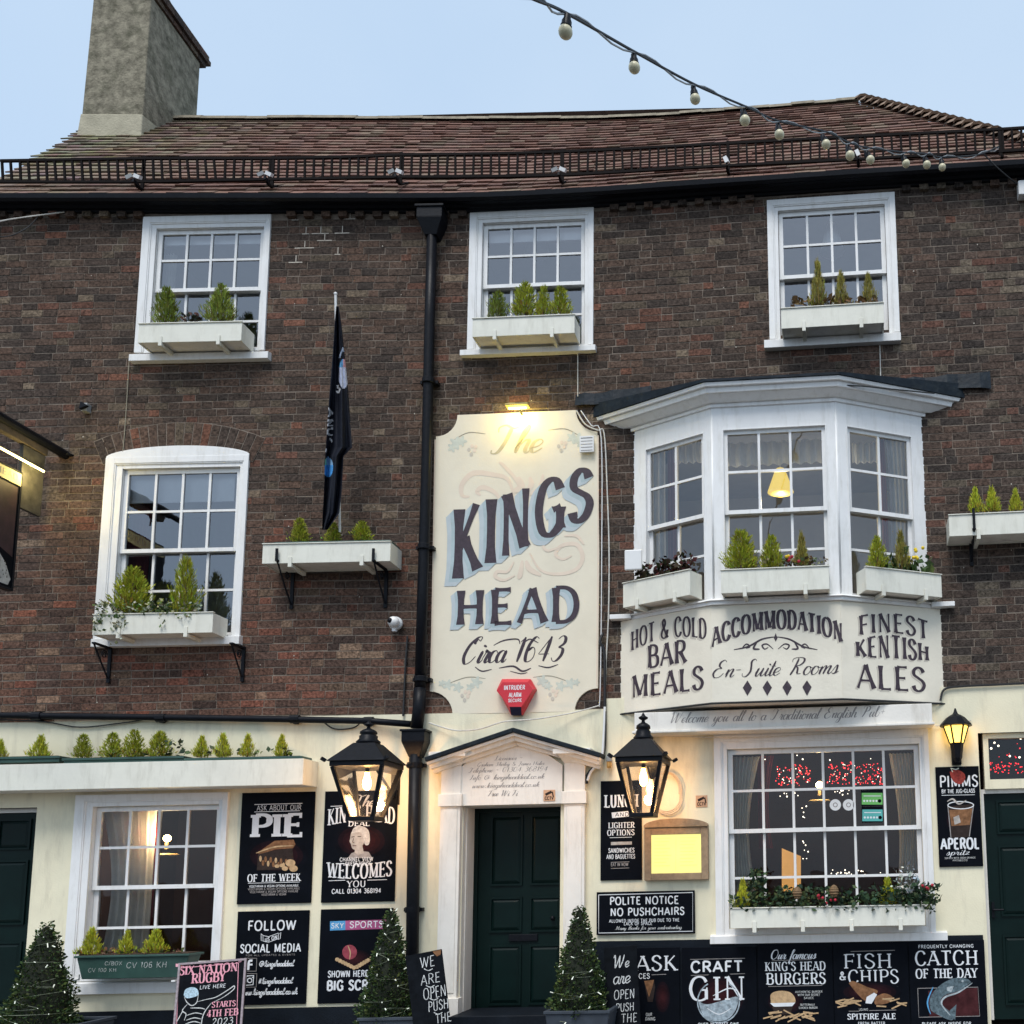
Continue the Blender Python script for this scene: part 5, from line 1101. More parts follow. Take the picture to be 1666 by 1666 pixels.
# chalkboards standing in front
M_slate = mat('chalkboard', (0.006, 0.0075, 0.010), .75, .35, 12, spec=.06)
B = board('tilted black chalkboard reading WE ARE OPEN PUSH THE left of the front door', 684, 743, 1547, 1740, d=.95, m=M_slate, name='chalkboard', cat='chalkboard', tilt=R(-10), lean=R(-4))
for t, x, y, w, h in (('WE', 696, 1573, 24, 17), ('ARE', 701, 1600, 32, 16), ('OPEN', 708, 1623, 38, 18), ('PUSH', 714, 1643, 34, 16), ('THE', 722, 1663, 26, 15)): B.text(t, x, y, w, h, 'hand', M_chalk, 1.0, None, .002)
for x, y in ((697, 1577), (700, 1604), (706, 1625), (713, 1648)): B.line([(x - 7, y - 1), (x, y + 2), (x + 7, y - 1)], 1.3, M_chalk, 'lettering', False, True)
B.poly([(704, 1548), (718, 1545), (717, 1553), (711, 1556), (707, 1552)], M_brown, 'scuff'); B.done()
B = board('black chalkboard reading We are OPEN PUSH THE right of the front door', 992, 1046, 1540, 1740, d=.5, m=M_slate, name='chalkboard', cat='chalkboard', tilt=R(-4.0), lean=R(-4))
for t, x, y, w, h in (('OPEN', 1016, 1625, 34, 15), ('PUSH', 1017, 1645, 30, 13), ('THE', 1024, 1663, 26, 14)): B.text(t, x, y, w, h, 'hand', M_chalk, 1.0, None, .002)
B.text('We', 1011, 1574, 26, 20, 'scriptu', M_chalk, .75); B.text('are', 1012, 1600, 28, 24, 'scriptu', M_chalk, .6)
B.done()
B = board('pink-bordered chalkboard A-board reading SIX NATION RUGBY under the left window', 280, 393, 1563, 1760, d=.75, m=M_slate, name='pavement_board', cat='a-board', tilt=R(-3.0), lean=R(-8), border=mat('worn_grey_frame', (0.32, 0.27, 0.29), .7, .3, 40))
M_pk = mat('pink_paint', (0.70, 0.36, 0.42), .7, .2)
B.line([(291, 1575), (388, 1567), (384, 1700), (286, 1700), (291, 1575)], 1.3, M_pchalk, 'border_line')
B.poly([(286, 1568), (291, 1568), (291, 1573), (286, 1573)], M_pk, 'corner'); B.poly([(388, 1560), (393, 1559), (393, 1565), (388, 1566)], M_pk, 'corner')
B.text('SIX NATION', 339, 1583, 94, 14, 'slab', M_pchalk, .85); B.text('RUGBY', 339, 1598, 54, 15, 'slab', M_pchalk, .85); B.text('LIVE HERE', 346, 1608, 42, 6, 'hand', M_wlet, 1.5)
C2 = M_chalk; M_bch = mat('blue_chalk', (0.38, 0.52, 0.60), .9, .4, 60); B.poly([(299, 1619), (302, 1610), (312, 1606), (321, 1609), (323, 1618), (316, 1622), (304, 1624)], M_bch, 'drawing', True)
for pts in ([(300, 1622), (304, 1630), (312, 1636), (320, 1631), (323, 1618)], [(320, 1630), (336, 1626), (352, 1622), (372, 1610), (381, 1604), (380, 1610), (364, 1622), (344, 1632)], [(344, 1632), (334, 1645), (329, 1658), (328, 1672)], [(305, 1634), (297, 1644), (303, 1650), (300, 1660)], [(310, 1640), (326, 1640), (334, 1642)], [(304, 1652), (318, 1648), (330, 1650)], [(303, 1660), (316, 1656), (328, 1658)], [(297, 1646), (288, 1662)], [(302, 1666), (316, 1662), (328, 1665)]): B.line(pts, 1.6, C2, 'drawing', True, True)
B.text('STARTS', 364, 1638, 38, 9, 'slab', M_pchalk, .8); B.text('4TH FEB', 362, 1653, 50, 11, 'slab', M_pchalk, .8); B.text('2023', 362, 1667, 34, 11, 'hand', M_chalk, 1.3); B.done()

# lit menu case
mr = Rect(1048, 1152, 1346, 1432, .10); o = empty('menu_case', mr.M(), 'oak framed menu case lit bright yellow under the right lantern', 'menu case')
m = MB(); m.box(-mr.w / 2 + .05, mr.w / 2 - .05, .02, .085, .05, mr.h - .05); m.build('back', M_wood, o)
m = MB(); m.ring(-mr.w / 2, mr.w / 2, 0, mr.h, .075, 0, .09); m.build('frame', M_wood, o, bevel=.006)
w, h = mr.w, mr.h; m = MB(); m.prism([(-w / 2, h + .002), (w / 2, h + .002)] + [(w / 2 * math.cos(t), h + .02 + .075 * math.sin(t)) for t in [math.pi * i / 16 for i in range(17)]], -.02, .09); m.build('arched_top', M_wood, o, bevel=.004)
m = MB(); m.face([(-w / 2 + .07, .012, .07), (w / 2 - .07, .012, .07), (w / 2 - .07, .012, h - .07), (-w / 2 + .07, .012, h - .07)]); m.build('lit_panel', M_menu, o)
B = Board(o, mr.M()); B.y0 = .012; M_mline = mat('lit_menu_print', (0.3, 0.25, 0.05), emit=(1.0, 0.88, 0.26), estr=0.48)
B.line([(1099.5, 1361), (1099, 1417)], .8, M_mline)
for k in range(9): B.line([(1064, 1364 + k * 5.6), (1092 - (k * 7 % 5) * 2, 1363.5 + k * 5.6)], 1.1, M_mline); B.line([(1106, 1363 + k * 5.6), (1134 - (k * 5 % 4) * 2, 1362.5 + k * 5.6)], 1.1, M_mline)
B.done()
# cctv stickers
for xl, xr, yt, yb, lab, d in ((1132, 1151, 1294, 1313, 'small orange CCTV sticker on the cream wall above the menu case', .032), (884, 903, 1285, 1303, 'small orange CCTV sticker on the white tablet over the door', .092)):
    B = board(lab, xl, xr, yt, yb, d=d, t=.004, name='sticker', cat='sticker', m=M_peach)
    cx, cy = (xl + xr) / 2, (yt + yb) / 2; B.line([(cx - 6, cy - 1), (cx + 4, cy - 6)], 4, M_dkprint, 'picture'); B.line([(cx + 5, cy - 6), (cx + 7, cy + 3)], 2, M_dkprint, 'picture'); B.text('CCTV', cx, cy + 7, 14, 5, 'bold', M_dkprint); B.done()

# ================================================================ hanging sign at the left edge
hs = uz(108, 742)[0]
HM = Matrix(((0, -1, 0, hs), (1, 0, 0, 0), (0, 0, 1, 0), (0, 0, 0, 1)))   # x towards the wall, y away from the viewer's side
zt_ = uz(40, 790, .64)[1]; zb_ = uz(38, 958, .64)[1]; hw2 = 1.05
HS = empty('hanging_sign', HM @ Matrix.Translation((-.64 - hw2 / 2, 0, zb_)), 'dark hanging pub sign with a lit HEAD header at the left edge', 'sign')
hh = zt_ - zb_; m = MB(); m.box(-hw2 / 2, hw2 / 2, 0, .05, 0, hh + .13); m.build('panel', M_board, HS, bevel=.004)
m = MB(); m.box(-hw2 / 2, hw2 / 2, -.012, 0, hh - .01, hh + .125); m.build('header', mat('header_cream', (0.70, 0.62, 0.30), .6, .05), HS)
m = MB(); text(m, 'THE KINGS HEAD', 0, hh + .03, hw2 * .9, .065, 'roman', -.014); m.build('lettering', M_greyl, HS)
m = MB(); m.face([(.0, -.003, .03), (.47, -.003, .03), (.50, -.003, .10), (.42, -.003, .25), (.30, -.003, .36), (.1, -.003, .42)]); m.build('robe_picture', mat('ermine_print', (0.42, 0.43, 0.42), .7, .3, 14), HS)
m = MB(); m.face([(.18, -.002, .45), (.5, -.002, .34), (.5, -.002, hh - .03), (.18, -.002, hh - .03)]); m.build('painted_background', mat('sign_maroon', (.030, .012, .016), .6, .4, 10), HS)
m = MB()
for i in range(26):
    a, b = rf.uniform(.12, .46), rf.uniform(.06, .3)
    if b < .4 - .55 * a + .1: m.face([(a, -.005, b), (a + .012, -.005, b + .006), (a + .004, -.005, b + .03)])
m.build('ermine_tails', M_dkprint, HS)
m = MB(); [m.ball((.2 + .015 * (i % 2), -.005, .62 + i * .05), .025, 8, 5) for i in range(6)]; m.build('gold_chain', mat('gold_print', (0.55, 0.42, 0.2), .6, .3), HS)
m = MB(); m.ring(-hw2 / 2 - .02, hw2 / 2 + .02, -.02, hh + .15, .025, -.008, .058); m.build('frame', M_iron, HS)
# arm and drop plate
za = uz(108, 741)[1]
HA = empty('sign_bracket', HM @ Matrix.Translation((0, 0, za)), 'black iron arm and dark mounting plate that carry the hanging sign', 'bracket')
m = MB(); m.tube([(0, 0, 0), (-2.1, 0, 0)], .05, 10); m.lathe([(.08, -.02), (.09, 0), (.05, .02)], (0, 0, 0)); m.build('arm', M_iron, HA, smooth=False)
m = MB(); m.box(-.62, -.30, .01, .05, -.84, -.14); m.build('mounting_plate', mat('weathered_plate', (0.05, 0.047, 0.04), .7, .5, 9), HA, bevel=.004)
m = MB(); m.box(-1.75, -.28, .0, .07, -.13, -.05); m.build('beam', mat('old_beam', (0.07, 0.055, 0.04), .8, .4, 12), HA, bevel=.006)
for x in (-.55, -1.5):
    m = MB(); m.tube([(x, .03, -.03), (x, .03, -.25)], .012, 6); m.build('hanger', M_iron, HA)
m = MB(); m.tube([(-.36, -.03, -.34), (-.98, -.03, -.34)], .013, 8); m.build('light_strip', M_tube, HA)

# ================================================================ rainwater pipes
def PT(px, py, d): s, z = uz(px, py, d); return W(s, d, z)
def mk(name, label, cat, at, group=None): return empty(name, Matrix.Translation(at), label, cat, group)
def rel(o, pts): b = Vector(o.location); return [Vector(p) - b for p in pts]
a = PT(672, 1640, .1)
DP = mk('downpipe', 'black cast-iron downpipe with hopper running down the wall beside the tall sign', 'downpipe', a)
m = MB(); m.tube(rel(DP, [PT(703, 375, .10), PT(699, 520, .10), PT(694, 760, .10), PT(688, 950, .10), PT(683, 1128, .10)]), .058, 12); m.build('upper_pipe', M_iron, DP, smooth=True)
m = MB(); m.tube(rel(DP, [PT(683, 1120, .10), PT(682, 1150, .11), PT(678, 1185, .12)]), .066, 12); m.build('shoe', M_iron, DP, smooth=True)
def hopper(o, px, y0, y1, wpx, d, name='hopper'):
    p = rel(o, [PT(px, y1, d)])[0]; q = rel(o, [PT(px, y0, d)])[0]; h = q.z - p.z; w = wpx / 150 / 2; m = MB()
    for z0, z1, w0, w1, e in ((0, h * .55, w * .42, w * .88, 0), (h * .55, h * .92, w * .88, w * .88, 0), (h * .92, h, w, w, 0)):
        m.hexa([p + Vector((-w0, -w0 * .8, z0)), p + Vector((w0, -w0 * .8, z0)), p + Vector((w1, -w1 * .8, z1)), p + Vector((-w1, -w1 * .8, z1)), p + Vector((-w0, .09, z0)), p + Vector((w0, .09, z0)), p + Vector((w1, .09, z1)), p + Vector((-w1, .09, z1))])
    m.build(name, M_iron, o, bevel=.004)
hopper(DP, 703, 343, 386, 50, .10); hopper(DP, 676, 1188, 1232, 42, .12)
m = MB(); m.tube(rel(DP, [PT(676, 1228, .12), PT(672, 1450, .12), PT(669, 1690, .12)]), .066, 12); m.build('lower_pipe', M_iron, DP, smooth=True)
for x, y, r in ((697, 620, .07), (690, 890, .07), (685, 1105, .075), (675, 1245, .082), (671, 1480, .078)):
    c = rel(DP, [PT(x, y, .11)])[0]; m = MB(); m.lathe([(r * .95, -.03), (r, -.025), (r, .025), (r * .95, .03)], c, 14); m.box(c.x - .1, c.x + .1, c.y + .02, c.y + .1, c.z - .018, c.z + .018); m.build('collar', M_iron, DP, smooth=False)
m = MB(); m.tube(rel(DP, [PT(703, 350, .12), PT(703, 335, .19)]), .04, 8); m.build('outlet', M_iron, DP)
a = PT(330, 1168, .08); HP = mk('waste_pipe', 'black horizontal waste pipe along the join of brick and cream wall', 'pipe', a)
m = MB(); m.tube(rel(HP, [PT(-120, 1164, .08), PT(0, 1164, .08), PT(250, 1167, .08), PT(450, 1170, .08), PT(600, 1173, .09), PT(668, 1178, .11)]), .036, 10); m.build('pipe', M_iron, HP, smooth=True)
for x, y in ((262, 1168), (480, 1170), (600, 1173), (60, 1165)):
    c = rel(HP, [PT(x, y, .08)])[0]; m = MB(); m.tube([c - Vector((.05, 0, 0)), c + Vector((.05, 0, 0))], .046, 10); m.box(c.x - .02, c.x + .02, c.y, c.y + .08, c.z - .05, c.z + .02); m.build('socket', M_iron, HP)

# ================================================================ rail along the eaves
RD_ = 0.06
TR = [(-60, 262), (0, 262), (232, 258), (440, 258), (560, 256), (651, 252), (915, 247), (1100, 238), (1399, 222), (1623, 211), (1700, 206)]
BR = [(-60, 296), (0, 296), (232, 296), (440, 292), (560, 290), (651, 288), (915, 285), (1100, 274), (1399, 259), (1623, 247), (1700, 242)]
a = PT(833, 287, RD_); RL = mk('eaves_rail', 'black iron railing of upright bars along the roof edge', 'railing', a)
Ts, Tz = zip(*[uz(x, y, RD_) for x, y in TR]); Bs, Bz = zip(*[uz(x, y, RD_) for x, y in BR])
for S_, Z_ in ((Ts, Tz), (Bs, Bz)):
    m = MB(); st = [lerp(SL + .2, SR - .1, i / 40) for i in range(41)]
    pts = rel(RL, [W(s, RD_, interp(S_, Z_, s)) for s in st])
    for i in range(40): m.bar(pts[i], pts[i + 1], .026, .030)
    m.build('rail', M_railiron, RL)
nb = 118
proto = MB(); proto.box(-.0115, .0115, -.01, .01, 0, 1); pm = None
for i in range(nb):
    s = lerp(SL + .2, SR - .1, (i + .5) / nb); z0, z1 = interp(Bs, Bz, s), interp(Ts, Tz, s); p = rel(RL, [W(s, RD_, z0)])[0]
    if pm is None: b = proto.build('bar', M_railiron, RL); pm = b.data
    else: b = bpy.data.objects.new('bar', pm); COL.objects.link(b); b.parent = RL
    b.location = p; b.scale = (1, 1, z1 - z0); b.rotation_euler = (0, random.uniform(-.03, .03) - (.12 if s < -6.5 else 0), 0)
STAY = (232, 443, 652, 915, 1185, 1396, 1628)
for k, x in enumerate(STAY):
    s = uz(x, interp([p[0] for p in BR], [p[1] for p in BR], x), RD_)[0]; z0, z1 = interp(Bs, Bz, s), interp(Ts, Tz, s)
    m = MB(); A_ = rel(RL, [W(s, RD_, z1 + .03), W(s, RD_, z0 - .1), W(s, -.2, z0 + .12), W(s, .16, z0 - .13)]); m.bar(A_[0], A_[1], .036, .02); m.bar(A_[1], A_[2], .02, .02); m.bar(A_[1], A_[3], .03, .02)
    m.build('stay', M_railiron, RL)
    if k == 6: continue
    fo = mk('floodlight', 'small white floodlight on the %s stay of the eaves rail, counting from the left' % ('first', 'second', 'third', 'fourth', 'fifth', 'sixth')[k], 'floodlight', W(s, RD_ + .16, z0 - .06), 'small floodlights along the eaves rail')
    for sg in ((-1, 1) if k < 4 else (1,)):
        m = MB(); m.hexa([(-.055, -.05, -.03), (.055, -.05, -.03), (.055, -.03, .03), (-.055, -.03, .03), (-.05, .03, -.035), (.05, .03, -.035), (.05, .05, .02), (-.05, .05, .02)])
        m.build('lamp_head', M_wplas if sg > 0 else M_grey, fo, Matrix.Translation((sg * .05 if k < 4 else 0, 0, .01)) @ Matrix.Scale(.68, 4) @ Matrix.Rotation(sg * .45 if k < 4 else 1.2, 4, 'Y') @ Matrix.Rotation(.5, 4, 'X'))
    m = MB(); m.box(-.012, .012, -.01, .1, -.06, -.02); m.build('mount', M_iron, fo)

# ================================================================ festoon string lights
BULB = [(920, 52, -6.2, 23), (1032, 110, -5.3, 19), (1131, 161, -4.5, 17), (1212, 196, -3.85, 17), (1268, 219, -3.3, 16), (1344, 235, -2.7, 15), (1383, 253, -2.3, 15), (1416, 260, -1.95, 14), (1474, 266, -1.6, 13), (1508, 268, -1.3, 13), (1533, 272, -1.05, 12)]
a = PT(1626, 238, RD_)
ends = [ray_y(700, -75, -7.4), ray_y(862, -4, -6.7)] + [ray_y(x, y - 1.36 * w, Y) for x, y, Y, w in BULB] + [ray_y(1590, 252, -.8), a]
FE = mk('festoon_cable', 'twisted black and grey festoon cable slung from the rail across the sky', 'cable', a)
path = crom([tuple(p) for p in ends], 6)
m = MB(); m.tube(rel(FE, path), .009, 6); m.build('cable', M_dcable, FE)
m = MB(); m.tube(rel(FE, [Vector(p) + Vector((0, .0, .028 * math.sin(i * 1.05) - .006)) for i, p in enumerate(path)]), .006, 6); m.build('catenary_wire', M_grey, FE)
ordn = ('nearest', 'second nearest', 'third nearest', 'fourth nearest', 'fifth nearest', 'sixth nearest', 'fifth farthest', 'fourth farthest', 'third farthest', 'second farthest', 'farthest')
for k, (x, y, Y, wpx) in enumerate(BULB):
    p = ray_y(x, y, Y); f = (p - CAM).dot(CF); r = .5 * wpx * f / FPX
    o = mk('festoon_bulb', 'cream festoon bulb in a black holder, %s of the string' % ordn[k], 'bulb', p, 'festoon bulbs on the string')
    m = MB(); m.ball((0, 0, 0), r, 18, 12); m.build('globe', M_bulb, o, smooth=True)
    m = MB(); m.lathe([(.78 * r, .5 * r), (.82 * r, .9 * r), (.7 * r, 1.0 * r), (.72 * r, 1.5 * r), (.5 * r, 2.0 * r), (.5 * r, 2.5 * r), (.25 * r, 2.7 * r)], (0, 0, 0), 14); m.build('holder', M_iron, o, smooth=True)
    tl = random.uniform(-.18, .18) - (.25 if k in (5, 7, 8, 9) else 0); o.rotation_euler = (random.uniform(-.15, .15), tl, 0)

# ================================================================ plants
def leafcol(base, r, v=.35):
    k = r.uniform(1 - v, 1 + v); return (base[0] * k * r.uniform(.85, 1.15), base[1] * k, base[2] * k * r.uniform(.8, 1.2))
def conifer_mesh(seed, col, n=900, fat=1.0, flame=False):
    r = random.Random(seed); m = MB(); m.c = []
    lead = [(0, 0, 1.0, 1.0)] + [(r.uniform(-.16, .16), r.uniform(-.16, .16), r.uniform(.55, .9), r.uniform(.5, .8)) for _ in range(r.randint(2, 4))][:2 if flame else 9]   # several leaders, of unequal height
    ph = [r.uniform(0, 6) for _ in range(4)]
    for i in range(int(n * 1.5)):
        lx, ly, lh, lf = lead[0] if r.random() < .5 else r.choice(lead)
        z = r.random() ** 1.2; q = r.uniform(0, 6.283); lump = 1 + .22 * math.sin(3 * q + ph[0] + 5 * z) + .16 * math.sin(5 * q + ph[1] - 11 * z) + .12 * math.sin(17 * z + ph[2])
        rad = .48 * fat * lf * ((1 - z) ** (1.15 if flame else .7) * .9 + .04) * min(1, .6 + z * 3) * lump; rr = rad * r.uniform(.3, 1) ** .6 * (1.22 if r.random() < .10 else 1)
        p = Vector((lx * (1 - z * .4) + rr * math.cos(q), ly * (1 - z * .4) + rr * math.sin(q), z * .9 * lh)); up = r.uniform(.9, 1.8) if flame else r.uniform(.35, 1.3); out = Vector((math.cos(q) * .6 + r.uniform(-.25, .25), math.sin(q) * .6 + r.uniform(-.25, .25), up)).normalized(); L = r.uniform(.08, .2) if flame else r.uniform(.05, .15)
        sd = out.cross(Vector((r.uniform(-1, 1), r.uniform(-1, 1), r.uniform(-1, 1)))).normalized() * r.uniform(.008, .018)
        t = p + out * L; c = leafcol(col, r, .5)
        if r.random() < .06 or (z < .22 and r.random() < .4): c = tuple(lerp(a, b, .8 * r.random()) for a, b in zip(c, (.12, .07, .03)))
        m.face([p - sd, p + sd, t + sd * .3, t - sd * .3], c)
        for k in (.25, .55): sp = sd * 2.4; e = p + out * L * k; m.face([e, e + sp + out * L * .3, e + out * L * .12], c); m.face([e, e - sp + out * L * .3, e + out * L * .12], c)
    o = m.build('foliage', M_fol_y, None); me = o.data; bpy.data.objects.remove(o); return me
CY = (0.33, 0.36, 0.032); CG = (0.21, 0.26, 0.04); CO2 = (0.26, 0.23, 0.05); CB_ = (0.46, 0.48, 0.04)
CONI = {'y': [conifer_mesh(i, CY) for i in range(5)], 'g': [conifer_mesh(10 + i, CG, 1100, 1.15) for i in range(3)], 'd': [conifer_mesh(20 + i, CO2, 520, .95, True) for i in range(3)], 'b': [conifer_mesh(30 + i, CB_, 620, 1.0, True) for i in range(5)]}
stemm = MB(); stemm.tube([(0, 0, -.12), (.01, 0, .3), (0, .01, .8)], [.03, .025, .008], 6); so = stemm.build('stem', M_bark); SME = so.data; bpy.data.objects.remove(so)
NC = [0]
def conifer(label, x, yb, yt, w, d, kind, group):
    NC[0] += 1; s, z = uz(x, yb, d); h = uz(x, yt, d)[1] - z; wd = w / 152.0
    o = empty('dwarf_conifer', frame(s, d, z), label, 'conifer', group)
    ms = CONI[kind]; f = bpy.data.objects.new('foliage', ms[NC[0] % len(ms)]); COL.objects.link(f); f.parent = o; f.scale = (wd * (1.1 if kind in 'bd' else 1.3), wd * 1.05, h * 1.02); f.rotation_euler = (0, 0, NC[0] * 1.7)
    t = bpy.data.objects.new('stem', SME); COL.objects.link(t); t.parent = o; t.scale = (h, h, h)
    return o
def leaves(name, pts, size, cols, seed, parent=None, M=None, spread=1.0, m=M_fol_y):
    """loose leaves at the given points"""
    r = random.Random(seed); b = MB(); b.c = []
    for p in pts:
        p = Vector(p); a = Vector((r.uniform(-1, 1), r.uniform(-1, 1), r.uniform(-.4, 1))).normalized(); c = a.cross(Vector((r.uniform(-1, 1), r.uniform(-1, 1), r.uniform(-1, 1)))).normalized(); L = size * r.uniform(.6, 1.3)
        b.face([p, p + a * L * .5 + c * L * .32, p + a * L, p + a * L * .5 - c * L * .32], leafcol(r.choice(cols), r, .3))
    return b.build(name, m, parent, M)

# ================================================================ window boxes
def wbox(label, r_, depth=.27, m=M_box, nb=2, liner=False, M=None, w=None, h=None, under=True, lip=.012, bm_=None, hook=False, name='window_box', group='cream window boxes', cat='window box', by=None):
    if M is None: M = r_.M(); w, h = r_.w, r_.h
    o = empty(name, M, label, cat, group); a, b = -w / 2, w / 2
    q = MB(); q.box(a, b, 0, .018, 0, h); q.build('front_board', m, o, bevel=.003)
    for x0, x1 in ((a, a + .018), (b - .018, b)): q = MB(); q.box(x0, x1, .0185, depth, 0.0, h); q.build('end_board', m, o, bevel=.003)
    q = MB(); q.box(a + .0185, b - .0185, depth - .018, depth, 0, h - .002); q.build('back_board', m, o)
    q = MB(); q.box(a + .0185, b - .0185, .0185, depth - .0185, .012, .03); q.build('base_board', M_warmwhite, o)
    q = MB(); q.box(a - .006, b + .006, -.012, .03, h + .001, h + .012); q.build('top_rail', m, o, bevel=.003)
    if liner: q = MB(); q.ring(a + .12, b - .02, h + .013, h + .045, .0, .03, depth - .02) if False else q.box(a + .1, b - .02, .035, depth - .01, h - .03, h + .04); q.build('green_liner', M_plas, o, bevel=.006)
    q = MB(); q.box(a + .02, b - .02, .02, depth - .02, h - .06, h - .015); q.build('soil', M_soil, o)
    for i in range(nb):
        x = lerp(a, b, (.22, .78)[i] if nb == 2 else (i + .5) / nb); q = MB()
        q.box(x - .02, x + .02, -.012, -.001, -.045, .07); q.box(x - .02, x + .02, -.001, depth, -.045, -.004); q.build('support_batten', bm_ or m, o, bevel=.003)
    return o
bx1 = Rect(225, 393, 526, 556, .30); wbox('cream window box with two round conifers on the top left window', bx1)
bx2 = Rect(769, 934, 516, 545, .30); wbox('cream window box full of green conifers on the top middle window', bx2)
bx3 = Rect(1271, 1438, 498, 530, .30); wbox('cream window box with dry thin conifers on the top right window', bx3)
bx4 = Rect(427, 635, 884, 915, .36); wbox('cream window box on black brackets under the flag', bx4, .33, liner=True)
bx5 = Rect(151, 346, 999, 1031, .33); wbox('cream window box trailing ivy on the arched first-floor window', bx5, .29)
bx7 = Rect(1173, 1349, 925, 962, BD + .25); wbox('cream window box at the centre of the bay window', bx7, .24)
bx9 = Rect(1544, 1760, 834, 868, .33); wbox('cream window box on the brick wall at the right edge', bx9, .32, nb=2)
bx11 = Rect(1188, 1505, 1476, 1508, .36); wbox('long cream window box with festive greenery under the big pub window', bx11, .29, nb=4)
# boxes on the canted sides of the bay
P = bayplan()
def facebox(label, k, f0, f1, off, yt, yb, pyx):
    p, q = P[k], P[k + 1]; L = (q - p).length; t = (q - p) / L; n = Vector((t.y, -t.x)); c = p + t * L * (f0 + f1) / 2 + n * off; ang = math.atan2(t.y, t.x)
    z0 = uz(pyx, yb, BD * .5 + .25)[1]; z1 = uz(pyx, yt, BD * .5 + .25)[1]
    M = bm @ Matrix.Translation((c.x, c.y, z0)) @ Matrix.Rotation(ang, 4, 'Z')
    wbox(label, None, .22, M=M, w=L * (f1 - f0), h=z1 - z0); return M, L * (f1 - f0), z1 - z0
FBL = facebox('cream window box with dark red plants on the left side of the bay', 0, .08, .88, .235, 936, 976, 1070)
FBR = facebox('cream window box with daffodils on the right side of the bay', 2, .16, .97, .235, 926, 963, 1460)
# brackets of black iron
def bracket(label, x, yt, yb, reach, group='black iron brackets on the brick wall', tip=0):
    s, z = uz(x, yb, .02); h = uz(x, yt, .02)[1] - z; o = empty('iron_bracket', frame(s, 0, z), label, 'bracket', group)
    m = MB(); m.box(-.018, .018, -.03, -.012, -.02, h); m.build('back_plate', M_iron, o)
    m = MB(); m.box(-.018, .018, -reach, -.031, h - .03, h - .012)
    if tip: m.box(-.014, .014, -reach - .012, -reach, h - .03, h + tip)
    m.build('arm', M_iron, o)
    m = MB(); m.tube([(0, -.035, .03), (0, -reach * .5, h * .45), (0, -reach * .95, h - .031)], .009, 6); m.build('stay', M_iron, o)
    m = MB(); c = (-reach * .38, h * .72); m.tube([(0, c[0] + .05 * (1 - i / 26) * math.cos(i * .5), c[1] + .05 * (1 - i / 26) * math.sin(i * .5)) for i in range(22)], .006, 5); m.build('scroll', M_iron, o)
    return o
bracket('black scrolled bracket under the left end of the box below the flag', 474, 925, 988, .385, tip=.11); bracket('black scrolled bracket under the right end of the box below the flag', 627, 925, 986, .385, tip=.11)
bracket('black bracket left below the arched first-floor window', 176, 1052, 1108, .30); bracket('black bracket right below the arched first-floor window', 394, 1052, 1106, .28); bracket('black bracket under the box at the right edge', 1581, 874, 918, .36, tip=.20)
# long cream shelf with three green troughs
bx10 = Rect(-140, 493, 1240.5, 1283, .36); o = empty('trough_shelf', bx10.M(), 'long cream boxed shelf over the left ground-floor window', 'shelf')
w, h = bx10.w, bx10.h
m = MB(); m.box(-w / 2, w / 2, 0, .02, 0, h); m.build('fascia', M_box, o, bevel=.003); m = MB(); m.box(w / 2 - .02, w / 2, .0205, .335, 0, h); m.build('end_board', M_box, o, bevel=.003)
m = MB(); m.box(-w / 2, w / 2 - .0205, .0205, .335, h - .03, h - .004); m.build('top_board', M_box, o); m = MB(); m.box(-w / 2, w / 2 - .0205, .0205, .335, .0, .02); m.build('soffit', M_warmwhite, o)
for x0, x1, lab in ((-110, 96, 'green plastic trough at the left end of the long shelf'), (104, 298, 'green plastic trough in the middle of the long shelf'), (302, 490, 'green plastic trough at the right end of the long shelf')):
    r_ = Rect(x0, x1, 1232, 1240, .30); to = empty('green_trough', r_.M(), lab, 'trough', 'green troughs on the long shelf')
    m = MB(); m.box(-r_.w / 2, r_.w / 2, 0, .2, -.01, r_.h * .5); m.box(-r_.w / 2 - .015, r_.w / 2 + .015, -.015, .215, r_.h * .5 + .001, r_.h); m.build('trough', M_plas, to, bevel=.004)
    m = MB(); m.box(-r_.w / 2 + .02, r_.w / 2 - .02, .01, .19, r_.h + .001, r_.h + .006); m.build('soil', M_soil, to)
# green planter on the left sill
gp = Rect(124, 306, 1554, 1592, .31); o = empty('green_planter', gp.M(), 'chalk-marked dark green plastic planter on the left ground-floor sill', 'planter')
w, h = gp.w, gp.h; m = MB(); m.hexa([(-w / 2 + .05, .02, 0), (w / 2 - .06, .02, 0), (w / 2 - .06, .2, 0), (-w / 2 + .05, .2, 0), (-w / 2, 0, h - .02), (w / 2, 0, h - .02), (w / 2, .23, h - .02), (-w / 2, .23, h - .02)]); m.build('body', M_plas, o, bevel=.006)
m = MB(); m.box(-w / 2 - .02, w / 2 + .02, -.02, .25, h - .019, h + .004); m.build('rim', M_plas, o, bevel=.005); m = MB(); m.box(-w / 2 + .01, w / 2 - .01, .01, .22, h + .0045, h + .012); m.build('soil', M_soil, o)
B = Board(o, gp.M()); B.y0 = -.016
for t, x, y, w_, hh_ in (('CV 100 KH', 168, 1581, 46, 6), ('C/BOX', 186, 1570, 28, 6), ('CV 106 KH', 240, 1574, 66, 9)): B.text(t, x, y, w_, hh_, 'hand', M_chalk, .8, None, .003)
B.done()
for x in (133, 300):
    s, z = uz(x, 1594, .12); m = MB(); m.box(-.02, .02, 0, .02, 0, .06); m.box(-.02, .02, -.12, -.001, 0, .015); m.build('foot_clip', M_white, o, gp.M().inverted() @ frame(s, .2, z))

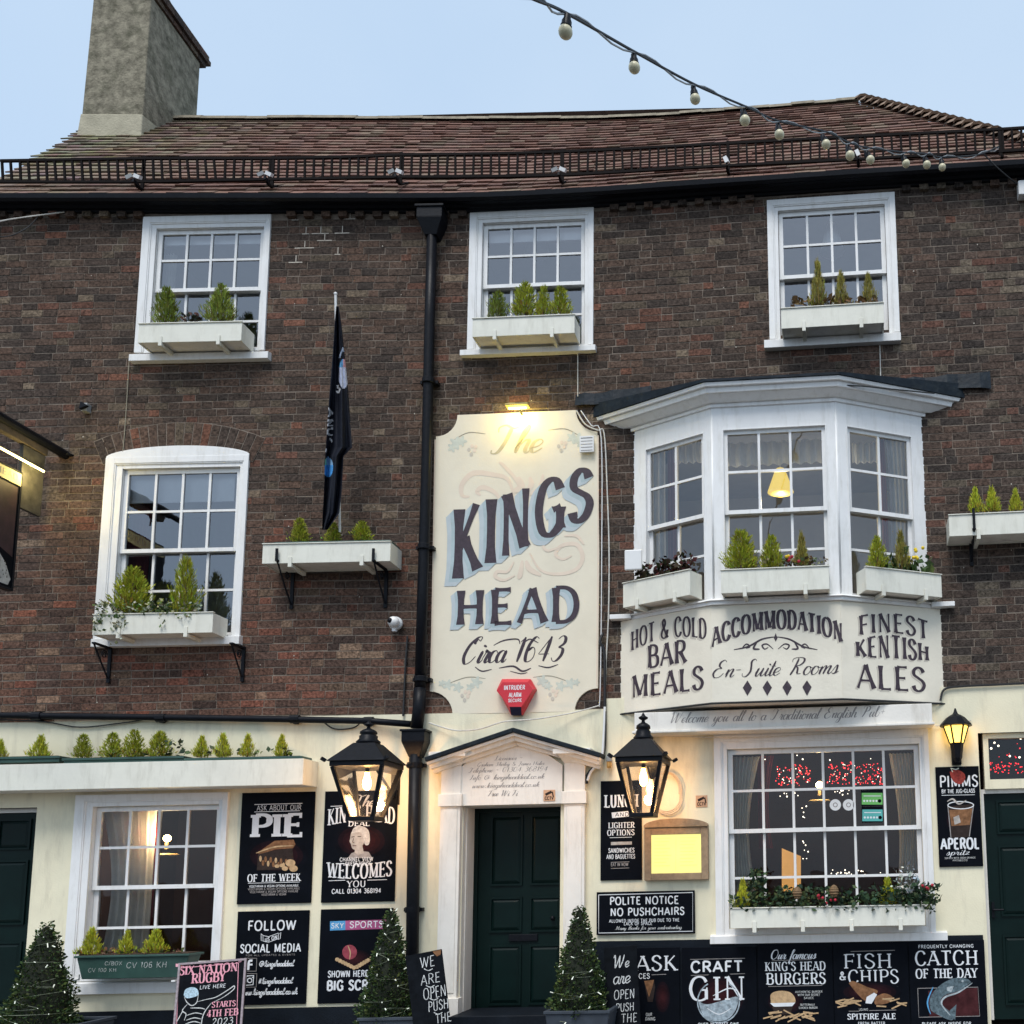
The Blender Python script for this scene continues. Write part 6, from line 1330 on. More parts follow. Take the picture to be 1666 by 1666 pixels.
# conifers, one by one
G_ = 'dwarf conifers in the window boxes'
LST = [
 ('left round conifer in the top left window box', 269, 528, 466, 44, .2, 'g'), ('right round conifer in the top left window box', 358, 524, 462, 42, .2, 'g'),
 ('leftmost conifer in the top middle window box', 810, 517, 473, 38, .2, 'g'), ('tallest conifer in the top middle window box', 855, 516, 459, 46, .2, 'y'), ('narrow conifer second from right in the top middle window box', 884, 515, 464, 32, .22, 'y'), ('rightmost conifer in the top middle window box', 912, 514, 466, 40, .2, 'y'),
 ('tallest dry conifer in the top right window box', 1331, 500, 424, 38, .2, 'd'), ('middle dry conifer in the top right window box', 1369, 498, 441, 36, .2, 'd'), ('shortest dry conifer in the top right window box', 1414, 495, 444, 32, .2, 'd'),
 ('left small conifer in the box under the flag', 487, 882, 842, 32, .2, 'y'), ('middle small conifer in the box under the flag', 541, 882, 849, 28, .2, 'y'), ('right spreading conifer in the box under the flag', 589, 881, 847, 36, .2, 'y'),
 ('broad conifer above ivy on the arched first-floor window', 213, 996, 920, 62, .2, 'y'), ('tall slim conifer on the arched first-floor window', 299, 1000, 904, 50, .2, 'y'),
 ('tall left conifer at the centre of the bay window', 1206, 926, 860, 54, BD + .13, 'y'), ('middle rounded conifer at the centre of the bay window', 1256, 926, 869, 42, BD + .13, 'y'), ('slim right conifer at the centre of the bay window', 1305, 922, 866, 32, BD + .13, 'd'),
 ('left conifer beside the daffodils on the bay', 1428, 926, 870, 34, .50, 'y'), ('right browner conifer beside the daffodils on the bay', 1467, 925, 864, 36, .36, 'd'),
 ('left conifer in the box at the right edge', 1588, 833, 793, 28, .2, 'b'), ('middle conifer in the box at the right edge', 1615, 832, 792, 32, .2, 'b'), ('right conifer in the box at the right edge', 1653, 831, 795, 26, .2, 'b'),
 ('conifer cut by the left picture edge on the long shelf', 0, 1234, 1203, 22, .22, 'b'), ('leftmost whole conifer on the long shelf', 64, 1234, 1196, 38, .22, 'b'), ('left conifer in the middle trough of the long shelf', 134, 1233, 1193, 32, .22, 'y'), ('second conifer in the middle trough of the long shelf', 181, 1233, 1191, 34, .22, 'y'), ('biggest conifer in the middle trough of the long shelf', 217, 1233, 1186, 40, .22, 'y'), ('right conifer in the middle trough of the long shelf', 259, 1233, 1188, 36, .22, 'y'),
 ('first conifer in the right trough of the long shelf', 327, 1232, 1197, 32, .22, 'b'), ('second conifer in the right trough of the long shelf', 361, 1232, 1193, 32, .22, 'b'), ('third conifer in the right trough of the long shelf', 402, 1231, 1194, 30, .22, 'b'), ('last conifer in the right trough of the long shelf', 458, 1231, 1195, 28, .22, 'b'),
 ('left conifer in the green planter', 147, 1556, 1510, 40, .2, 'b'), ('middle slim conifer in the green planter', 205, 1554, 1513, 30, .2, 'b'), ('right conifer in the green planter', 252, 1552, 1512, 42, .2, 'b'),
 ('yellow conifer at the left end of the festive box', 1209, 1478, 1430, 30, .24, 'b'), ('yellow conifer right of middle in the festive box', 1445, 1474, 1427, 32, .24, 'b')]
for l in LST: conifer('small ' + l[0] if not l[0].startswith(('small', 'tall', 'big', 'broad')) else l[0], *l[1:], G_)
# trailing ivy, festive greenery and other low plants
rp = random.Random(21)
def inbox(r_, x0, x1, y0, y1, n, d0, d1): return [PT(rp.uniform(x0, x1), rp.uniform(y0, y1), rp.uniform(d0, d1)) for _ in range(n)]
IV = [(.10, .14, .05), (.30, .32, .20), (.06, .10, .03), (.35, .36, .26)]
pts = inbox(bx5, 155, 325, 978, 1002, 420, .1, .37)
for cx in (158, 188, 196, 262, 300):
    L = rp.uniform(18, 62) if cx < 200 else rp.uniform(10, 30); pts += [PT(cx + rp.uniform(-8, 8), 1000 + rp.random() * L, .345) for _ in range(30 if cx < 200 else 8)]
o = tag(leaves('ivy', pts, .045, IV, 3), 'variegated ivy trailing over the box of the arched first-floor window', 'ivy')
def plant(name, label, cat, pts, size, cols, seed, extra=None):
    b = sum((Vector(p) for p in pts), Vector()) / len(pts); o = mk(name, label, cat, b); leaves('leaf_mass', [Vector(p) - b for p in pts], size, cols, seed, o)
    if extra:
        for nm, m, ps, r in extra:
            for p in ps: q = MB(); q.ball(Vector(p) - b, r, 7, 4); q.build(nm, m, o)
    return o
M_fred = mat('red_petal', (0.40, 0.02, 0.04), .6, .2); M_fyel = mat('yellow_petal', (0.75, 0.55, 0.03), .6, .2); M_cone = mat('pine_cone', (0.16, 0.10, 0.05), .8, .4, 60)
def fpts(M, w, h, x0, x1, z0, z1, n, r): return [M @ Vector((lerp(-w / 2, w / 2, r.uniform(x0, x1)), r.uniform(.03, .2), h + r.uniform(z0, z1) * r.random())) for _ in range(n)]
plant('heuchera', 'dark red-leaved plants in the left box of the bay', 'plant', fpts(*FBL, .12, .95, -.02, .26, 420, rp), .07, [(.04, .02, .018), (.05, .035, .02), (.03, .04, .015), (.07, .02, .02)], 5, [('flower', M_fred, fpts(*FBL, .1, .9, .1, .28, 4, rp), .022)])
plant('daffodils', 'yellow daffodils between the conifers in the right box of the bay', 'flowers', fpts(*FBR, .25, .95, 0, .25, 150, rp), .10, [(.05, .09, .03), (.08, .12, .04)], 6, [('flower', M_fyel, [FBR[0] @ Vector((rp.uniform(.0, .3), rp.uniform(-.02, .1), FBR[2] + rp.uniform(.14, .3))) for _ in range(8)], .02)])
plant('bedding_plants', 'low mixed flowers in the centre box of the bay', 'flowers', inbox(bx7, 1240, 1346, 908, 926, 200, BD + .06, BD + .24), .05, [(.10, .14, .05), (.22, .22, .12), (.08, .05, .03)], 7, [('flower', M_fred, inbox(bx7, 1280, 1300, 905, 915, 5, BD + .18, BD + .24), .018), ('flower', M_fyel, inbox(bx7, 1276, 1284, 900, 910, 2, BD + .18, BD + .24), .018)])
plant('dry_twigs', 'dry brown grass at the foot of the conifers in the top right box', 'grass', inbox(bx3, 1285, 1432, 486, 500, 160, .1, .28), .07, [(.20, .12, .05), (.14, .09, .04)], 8)
plant('seedling', 'thin dark twigs between the two conifers of the top left box', 'twigs', inbox(bx1, 296, 334, 510, 530, 50, .15, .25), .05, [(.05, .05, .03), (.08, .04, .03)], 9)
plant('planter_leaves', 'brown dead leaves lying in the green planter', 'leaves', inbox(gp, 126, 300, 1545, 1556, 200, .12, .30), .045, [(.10, .06, .035), (.07, .09, .03), (.16, .08, .05)], 10)
plant('shelf_grass', 'thin bulb shoots between the conifers on the long shelf', 'shoots', inbox(bx10, 262, 300, 1205, 1233, 26, .16, .28) + inbox(bx10, 140, 470, 1220, 1233, 60, .16, .28), .07, [(.06, .09, .03), (.05, .07, .04)], 12)
GRN = [(.025, .055, .03), (.04, .075, .03), (.02, .04, .025), (.06, .08, .03)]
plant('festive_garland', 'dark evergreen sprays with red berries along the festive box', 'greenery', inbox(bx11, 1192, 1522, 1458, 1482, 1000, .1, .40) + inbox(bx11, 1260, 1440, 1444, 1462, 220, .1, .38) + inbox(bx11, 1214, 1244, 1416, 1460, 170, .15, .3) + inbox(bx11, 1440, 1528, 1440, 1468, 260, .2, .42), .06, GRN, 13, [('berry', M_fred, inbox(bx11, 1320, 1360, 1456, 1470, 7, .36, .42) + inbox(bx11, 1500, 1520, 1438, 1448, 6, .36, .42), .016)])
for k, (x, y) in enumerate(((1297, 1453), (1357, 1450))):
    p = PT(x, y, .4); o = mk('pine_cone', '%s of the two brown pine cones in the festive box' % ('left', 'right')[k], 'pine cone', p, 'pine cones in the festive box')
    m = MB(); m.lathe([(.01, -.06), (.035, -.05), (.03, -.04), (.048, -.025), (.042, -.015), (.052, 0), (.045, .012), (.046, .025), (.036, .035), (.034, .045), (.01, .065)], (0, 0, 0), 10); m.build('scales', M_cone, o)
sl_ = []
for k in range(9):
    a_ = R(20 + k * 17.5); L = .27 if 2 < k < 7 else .2
    for j in range(14): sl_.append(PT(1478, 1452, .34) + Vector((math.cos(a_) * L * j / 13 * .8, rp.uniform(-.03, .03), math.sin(a_) * L * j / 13)))
plant('silver_spray', 'silvery white frosted spray at the right end of the festive box', 'plant', sl_, .045, [(.55, .58, .57), (.40, .45, .44)], 14)

# topiary cones in planters
def topiary(label, x, yt, yb, w, d, pl, seed):
    s, z = uz(x, yb, d); h = uz(x, yt, d)[1] - z; r = random.Random(seed); wd = w / 155 / 2; o = empty('topiary_cone', frame(s, d, z), label, 'topiary', 'box topiary cones by the doors')
    b = MB(); b.c = []; core = MB(); core.lathe([(wd * .78, 0), (wd * .7, h * .3), (wd * .4, h * .7), (wd * .1, h * .93), (.005, h * .95)], (0, 0, 0), 14); core.build('core', mat('twiggy_core', (0.012, 0.016, 0.008), .9, .4, 30), o)  # dark cone fills the crown; its near-black colour stands for inner shade
    for i in range(7000):
        t = 1 - math.sqrt(r.random()); q = r.uniform(0, 6.283); lump = 1 + .10 * math.sin(q * 3 + t * 14 + seed) + .08 * math.sin(q * 7 - t * 23) + .06 * math.sin(t * 40 + q); rad = wd * ((1 - t) ** .85 * .93 + .07) * lump * r.uniform(.62, 1.08)
        p = Vector((rad * math.cos(q), rad * math.sin(q), t * h)); a_ = Vector((math.cos(q) + r.uniform(-.7, .7), math.sin(q) + r.uniform(-.7, .7), r.uniform(-.3, 1.1))).normalized(); c = a_.cross(Vector((r.uniform(-1, 1), r.uniform(-1, 1), r.uniform(-1, 1)))).normalized(); L = r.uniform(.016, .042)
        b.face([p, p + a_ * L * .5 + c * L * .35, p + a_ * L, p + a_ * L * .5 - c * L * .35], leafcol(r.choice([(.03, .058, .018), (.045, .075, .022), (.022, .042, .016), (.06, .08, .02)]), r, .35))
    b.build('foliage', M_fol_y, o)
    lm = MB(); pth = []
    for i in range(150):
        t = i / 150; q = t * 6.283 * 6 + seed + .9 * math.sin(i * .7); rad = wd * ((1 - t) ** .85 * .93 + .07) * 1.07; pth.append(Vector((rad * math.cos(q), rad * math.sin(q), t * h * .96 + .05 * math.sin(i * .43 + seed))))
    lm.tube(pth, .0025, 4); lm.build('fairy_wire', mat('green_wire', (.16, .19, .13), .6, .2), o)
    lm = MB()
    for i in range(0, 150, 3):
        p = pth[i]; a_ = Vector((p.x, p.y, r.uniform(-.1, .1))).normalized() * .014 + Vector((r.uniform(-.012, .012), r.uniform(-.012, .012), r.uniform(-.02, .02))); lm.bar(p, p + a_ * 1.5, .007, .007)
    tag(lm.build('fairy_lights', M_fairy, o), kind='stuff')
    px0, px1, py = pl; s0, zt = uz(px0, py, d + .26); s1 = uz(px1, py, d + .26)[0]; po = empty('square_planter', frame((s0 + s1) / 2, d, 0), 'dark square planter under the topiary cone' + label.split('fairy lights')[1], 'planter', 'dark square planters')
    hw_ = (s1 - s0) / 2; m = MB(); m.hexa([(-hw_ * .85, -.24, 0), (hw_ * .85, -.24, 0), (hw_ * .85, .24, 0), (-hw_ * .85, .24, 0), (-hw_, -.27, zt - .03), (hw_, -.27, zt - .03), (hw_, .27, zt - .03), (-hw_, .27, zt - .03)]); m.build('body', mat('slate_planter', (0.035, 0.045, 0.06), .6, .25, 8), po, bevel=.01)
    m = MB(); m.ring(-hw_ - .015, hw_ + .015, 0, 1, .03, 0, 1) if False else None
    m = MB(); m.box(-hw_ - .012, hw_ + .012, -.285, -.245, zt - .029, zt); m.box(-hw_ - .012, hw_ + .012, .245, .285, zt - .029, zt); m.box(-hw_ - .012, -hw_ + .03, -.2445, .2445, zt - .029, zt); m.box(hw_ - .03, hw_ + .012, -.2445, .2445, zt - .029, zt); m.build('rim', MATS['slate_planter'], po, bevel=.004)
    m = MB(); m.box(-hw_ + .031, hw_ - .031, -.244, .244, zt - .06, zt - .03); m.build('soil', M_soil, po)
topiary('box topiary cone strung with fairy lights at the far left', 64, 1498, 1672, 98, .75, (18, 128, 1668), 1)
topiary('box topiary cone strung with fairy lights left of the front door', 631, 1477, 1660, 84, .55, (585, 680, 1656), 2)
topiary('box topiary cone strung with fairy lights right of the front door', 942, 1470, 1652, 86, .55, (888, 990, 1645), 3)

# ================================================================ lanterns
def plight(name, loc, e, col, rad=.03, parent=None):
    l = bpy.data.lights.new(name, 'POINT'); l.energy = e; l.color = col; l.shadow_soft_size = rad; o = bpy.data.objects.new(name, l); COL.objects.link(o); o.location = loc
    if parent: o.parent = parent
    return o
def lantern(label, x, yb, ye, yt, we, d, energy):
    s, z = uz(x, yb, d); h = uz(x, ye, d)[1] - z; H = uz(x, yt, d)[1] - z; a = we / 160 / 2 * .74; b = a * .46; o = empty('wall_lantern', frame(s, d, z), label, 'lantern', 'big black wall lanterns')
    for sx in (-1, 1):
        for sy in (-1, 1): m = MB(); m.bar((sx * b, sy * b, 0), (sx * a * .95, sy * a * .95, h), .035, .035, (0, 1, 0)); m.build('corner_bar', M_iron, o)
    m = MB(); m.box(-b - .02, b + .02, -b - .02, b + .02, -.03, .012); m.build('base', M_iron, o, bevel=.005)
    m = MB(); m.box(-a - .01, a + .01, -a - .01, a + .01, h, h + .05); e = a + .035; m.hexa([(-e, -e, h + .051), (e, -e, h + .051), (e, e, h + .051), (-e, e, h + .051), (-a * .42, -a * .42, h + .25), (a * .42, -a * .42, h + .25), (a * .42, a * .42, h + .25), (-a * .42, a * .42, h + .25)]); m.build('roof', M_iron, o, bevel=.006)
    for sx in (-1, 1):
        for sy in (-1, 1): m = MB(); m.bar((sx * e, sy * e, h + .05), (sx * (e + .03), sy * (e + .03), h + .075), .03, .03); m.build('corner_ear', M_iron, o)
    k = H - h - .25; m = MB(); m.lathe([(a * .44, 0), (a * .46, .02), (a * .34, .05), (a * .34, .08), (a * .27, k * .38), (a * .33, k * .42), (a * .31, k * .52), (a * .2, k * .6), (a * .1, k * .64), (.018, k * .68), (.016, k * .72), (.045, k * .78), (.05, k * .83), (.02, k * .9), (.008, k)], (0, 0, h + .25), 16); m.build('finial', M_iron, o, smooth=True)
    for q in range(4):
        m = MB(); A_ = [(-b, -b, .013), (b, -b, .013), (a * .93, -a * .93, h), (-a * .93, -a * .93, h)]; m.face(A_); m.build('pane', G_lant, o, Matrix.Rotation(q * math.pi / 2, 4, 'Z'))
    m = MB(); m.tube([(0, 0, .6 * h + .16), (0, 0, h)], .02, 8); m.build('lamp_holder', M_iron, o)
    m = MB(); m.lathe([(.01, -.09), (.03, -.075), (.042, -.04), (.04, 0), (.024, .06), (.02, .09)], (0, 0, h * .6 + .07), 12); m.build('bulb', M_warm, o, smooth=True)
    m = MB(); m.box(-.02, .02, a, d - .02, h + .005, h + .045); m.bar((0, d - .03, h - .25), (0, a * .98, h + .0), .02, .02); m.box(-.05, .05, d - .03, d - .002, h - .32, h + .1); m.build('wall_arm', M_iron, o)
    plight('lantern_light', (0, 0, h * .45), energy, (1.0, .56, .25), .06, o)
lantern('big black glass lantern lit orange left of the front door', 595, 1331, 1250, 1172, 112, .78, 19)
lantern('big black glass lantern lit orange right of the front door', 1047, 1325, 1243, 1160, 98, .62, 10)
# small lamp on the right
s, z = uz(1558, 1243, .14); o = empty('small_wall_lamp', frame(s, .14, z), 'small black coach lamp with amber glass above the cocktail poster', 'lamp')
m = MB(); m.box(-.05, .05, .06, .138, 0, .22); m.build('back_plate', M_iron, o, bevel=.01); m = MB(); m.lathe([(.03, .0), (.05, .04), (.07, .18), (.075, .2)], (0, 0, .02), 6); m.build('stem', M_iron, o)
m = MB(); m.lathe([(.07, 0), (.125, .17)], (0, 0, .225), 6); m.build('glass', M_warm2, o); m = MB(); m.lathe([(.17, 0), (.165, .02), (.10, .09), (.06, .115), (.03, .13), (.02, .15), (.008, .19)], (0, 0, .398), 12); m.build('cap', M_iron, o)
for k in range(6): q = math.pi / 3 * k; m = MB(); m.bar((.074 * math.cos(q), .074 * math.sin(q), .22), (.13 * math.cos(q), .13 * math.sin(q), .4), .014, .014); m.build('glazing_bar', M_iron, o)
plight('lamp_light', (0, -.02, .30), 5, (1.0, .58, .18), .16, o)
# picture lamp over the sign
s, z = uz(842, 662, .20); o = empty('sign_lamp', frame(s, .20, z), 'slim brass lamp lit yellow over the top of the tall sign', 'lamp')
m = MB(); m.box(-.13, .13, -.05, .05, .0, .025); m.build('hood', mat('brass', (0.55, 0.42, 0.12), .4, .1), o, bevel=.006); m = MB(); m.tube([(0, .04, .012), (0, .2, -.02)], .012, 6); m.build('arm', M_iron, o)
m = MB(); m.tube([(-.10, .0, -.014), (.10, 0, -.014)], .013, 8); m.build('tube', M_tube, o)
plight('sign_light', (0, .05, -.07), 8.0, (1.0, .78, .18), .05, o)
plight('hanging_sign_light', tuple(W(hs, .58, uz(60, 785, .45)[1]) + Vector((.15, 0, .02))), 7.0, (1.0, .78, .3), .05)
plight('menu_glow', tuple(W(mr.sc, .16, mr.z0 + mr.h * .5)), .5, (1, .85, .3), .1)

# ================================================================ flag and pole
s0, z0 = uz(553, 866, .22); p0, p1 = W(s0, .22, z0), PT(546, 478, .55)
o = mk('flag_pole', 'white flagpole leaning out of the box below the top floor', 'flagpole', p0); m = MB(); m.tube([(0, 0, 0), p1 - p0], .014, 8); m.build('pole', M_wplas, o); m = MB(); m.ball(p1 - p0, .02, 8, 5); m.build('tip', M_wplas, o)
ED = [(498, 547, 551), (530, 544, 556), (580, 541, 561), (640, 536, 567), (700, 532, 571), (728, 530, 573), (742, 529, 559), (800, 527, 556), (835, 525, 552), (862, 524, 533)]
ys, xl_, xr_ = zip(*ED); fl = MB(); fl.c = []; NY, NX = 190, 44; grid = []
for i in range(NY + 1):
    y = lerp(498, 862, i / NY); a_, b_ = interp(ys, xl_, y), interp(ys, xr_, y); row = []
    for j in range(NX + 1):
        t = j / NX; px = lerp(a_, b_, t); d = lerp(.53, .27, i / NY) + .085 + .045 * math.sin(t * 9.5 + i * .02) + .02 * math.sin(t * 21 + 1); row.append((PT(px, y, d), px, y))
    grid.append(row)
def fcol(x, y):
    k = ((x - 557) / 6.5) ** 2 + ((y - 606) / 25) ** 2
    if k < 1 and x > 551: return (.42, .46, .60) if k < .55 else (.10, .30, .50)
    if ((x - 532) / 7) ** 2 + ((y - 760) / 16) ** 2 < 1: return (.08, .30, .60) if y > 756 else (.12, .40, .30)
    if ((x - 549) / 4.2) ** 2 + ((y - 634) / 4.5) ** 2 < 1 and not ((x - 549.5) / 2) ** 2 + ((y - 634) / 1.6) ** 2 < 1: return (.5, .5, .52)
    for cy in (668, 690, 712, 734):
        u, v = x - (537 - (cy - 690) * .08), y - cy
        if abs(u) < 4.5 and abs(v) < 7 and (abs(abs(u) - (7 - v) * .25) < 1.3 or abs(v - 2) < 1.2): return (.5, .5, .52)
    return (.008, .010, .018)
def seg_d(x, y, a, b):
    ux, uy = b[0] - a[0], b[1] - a[1]; k = max(0, min(1, ((x - a[0]) * ux + (y - a[1]) * uy) / (ux * ux + uy * uy))); return math.hypot(x - a[0] - ux * k, y - a[1] - uy * k)
FS = [((534, 664), (541, 672)), ((541, 672), (533, 678)), ((537.5, 667), (536.5, 676)), ((533, 684), (541, 684)), ((541, 684), (532, 692)), ((532, 692), (541, 692)), ((541, 697), (534, 699)), ((534, 699), (533, 706)), ((533, 706), (540, 708)), ((537, 713), (540, 718)), ((530, 731), (530, 735)), ((549, 630), (553, 633)), ((553, 633), (551, 639)), ((551, 639), (548, 637)), ((549, 627), (550, 628))]
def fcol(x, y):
    if any(seg_d(x, y, a, b) < 1.35 for a, b in FS): return (.62, .63, .66)
    k = ((x - 559) / 8.5) ** 2 + ((y - 608) / 24) ** 2
    if k < 1 and x > 551.5: return (.50, .54, .70) if y > 598 else ((.55, .30, .34) if x > 558 else (.12, .34, .60))
    if seg_d(x, y, (552, 582), (558, 566)) < 1.2 or seg_d(x, y, (558, 566), (559, 572)) < 1: return (.35, .42, .55)
    k = ((x - 534) / 8) ** 2 + ((y - 760) / 16) ** 2
    if k < 1: return ((.14, .42, .30) if x < 531 else (.20, .36, .55)) if y < 756 else (.06, .28, .62)
    return (.008, .010, .018)
M_flagc = mat('flag_cloth', (0, 0, 0), .65, .25, 20, attr='col', spec=.2)
for i in range(NY):
    for j in range(NX): fl.face([grid[i][j][0], grid[i][j + 1][0], grid[i + 1][j + 1][0], grid[i + 1][j][0]], fcol((grid[i][j][1] + grid[i][j + 1][1]) / 2, (grid[i][j][2] + grid[i + 1][j][2]) / 2))
tag(fl.build('flag', M_flagc, None, smooth=True), 'furled black flag with blue print and white letters hanging down the brick wall', 'flag')

# ================================================================ small fittings on the wall
s, z = uz(642, 1013, .1); o = empty('security_camera', frame(s, .1, z), 'round white dome security camera beside the downpipe', 'camera')
m = MB(); m.lathe([(.06, .0), (.075, .02), (.075, .05), (.05, .1)], (0, 0, 0), 16); m.build('mount', M_wplas, o, Matrix.Rotation(R(-90), 4, 'X')); m = MB(); m.ball((0, -.03, 0), .062, 16, 10); m.build('dome', M_wplas, o, smooth=True); m = MB(); m.ball((-.02, -.075, .005), .03, 12, 8); m.build('lens', M_iron, o, smooth=True); m = MB(); m.box(-.02, .02, -.02, .03, -.1, -.05); m.build('junction', M_wplas, o)
s, z = uz(139, 663, .06); o = empty('floodlight_sensor', frame(s, .06, z), 'small dark sensor on the brick wall above the hanging sign', 'sensor'); m = MB(); m.box(-.04, .03, -.02, .058, -.05, .05); m.build('body', M_grey, o, bevel=.008); m = MB(); m.prism([(-.03, -.04), (.06, 0), (-.02, .05)], -.06, -.021); m.build('hood', M_iron, o)
br_ = Rect(1657, 1690, 292, 315, .12); o = empty('junction_box', br_.M(), 'white junction box under the eaves at the right edge', 'box'); m = MB(); m.box(-br_.w / 2, br_.w / 2, 0, .118, 0, br_.h); m.build('case', M_wplas, o, bevel=.008); m = MB(); m.box(-.03, .03, .0, .1, -.06, -.001); m.build('gland', M_grey, o)
wr = Rect(1016, 1044, 894, 927, .38); o = empty('wireless_aerial', wr.M(), 'white square wireless aerial at the left corner of the bay', 'aerial'); m = MB(); m.box(-wr.w / 2, wr.w / 2, 0, .035, 0, wr.h); m.build('case', M_wplas, o, bevel=.012); m = MB(); m.bar((0, .036, .1), (.05, .34, .05), .02, .02); m.build('arm', M_grey, o)
s, z = uz(991, 1239, .08); o = empty('bulkhead_lamp', frame(s, .08, z), 'tiny amber outdoor bulb by the cables left of the right lantern', 'lamp'); m = MB(); m.lathe([(.02, -.07), (.028, -.05), (.028, .0)], (0, 0, 0), 10); m.build('bulb', mat('amber_glass', (.5, .28, .08), .3, .1), o); m = MB(); m.lathe([(.035, .0), (.035, .05), (.02, .08)], (0, 0, .001), 10); m.build('socket', M_grey, o)
def cable(label, pts, m=M_cable, r=.006, name='cable'):
    P_ = [PT(*p) for p in pts]; o = mk(name, label, 'cable', P_[0], 'cables on the wall'); b = MB(); b.tube(rel(o, [Vector(q) for q in crom([tuple(q) for q in P_], 5)]), r, 6); b.build('wire', m, o)
cable('pale cable dropping from the middle of the top floor window to the bay', [(940, 574, .02), (940, 610, .02), (940, 645, .04)])
cable('pale cable dropping from the top right window to the bay roof', [(1431, 548, .02), (1432, 580, .02), (1433, 625, .04)])
cable('thin brown cable dropping below the top left window', [(210, 588, .02), (207, 640, .02), (203, 700, .02), (200, 735, .02)], M_vine, .005)
cable('pale cable running down the right edge of the tall sign', [(938, 668, .05), (952, 690, .05), (972, 700, .05), (983, 706, .03), (988, 800, .03), (991, 900, .03), (990, 1000, .03), (986, 1080, .03), (984, 1180, .04), (980, 1230, .04)], M_cable, .008)
cable('second pale cable hugging the right side of the tall sign', [(945, 668, .06), (962, 692, .06), (978, 712, .05), (979, 900, .05), (977, 1100, .05), (975, 1150, .05)], M_wplas, .006)
cable('dark bundle of cables right of the tall sign', [(981, 1030, .04), (976, 1045, .06), (983, 1060, .05), (984, 1120, .05), (983, 1220, .06), (968, 1245, .06), (955, 1262, .06), (955, 1275, .06)], M_dcable, .016)
cable('pale conduit pipe right of the pediment', [(984, 1150, .06), (982, 1200, .07), (978, 1235, .08), (962, 1255, .09), (956, 1270, .09)], M_wplas, .014)
cable('pale cable draped over the pediment', [(698, 1176, .06), (740, 1188, .10), (780, 1186, .25), (820, 1174, .3), (870, 1170, .2), (930, 1160, .08), (975, 1148, .06)], M_cable, .008)
cable('black cable sagging below the waste pipe', [(-20, 1170, .06), (70, 1174, .06), (130, 1183, .05), (200, 1176, .06), (260, 1168, .07), (330, 1166, .1)], M_dcable, .007)
cable('dark cable under the waste pipe beside the left lantern', [(528, 1176, .06), (545, 1186, .05), (575, 1184, .05), (590, 1172, .06)], M_dcable, .008)
cable('dark cable below the security camera', [(663, 1035, .03), (660, 1080, .03), (658, 1120, .03), (656, 1165, .05)], M_dcable, .012)
cable('pale telephone wire at the top left corner', [(-40, 372, .5), (0, 360, .35), (50, 352, .2), (105, 345, .04)], M_cable, .008)
cable('black telephone wire sagging at the top left corner', [(-20, 385, .4), (15, 384, .3), (45, 370, .2), (62, 352, .1)], M_dcable, .007)
cable('black cable along the top of the right cream wall', [(1530, 1140, .06), (1536, 1122, .05), (1560, 1117, .05), (1620, 1114, .05), (1700, 1110, .05)], M_dcable, .012)
cable('pale cable below the welcome board over the pub window', [(1040, 1196, .07), (1200, 1200, .09), (1330, 1194, .09), (1420, 1190, .09), (1530, 1180, .05), (1580, 1172, .04)], M_cable, .006)
cable('black cable from the festoon end to the eaves', [(1600, 250, .3), (1625, 275, .25), (1655, 300, .1)], M_dcable, .008)
cable('wire festooned along the bay roof edge', [(1340, 626, .62), (1400, 628, .55), (1460, 634, .4), (1520, 640, .2)], M_dcable, .008)
P_ = []
for i in range(64): q = i / 64 * 2 * math.pi * 3; rr_ = 26 + 3 * math.sin(i * .31) + i * .08; P_.append((1083 + rr_ * .85 * math.cos(q) + (i % 7) * .2, 1292 - rr_ * 1.15 * math.sin(q), .05 + .012 * (i // 22)))
cable('coil of pale cable hung on the wall behind the right lantern', P_, mat('buff_cable', (.62, .52, .40), .6, .1), .007)

# ================================================================ inside the windows
def curtain(label, x0, x1, y0, y1, d, m, gather=0.0, side=1, folds=7, name='curtain', d1=None):
    d1 = d if d1 is None else d1; s0, z1 = uz(x0, y0, d); s1, z0 = uz(x1, y1, d1); b = MB(); n = folds * 6; g = []
    for i in range(13):
        t = i / 12; row = []
        for j in range(n + 1):
            u = j / n; wdt = 1 - gather * math.sin(math.pi * min(1, t * 1.0)) * .6 - gather * t * .3; s = s0 + (s1 - s0) * u * wdt if side > 0 else s1 - (s1 - s0) * (1 - u) * wdt
            row.append(W(s, lerp(d, d1, (s - s0) / (s1 - s0)) + .03 * math.sin(u * folds * 6.283 + .5 * math.sin(t * 3)), lerp(z1, z0, t)))
        g.append(row)
    for i in range(12):
        for j in range(n): b.face([g[i][j], g[i][j + 1], g[i + 1][j + 1], g[i + 1][j]])
    return tag(b.build(name, m, None, smooth=True), label, 'curtain')
def blind(label, x0, x1, y0, y1, d=-.125):
    r_ = Rect(x0, x1, y0, y1, d); o = empty('roller_blind', r_.M(), label, 'blind', 'roller blinds'); m = MB(); m.box(-r_.w / 2, r_.w / 2, 0, .004, 0, r_.h); m.build('cloth', M_blind, o); m = MB(); m.box(-r_.w / 2, r_.w / 2, -.006, .012, -.02, -.001); m.build('bottom_bar', M_blind, o)
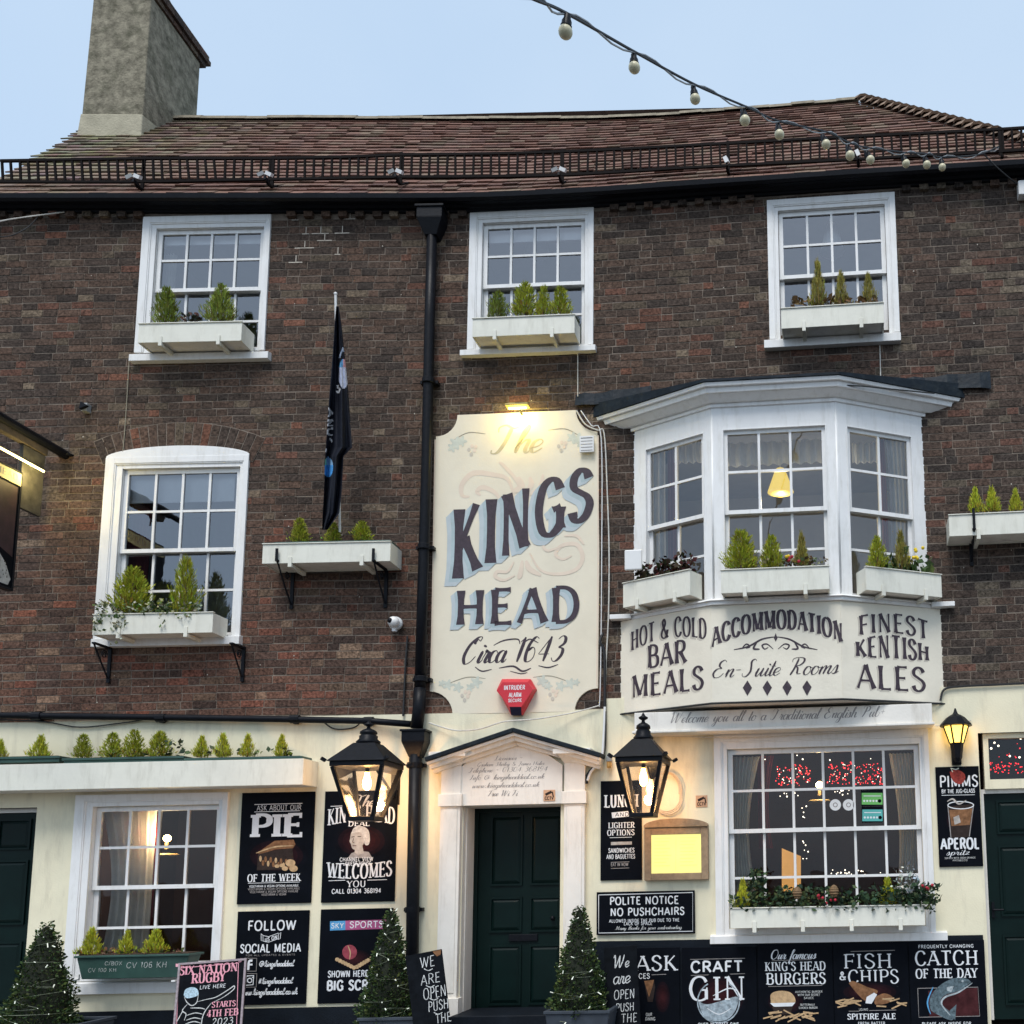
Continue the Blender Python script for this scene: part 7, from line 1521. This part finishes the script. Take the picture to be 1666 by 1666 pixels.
def shade_(label, x, yt, yb, w0, w1, d, m, lit=0):
    s, z = uz(x, yb, d); h = uz(x, yt, d)[1] - z; k = (-CAM.y + -d) / FPX; o = empty('lampshade', frame(s, d, z), label, 'lampshade', 'lampshades seen through the windows'); b = MB(); b.lathe([(w1 * k / 2, 0), (lerp(w0, w1, .3) * k / 2, h * .75), (w0 * k / 2, h)], (0, 0, 0), 20); b.build('shade', m, o, smooth=True); b = MB(); b.tube([(0, 0, h), (0, 0, h + .25)], .006, 5); b.build('flex', M_wplas, o)
    if lit: plight('shade_light', (0, .1, -.10), lit, (1, .84, .58), .05, o)
blind('pulled-up white roller blind in the top left window', 250, 424, 366, 396); blind('pulled-up white roller blind in the top middle window', 786, 948, 356, 391); blind('long white roller blind in the arched first-floor window', 200, 382, 758, 815)
shade_('white lampshade in the top left window', 362, 396, 418, 26, 36, -.5, M_blind); shade_('white lampshade in the top middle window', 873, 388, 412, 30, 44, -.5, M_blind); shade_('white conical lampshade in the top right window', 1354, 366, 410, 16, 42, -.4, M_blind); shade_('white lampshade in the arched first-floor window', 311, 812, 836, 26, 40, -.45, M_blind)
shade_('glowing yellow lampshade in the bay window', 1270, 763, 801, 14, 44, .02, M_yshade, 11)
curtain('net curtain at the left of the top left window', 256, 278, 415, 560, -.2, M_net); curtain('red curtain at the left of the arched first-floor window', 208, 236, 800, 1000, -.25, M_rcurt)
curtain('net curtain at the left of the left pub window', 168, 240, 1318, 1570, -.22, M_net, .35, -1, 6); curtain('red drape behind the net of the left pub window', 205, 245, 1325, 1560, -.35, M_rcurt, .2, -1, 4)
curtain('white gathered curtain at the left of the big pub window', 1190, 1240, 1232, 1460, -.22, M_net, .55, 1, 7); curtain('white gathered curtain at the right of the big pub window', 1446, 1496, 1226, 1460, -.22, M_net, .4, -1, 7); curtain('red drape at the left of the big pub window', 1232, 1262, 1230, 1380, -.35, M_rcurt, .5, 1, 4)
curtain('white curtain in the left side of the bay', 1054, 1084, 712, 930, -.05, M_net, 0, 1, 3, d1=.05); curtain('pink curtain in the left side of the bay', 1086, 1101, 722, 930, .04, M_pcurt, 0, 1, 3, d1=.10)
curtain('white gathered curtain in the right side of the bay', 1438, 1483, 698, 930, .09, M_net, .2, -1, 5, d1=-.06); curtain('pink curtain edge in the right side of the bay', 1430, 1446, 704, 930, .09, M_pcurt, -.3, 1, 3, d1=.04)
for x0, x1, d, lab in ((1095, 1142, .20, 'left'), (1184, 1342, .30, 'centre'), (1386, 1430, .20, 'right')): curtain('white frilled pelmet across the %s of the bay' % lab, x0, x1, 722, 752, d - .12, M_net, 0, 1, 9 if lab == 'centre' else 4, 'pelmet')
# lamps and coloured lights in the pub
for x, y, d, lab, e in ((272, 1364, -.5, 'round glowing lamp seen in the left pub window', 13), (1333, 1277, -.7, 'round glowing lamp seen in the big pub window', 6)):
    p = PT(x, y, d); o = mk('pub_lamp', lab, 'lamp', p, 'pub lamps inside'); m = MB(); m.ball((0, 0, 0), .04, 12, 8); m.build('bulb', M_warm, o, smooth=True); m = MB(); m.tube([(0, 0, -.04), (0, 0, -.12)], .02, 8); m.lathe([(.11, 0), (.13, .015), (.11, .03)], (0, 0, -.2), 16); m.build('fitting', mat('dull_brass', (.35, .26, .12), .4, .1), o); plight('pub_light', (0, -.12, .05), e, (1, .72, .38), .05, o)
def leds(label, regs, m, d, r=.007, name='fairy_light_cluster'):
    b = MB(); P_ = []
    for x0, x1, y0, y1, n in regs: P_ += [PT(rp.uniform(x0, x1), lerp(y0, y1, rp.random()), d + rp.uniform(-.06, .06)) for _ in range(n)]
    o = mk(name, label, 'fairy lights', P_[0])
    for p in P_: b.ball(p - P_[0], r * rp.uniform(.6, 1.2), 5, 3)
    tag(b.build('led', m, o), kind='stuff')
leds('red fairy lights strung along the top of the big pub window', [(1262, 1318, 1244, 1278, 75), (1346, 1388, 1240, 1276, 60), (1390, 1436, 1242, 1276, 70)], M_redled, -.45, .0068)
leds('pinkish white sparkles among the red lights of the big pub window', [(1264, 1316, 1246, 1274, 16), (1348, 1434, 1242, 1274, 26)], M_wled, -.43, .0055)
leds('warm white fairy lights hanging down inside the big pub window', [(1302, 1316, 1310, 1420, 14), (1352, 1440, 1414, 1424, 16), (1262, 1300, 1290, 1296, 6), (1356, 1392, 1284, 1296, 10), (1230, 1420, 1225, 1240, 5)], M_wled, -.35, .008)
leds('red fairy lights in the fanlight over the right door', [(1608, 1700, 1240, 1258, 70), (1608, 1700, 1200, 1240, 14)], M_redled, -.3, .007)
leds('white fairy lights in the fanlight over the right door', [(1610, 1700, 1196, 1236, 9)], M_wled, -.25, .011)
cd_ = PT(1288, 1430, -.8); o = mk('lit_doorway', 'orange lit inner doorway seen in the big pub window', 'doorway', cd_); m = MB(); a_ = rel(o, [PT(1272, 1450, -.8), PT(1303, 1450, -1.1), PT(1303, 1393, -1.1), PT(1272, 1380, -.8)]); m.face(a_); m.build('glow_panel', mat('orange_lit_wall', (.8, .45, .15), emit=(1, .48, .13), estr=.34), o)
# stickers on the big window
for (x0, x1, y0, y1, m_, lab) in ((1401, 1437, 1290, 1309, M_lime, 'green hygiene rating sticker on the big pub window'), (1402, 1437, 1317, 1336, M_teal, 'turquoise hygiene rating sticker on the big pub window')):
    r_ = Rect(x0, x1, y0 - 5, y1 + 2, -.035); o = empty('rating_sticker', r_.M(), lab, 'sticker', 'rating stickers on the pub window'); m = MB(); m.box(-r_.w / 2, r_.w / 2, 0, .002, 0, r_.h); m.build('backing', M_board, o); B = Board(o, r_.M())
    B.poly([(x0 + 1, y0), (x1 - 1, y0), (x1 - 1, y1), (x0 + 1, y1)], m_, 'face')
    for k in range(6): B.ell(x0 + 5 + k * 5, y1 - 6, 1.8 if k < 5 else 3, 1.8 if k < 5 else 3, M_wlet if k < 5 else M_board, 'picture', 10)
    B.line([(x0 + 4, y0 + 5), (x1 - 4, y0 + 5)], 1.4, M_wlet); B.done()
for x, lab in ((1359, 'left'), (1380.5, 'right')):
    r_ = Rect(x - 9.5, x + 9.5, 1300, 1319, -.035); o = empty('round_sticker', r_.M(), '%s of two round white stickers on the big pub window' % lab, 'sticker', 'round stickers'); B = Board(o, r_.M()); B.ell(x, 1309.5, 9.3, 9.3, M_wplas, 'disc', 20); B.ell(x, 1309.5, 4, 4, M_greyl, 'picture', 12); B.ell(x, 1309.5, 2.6, 2.6, M_wplas, 'picture', 12); B.done()
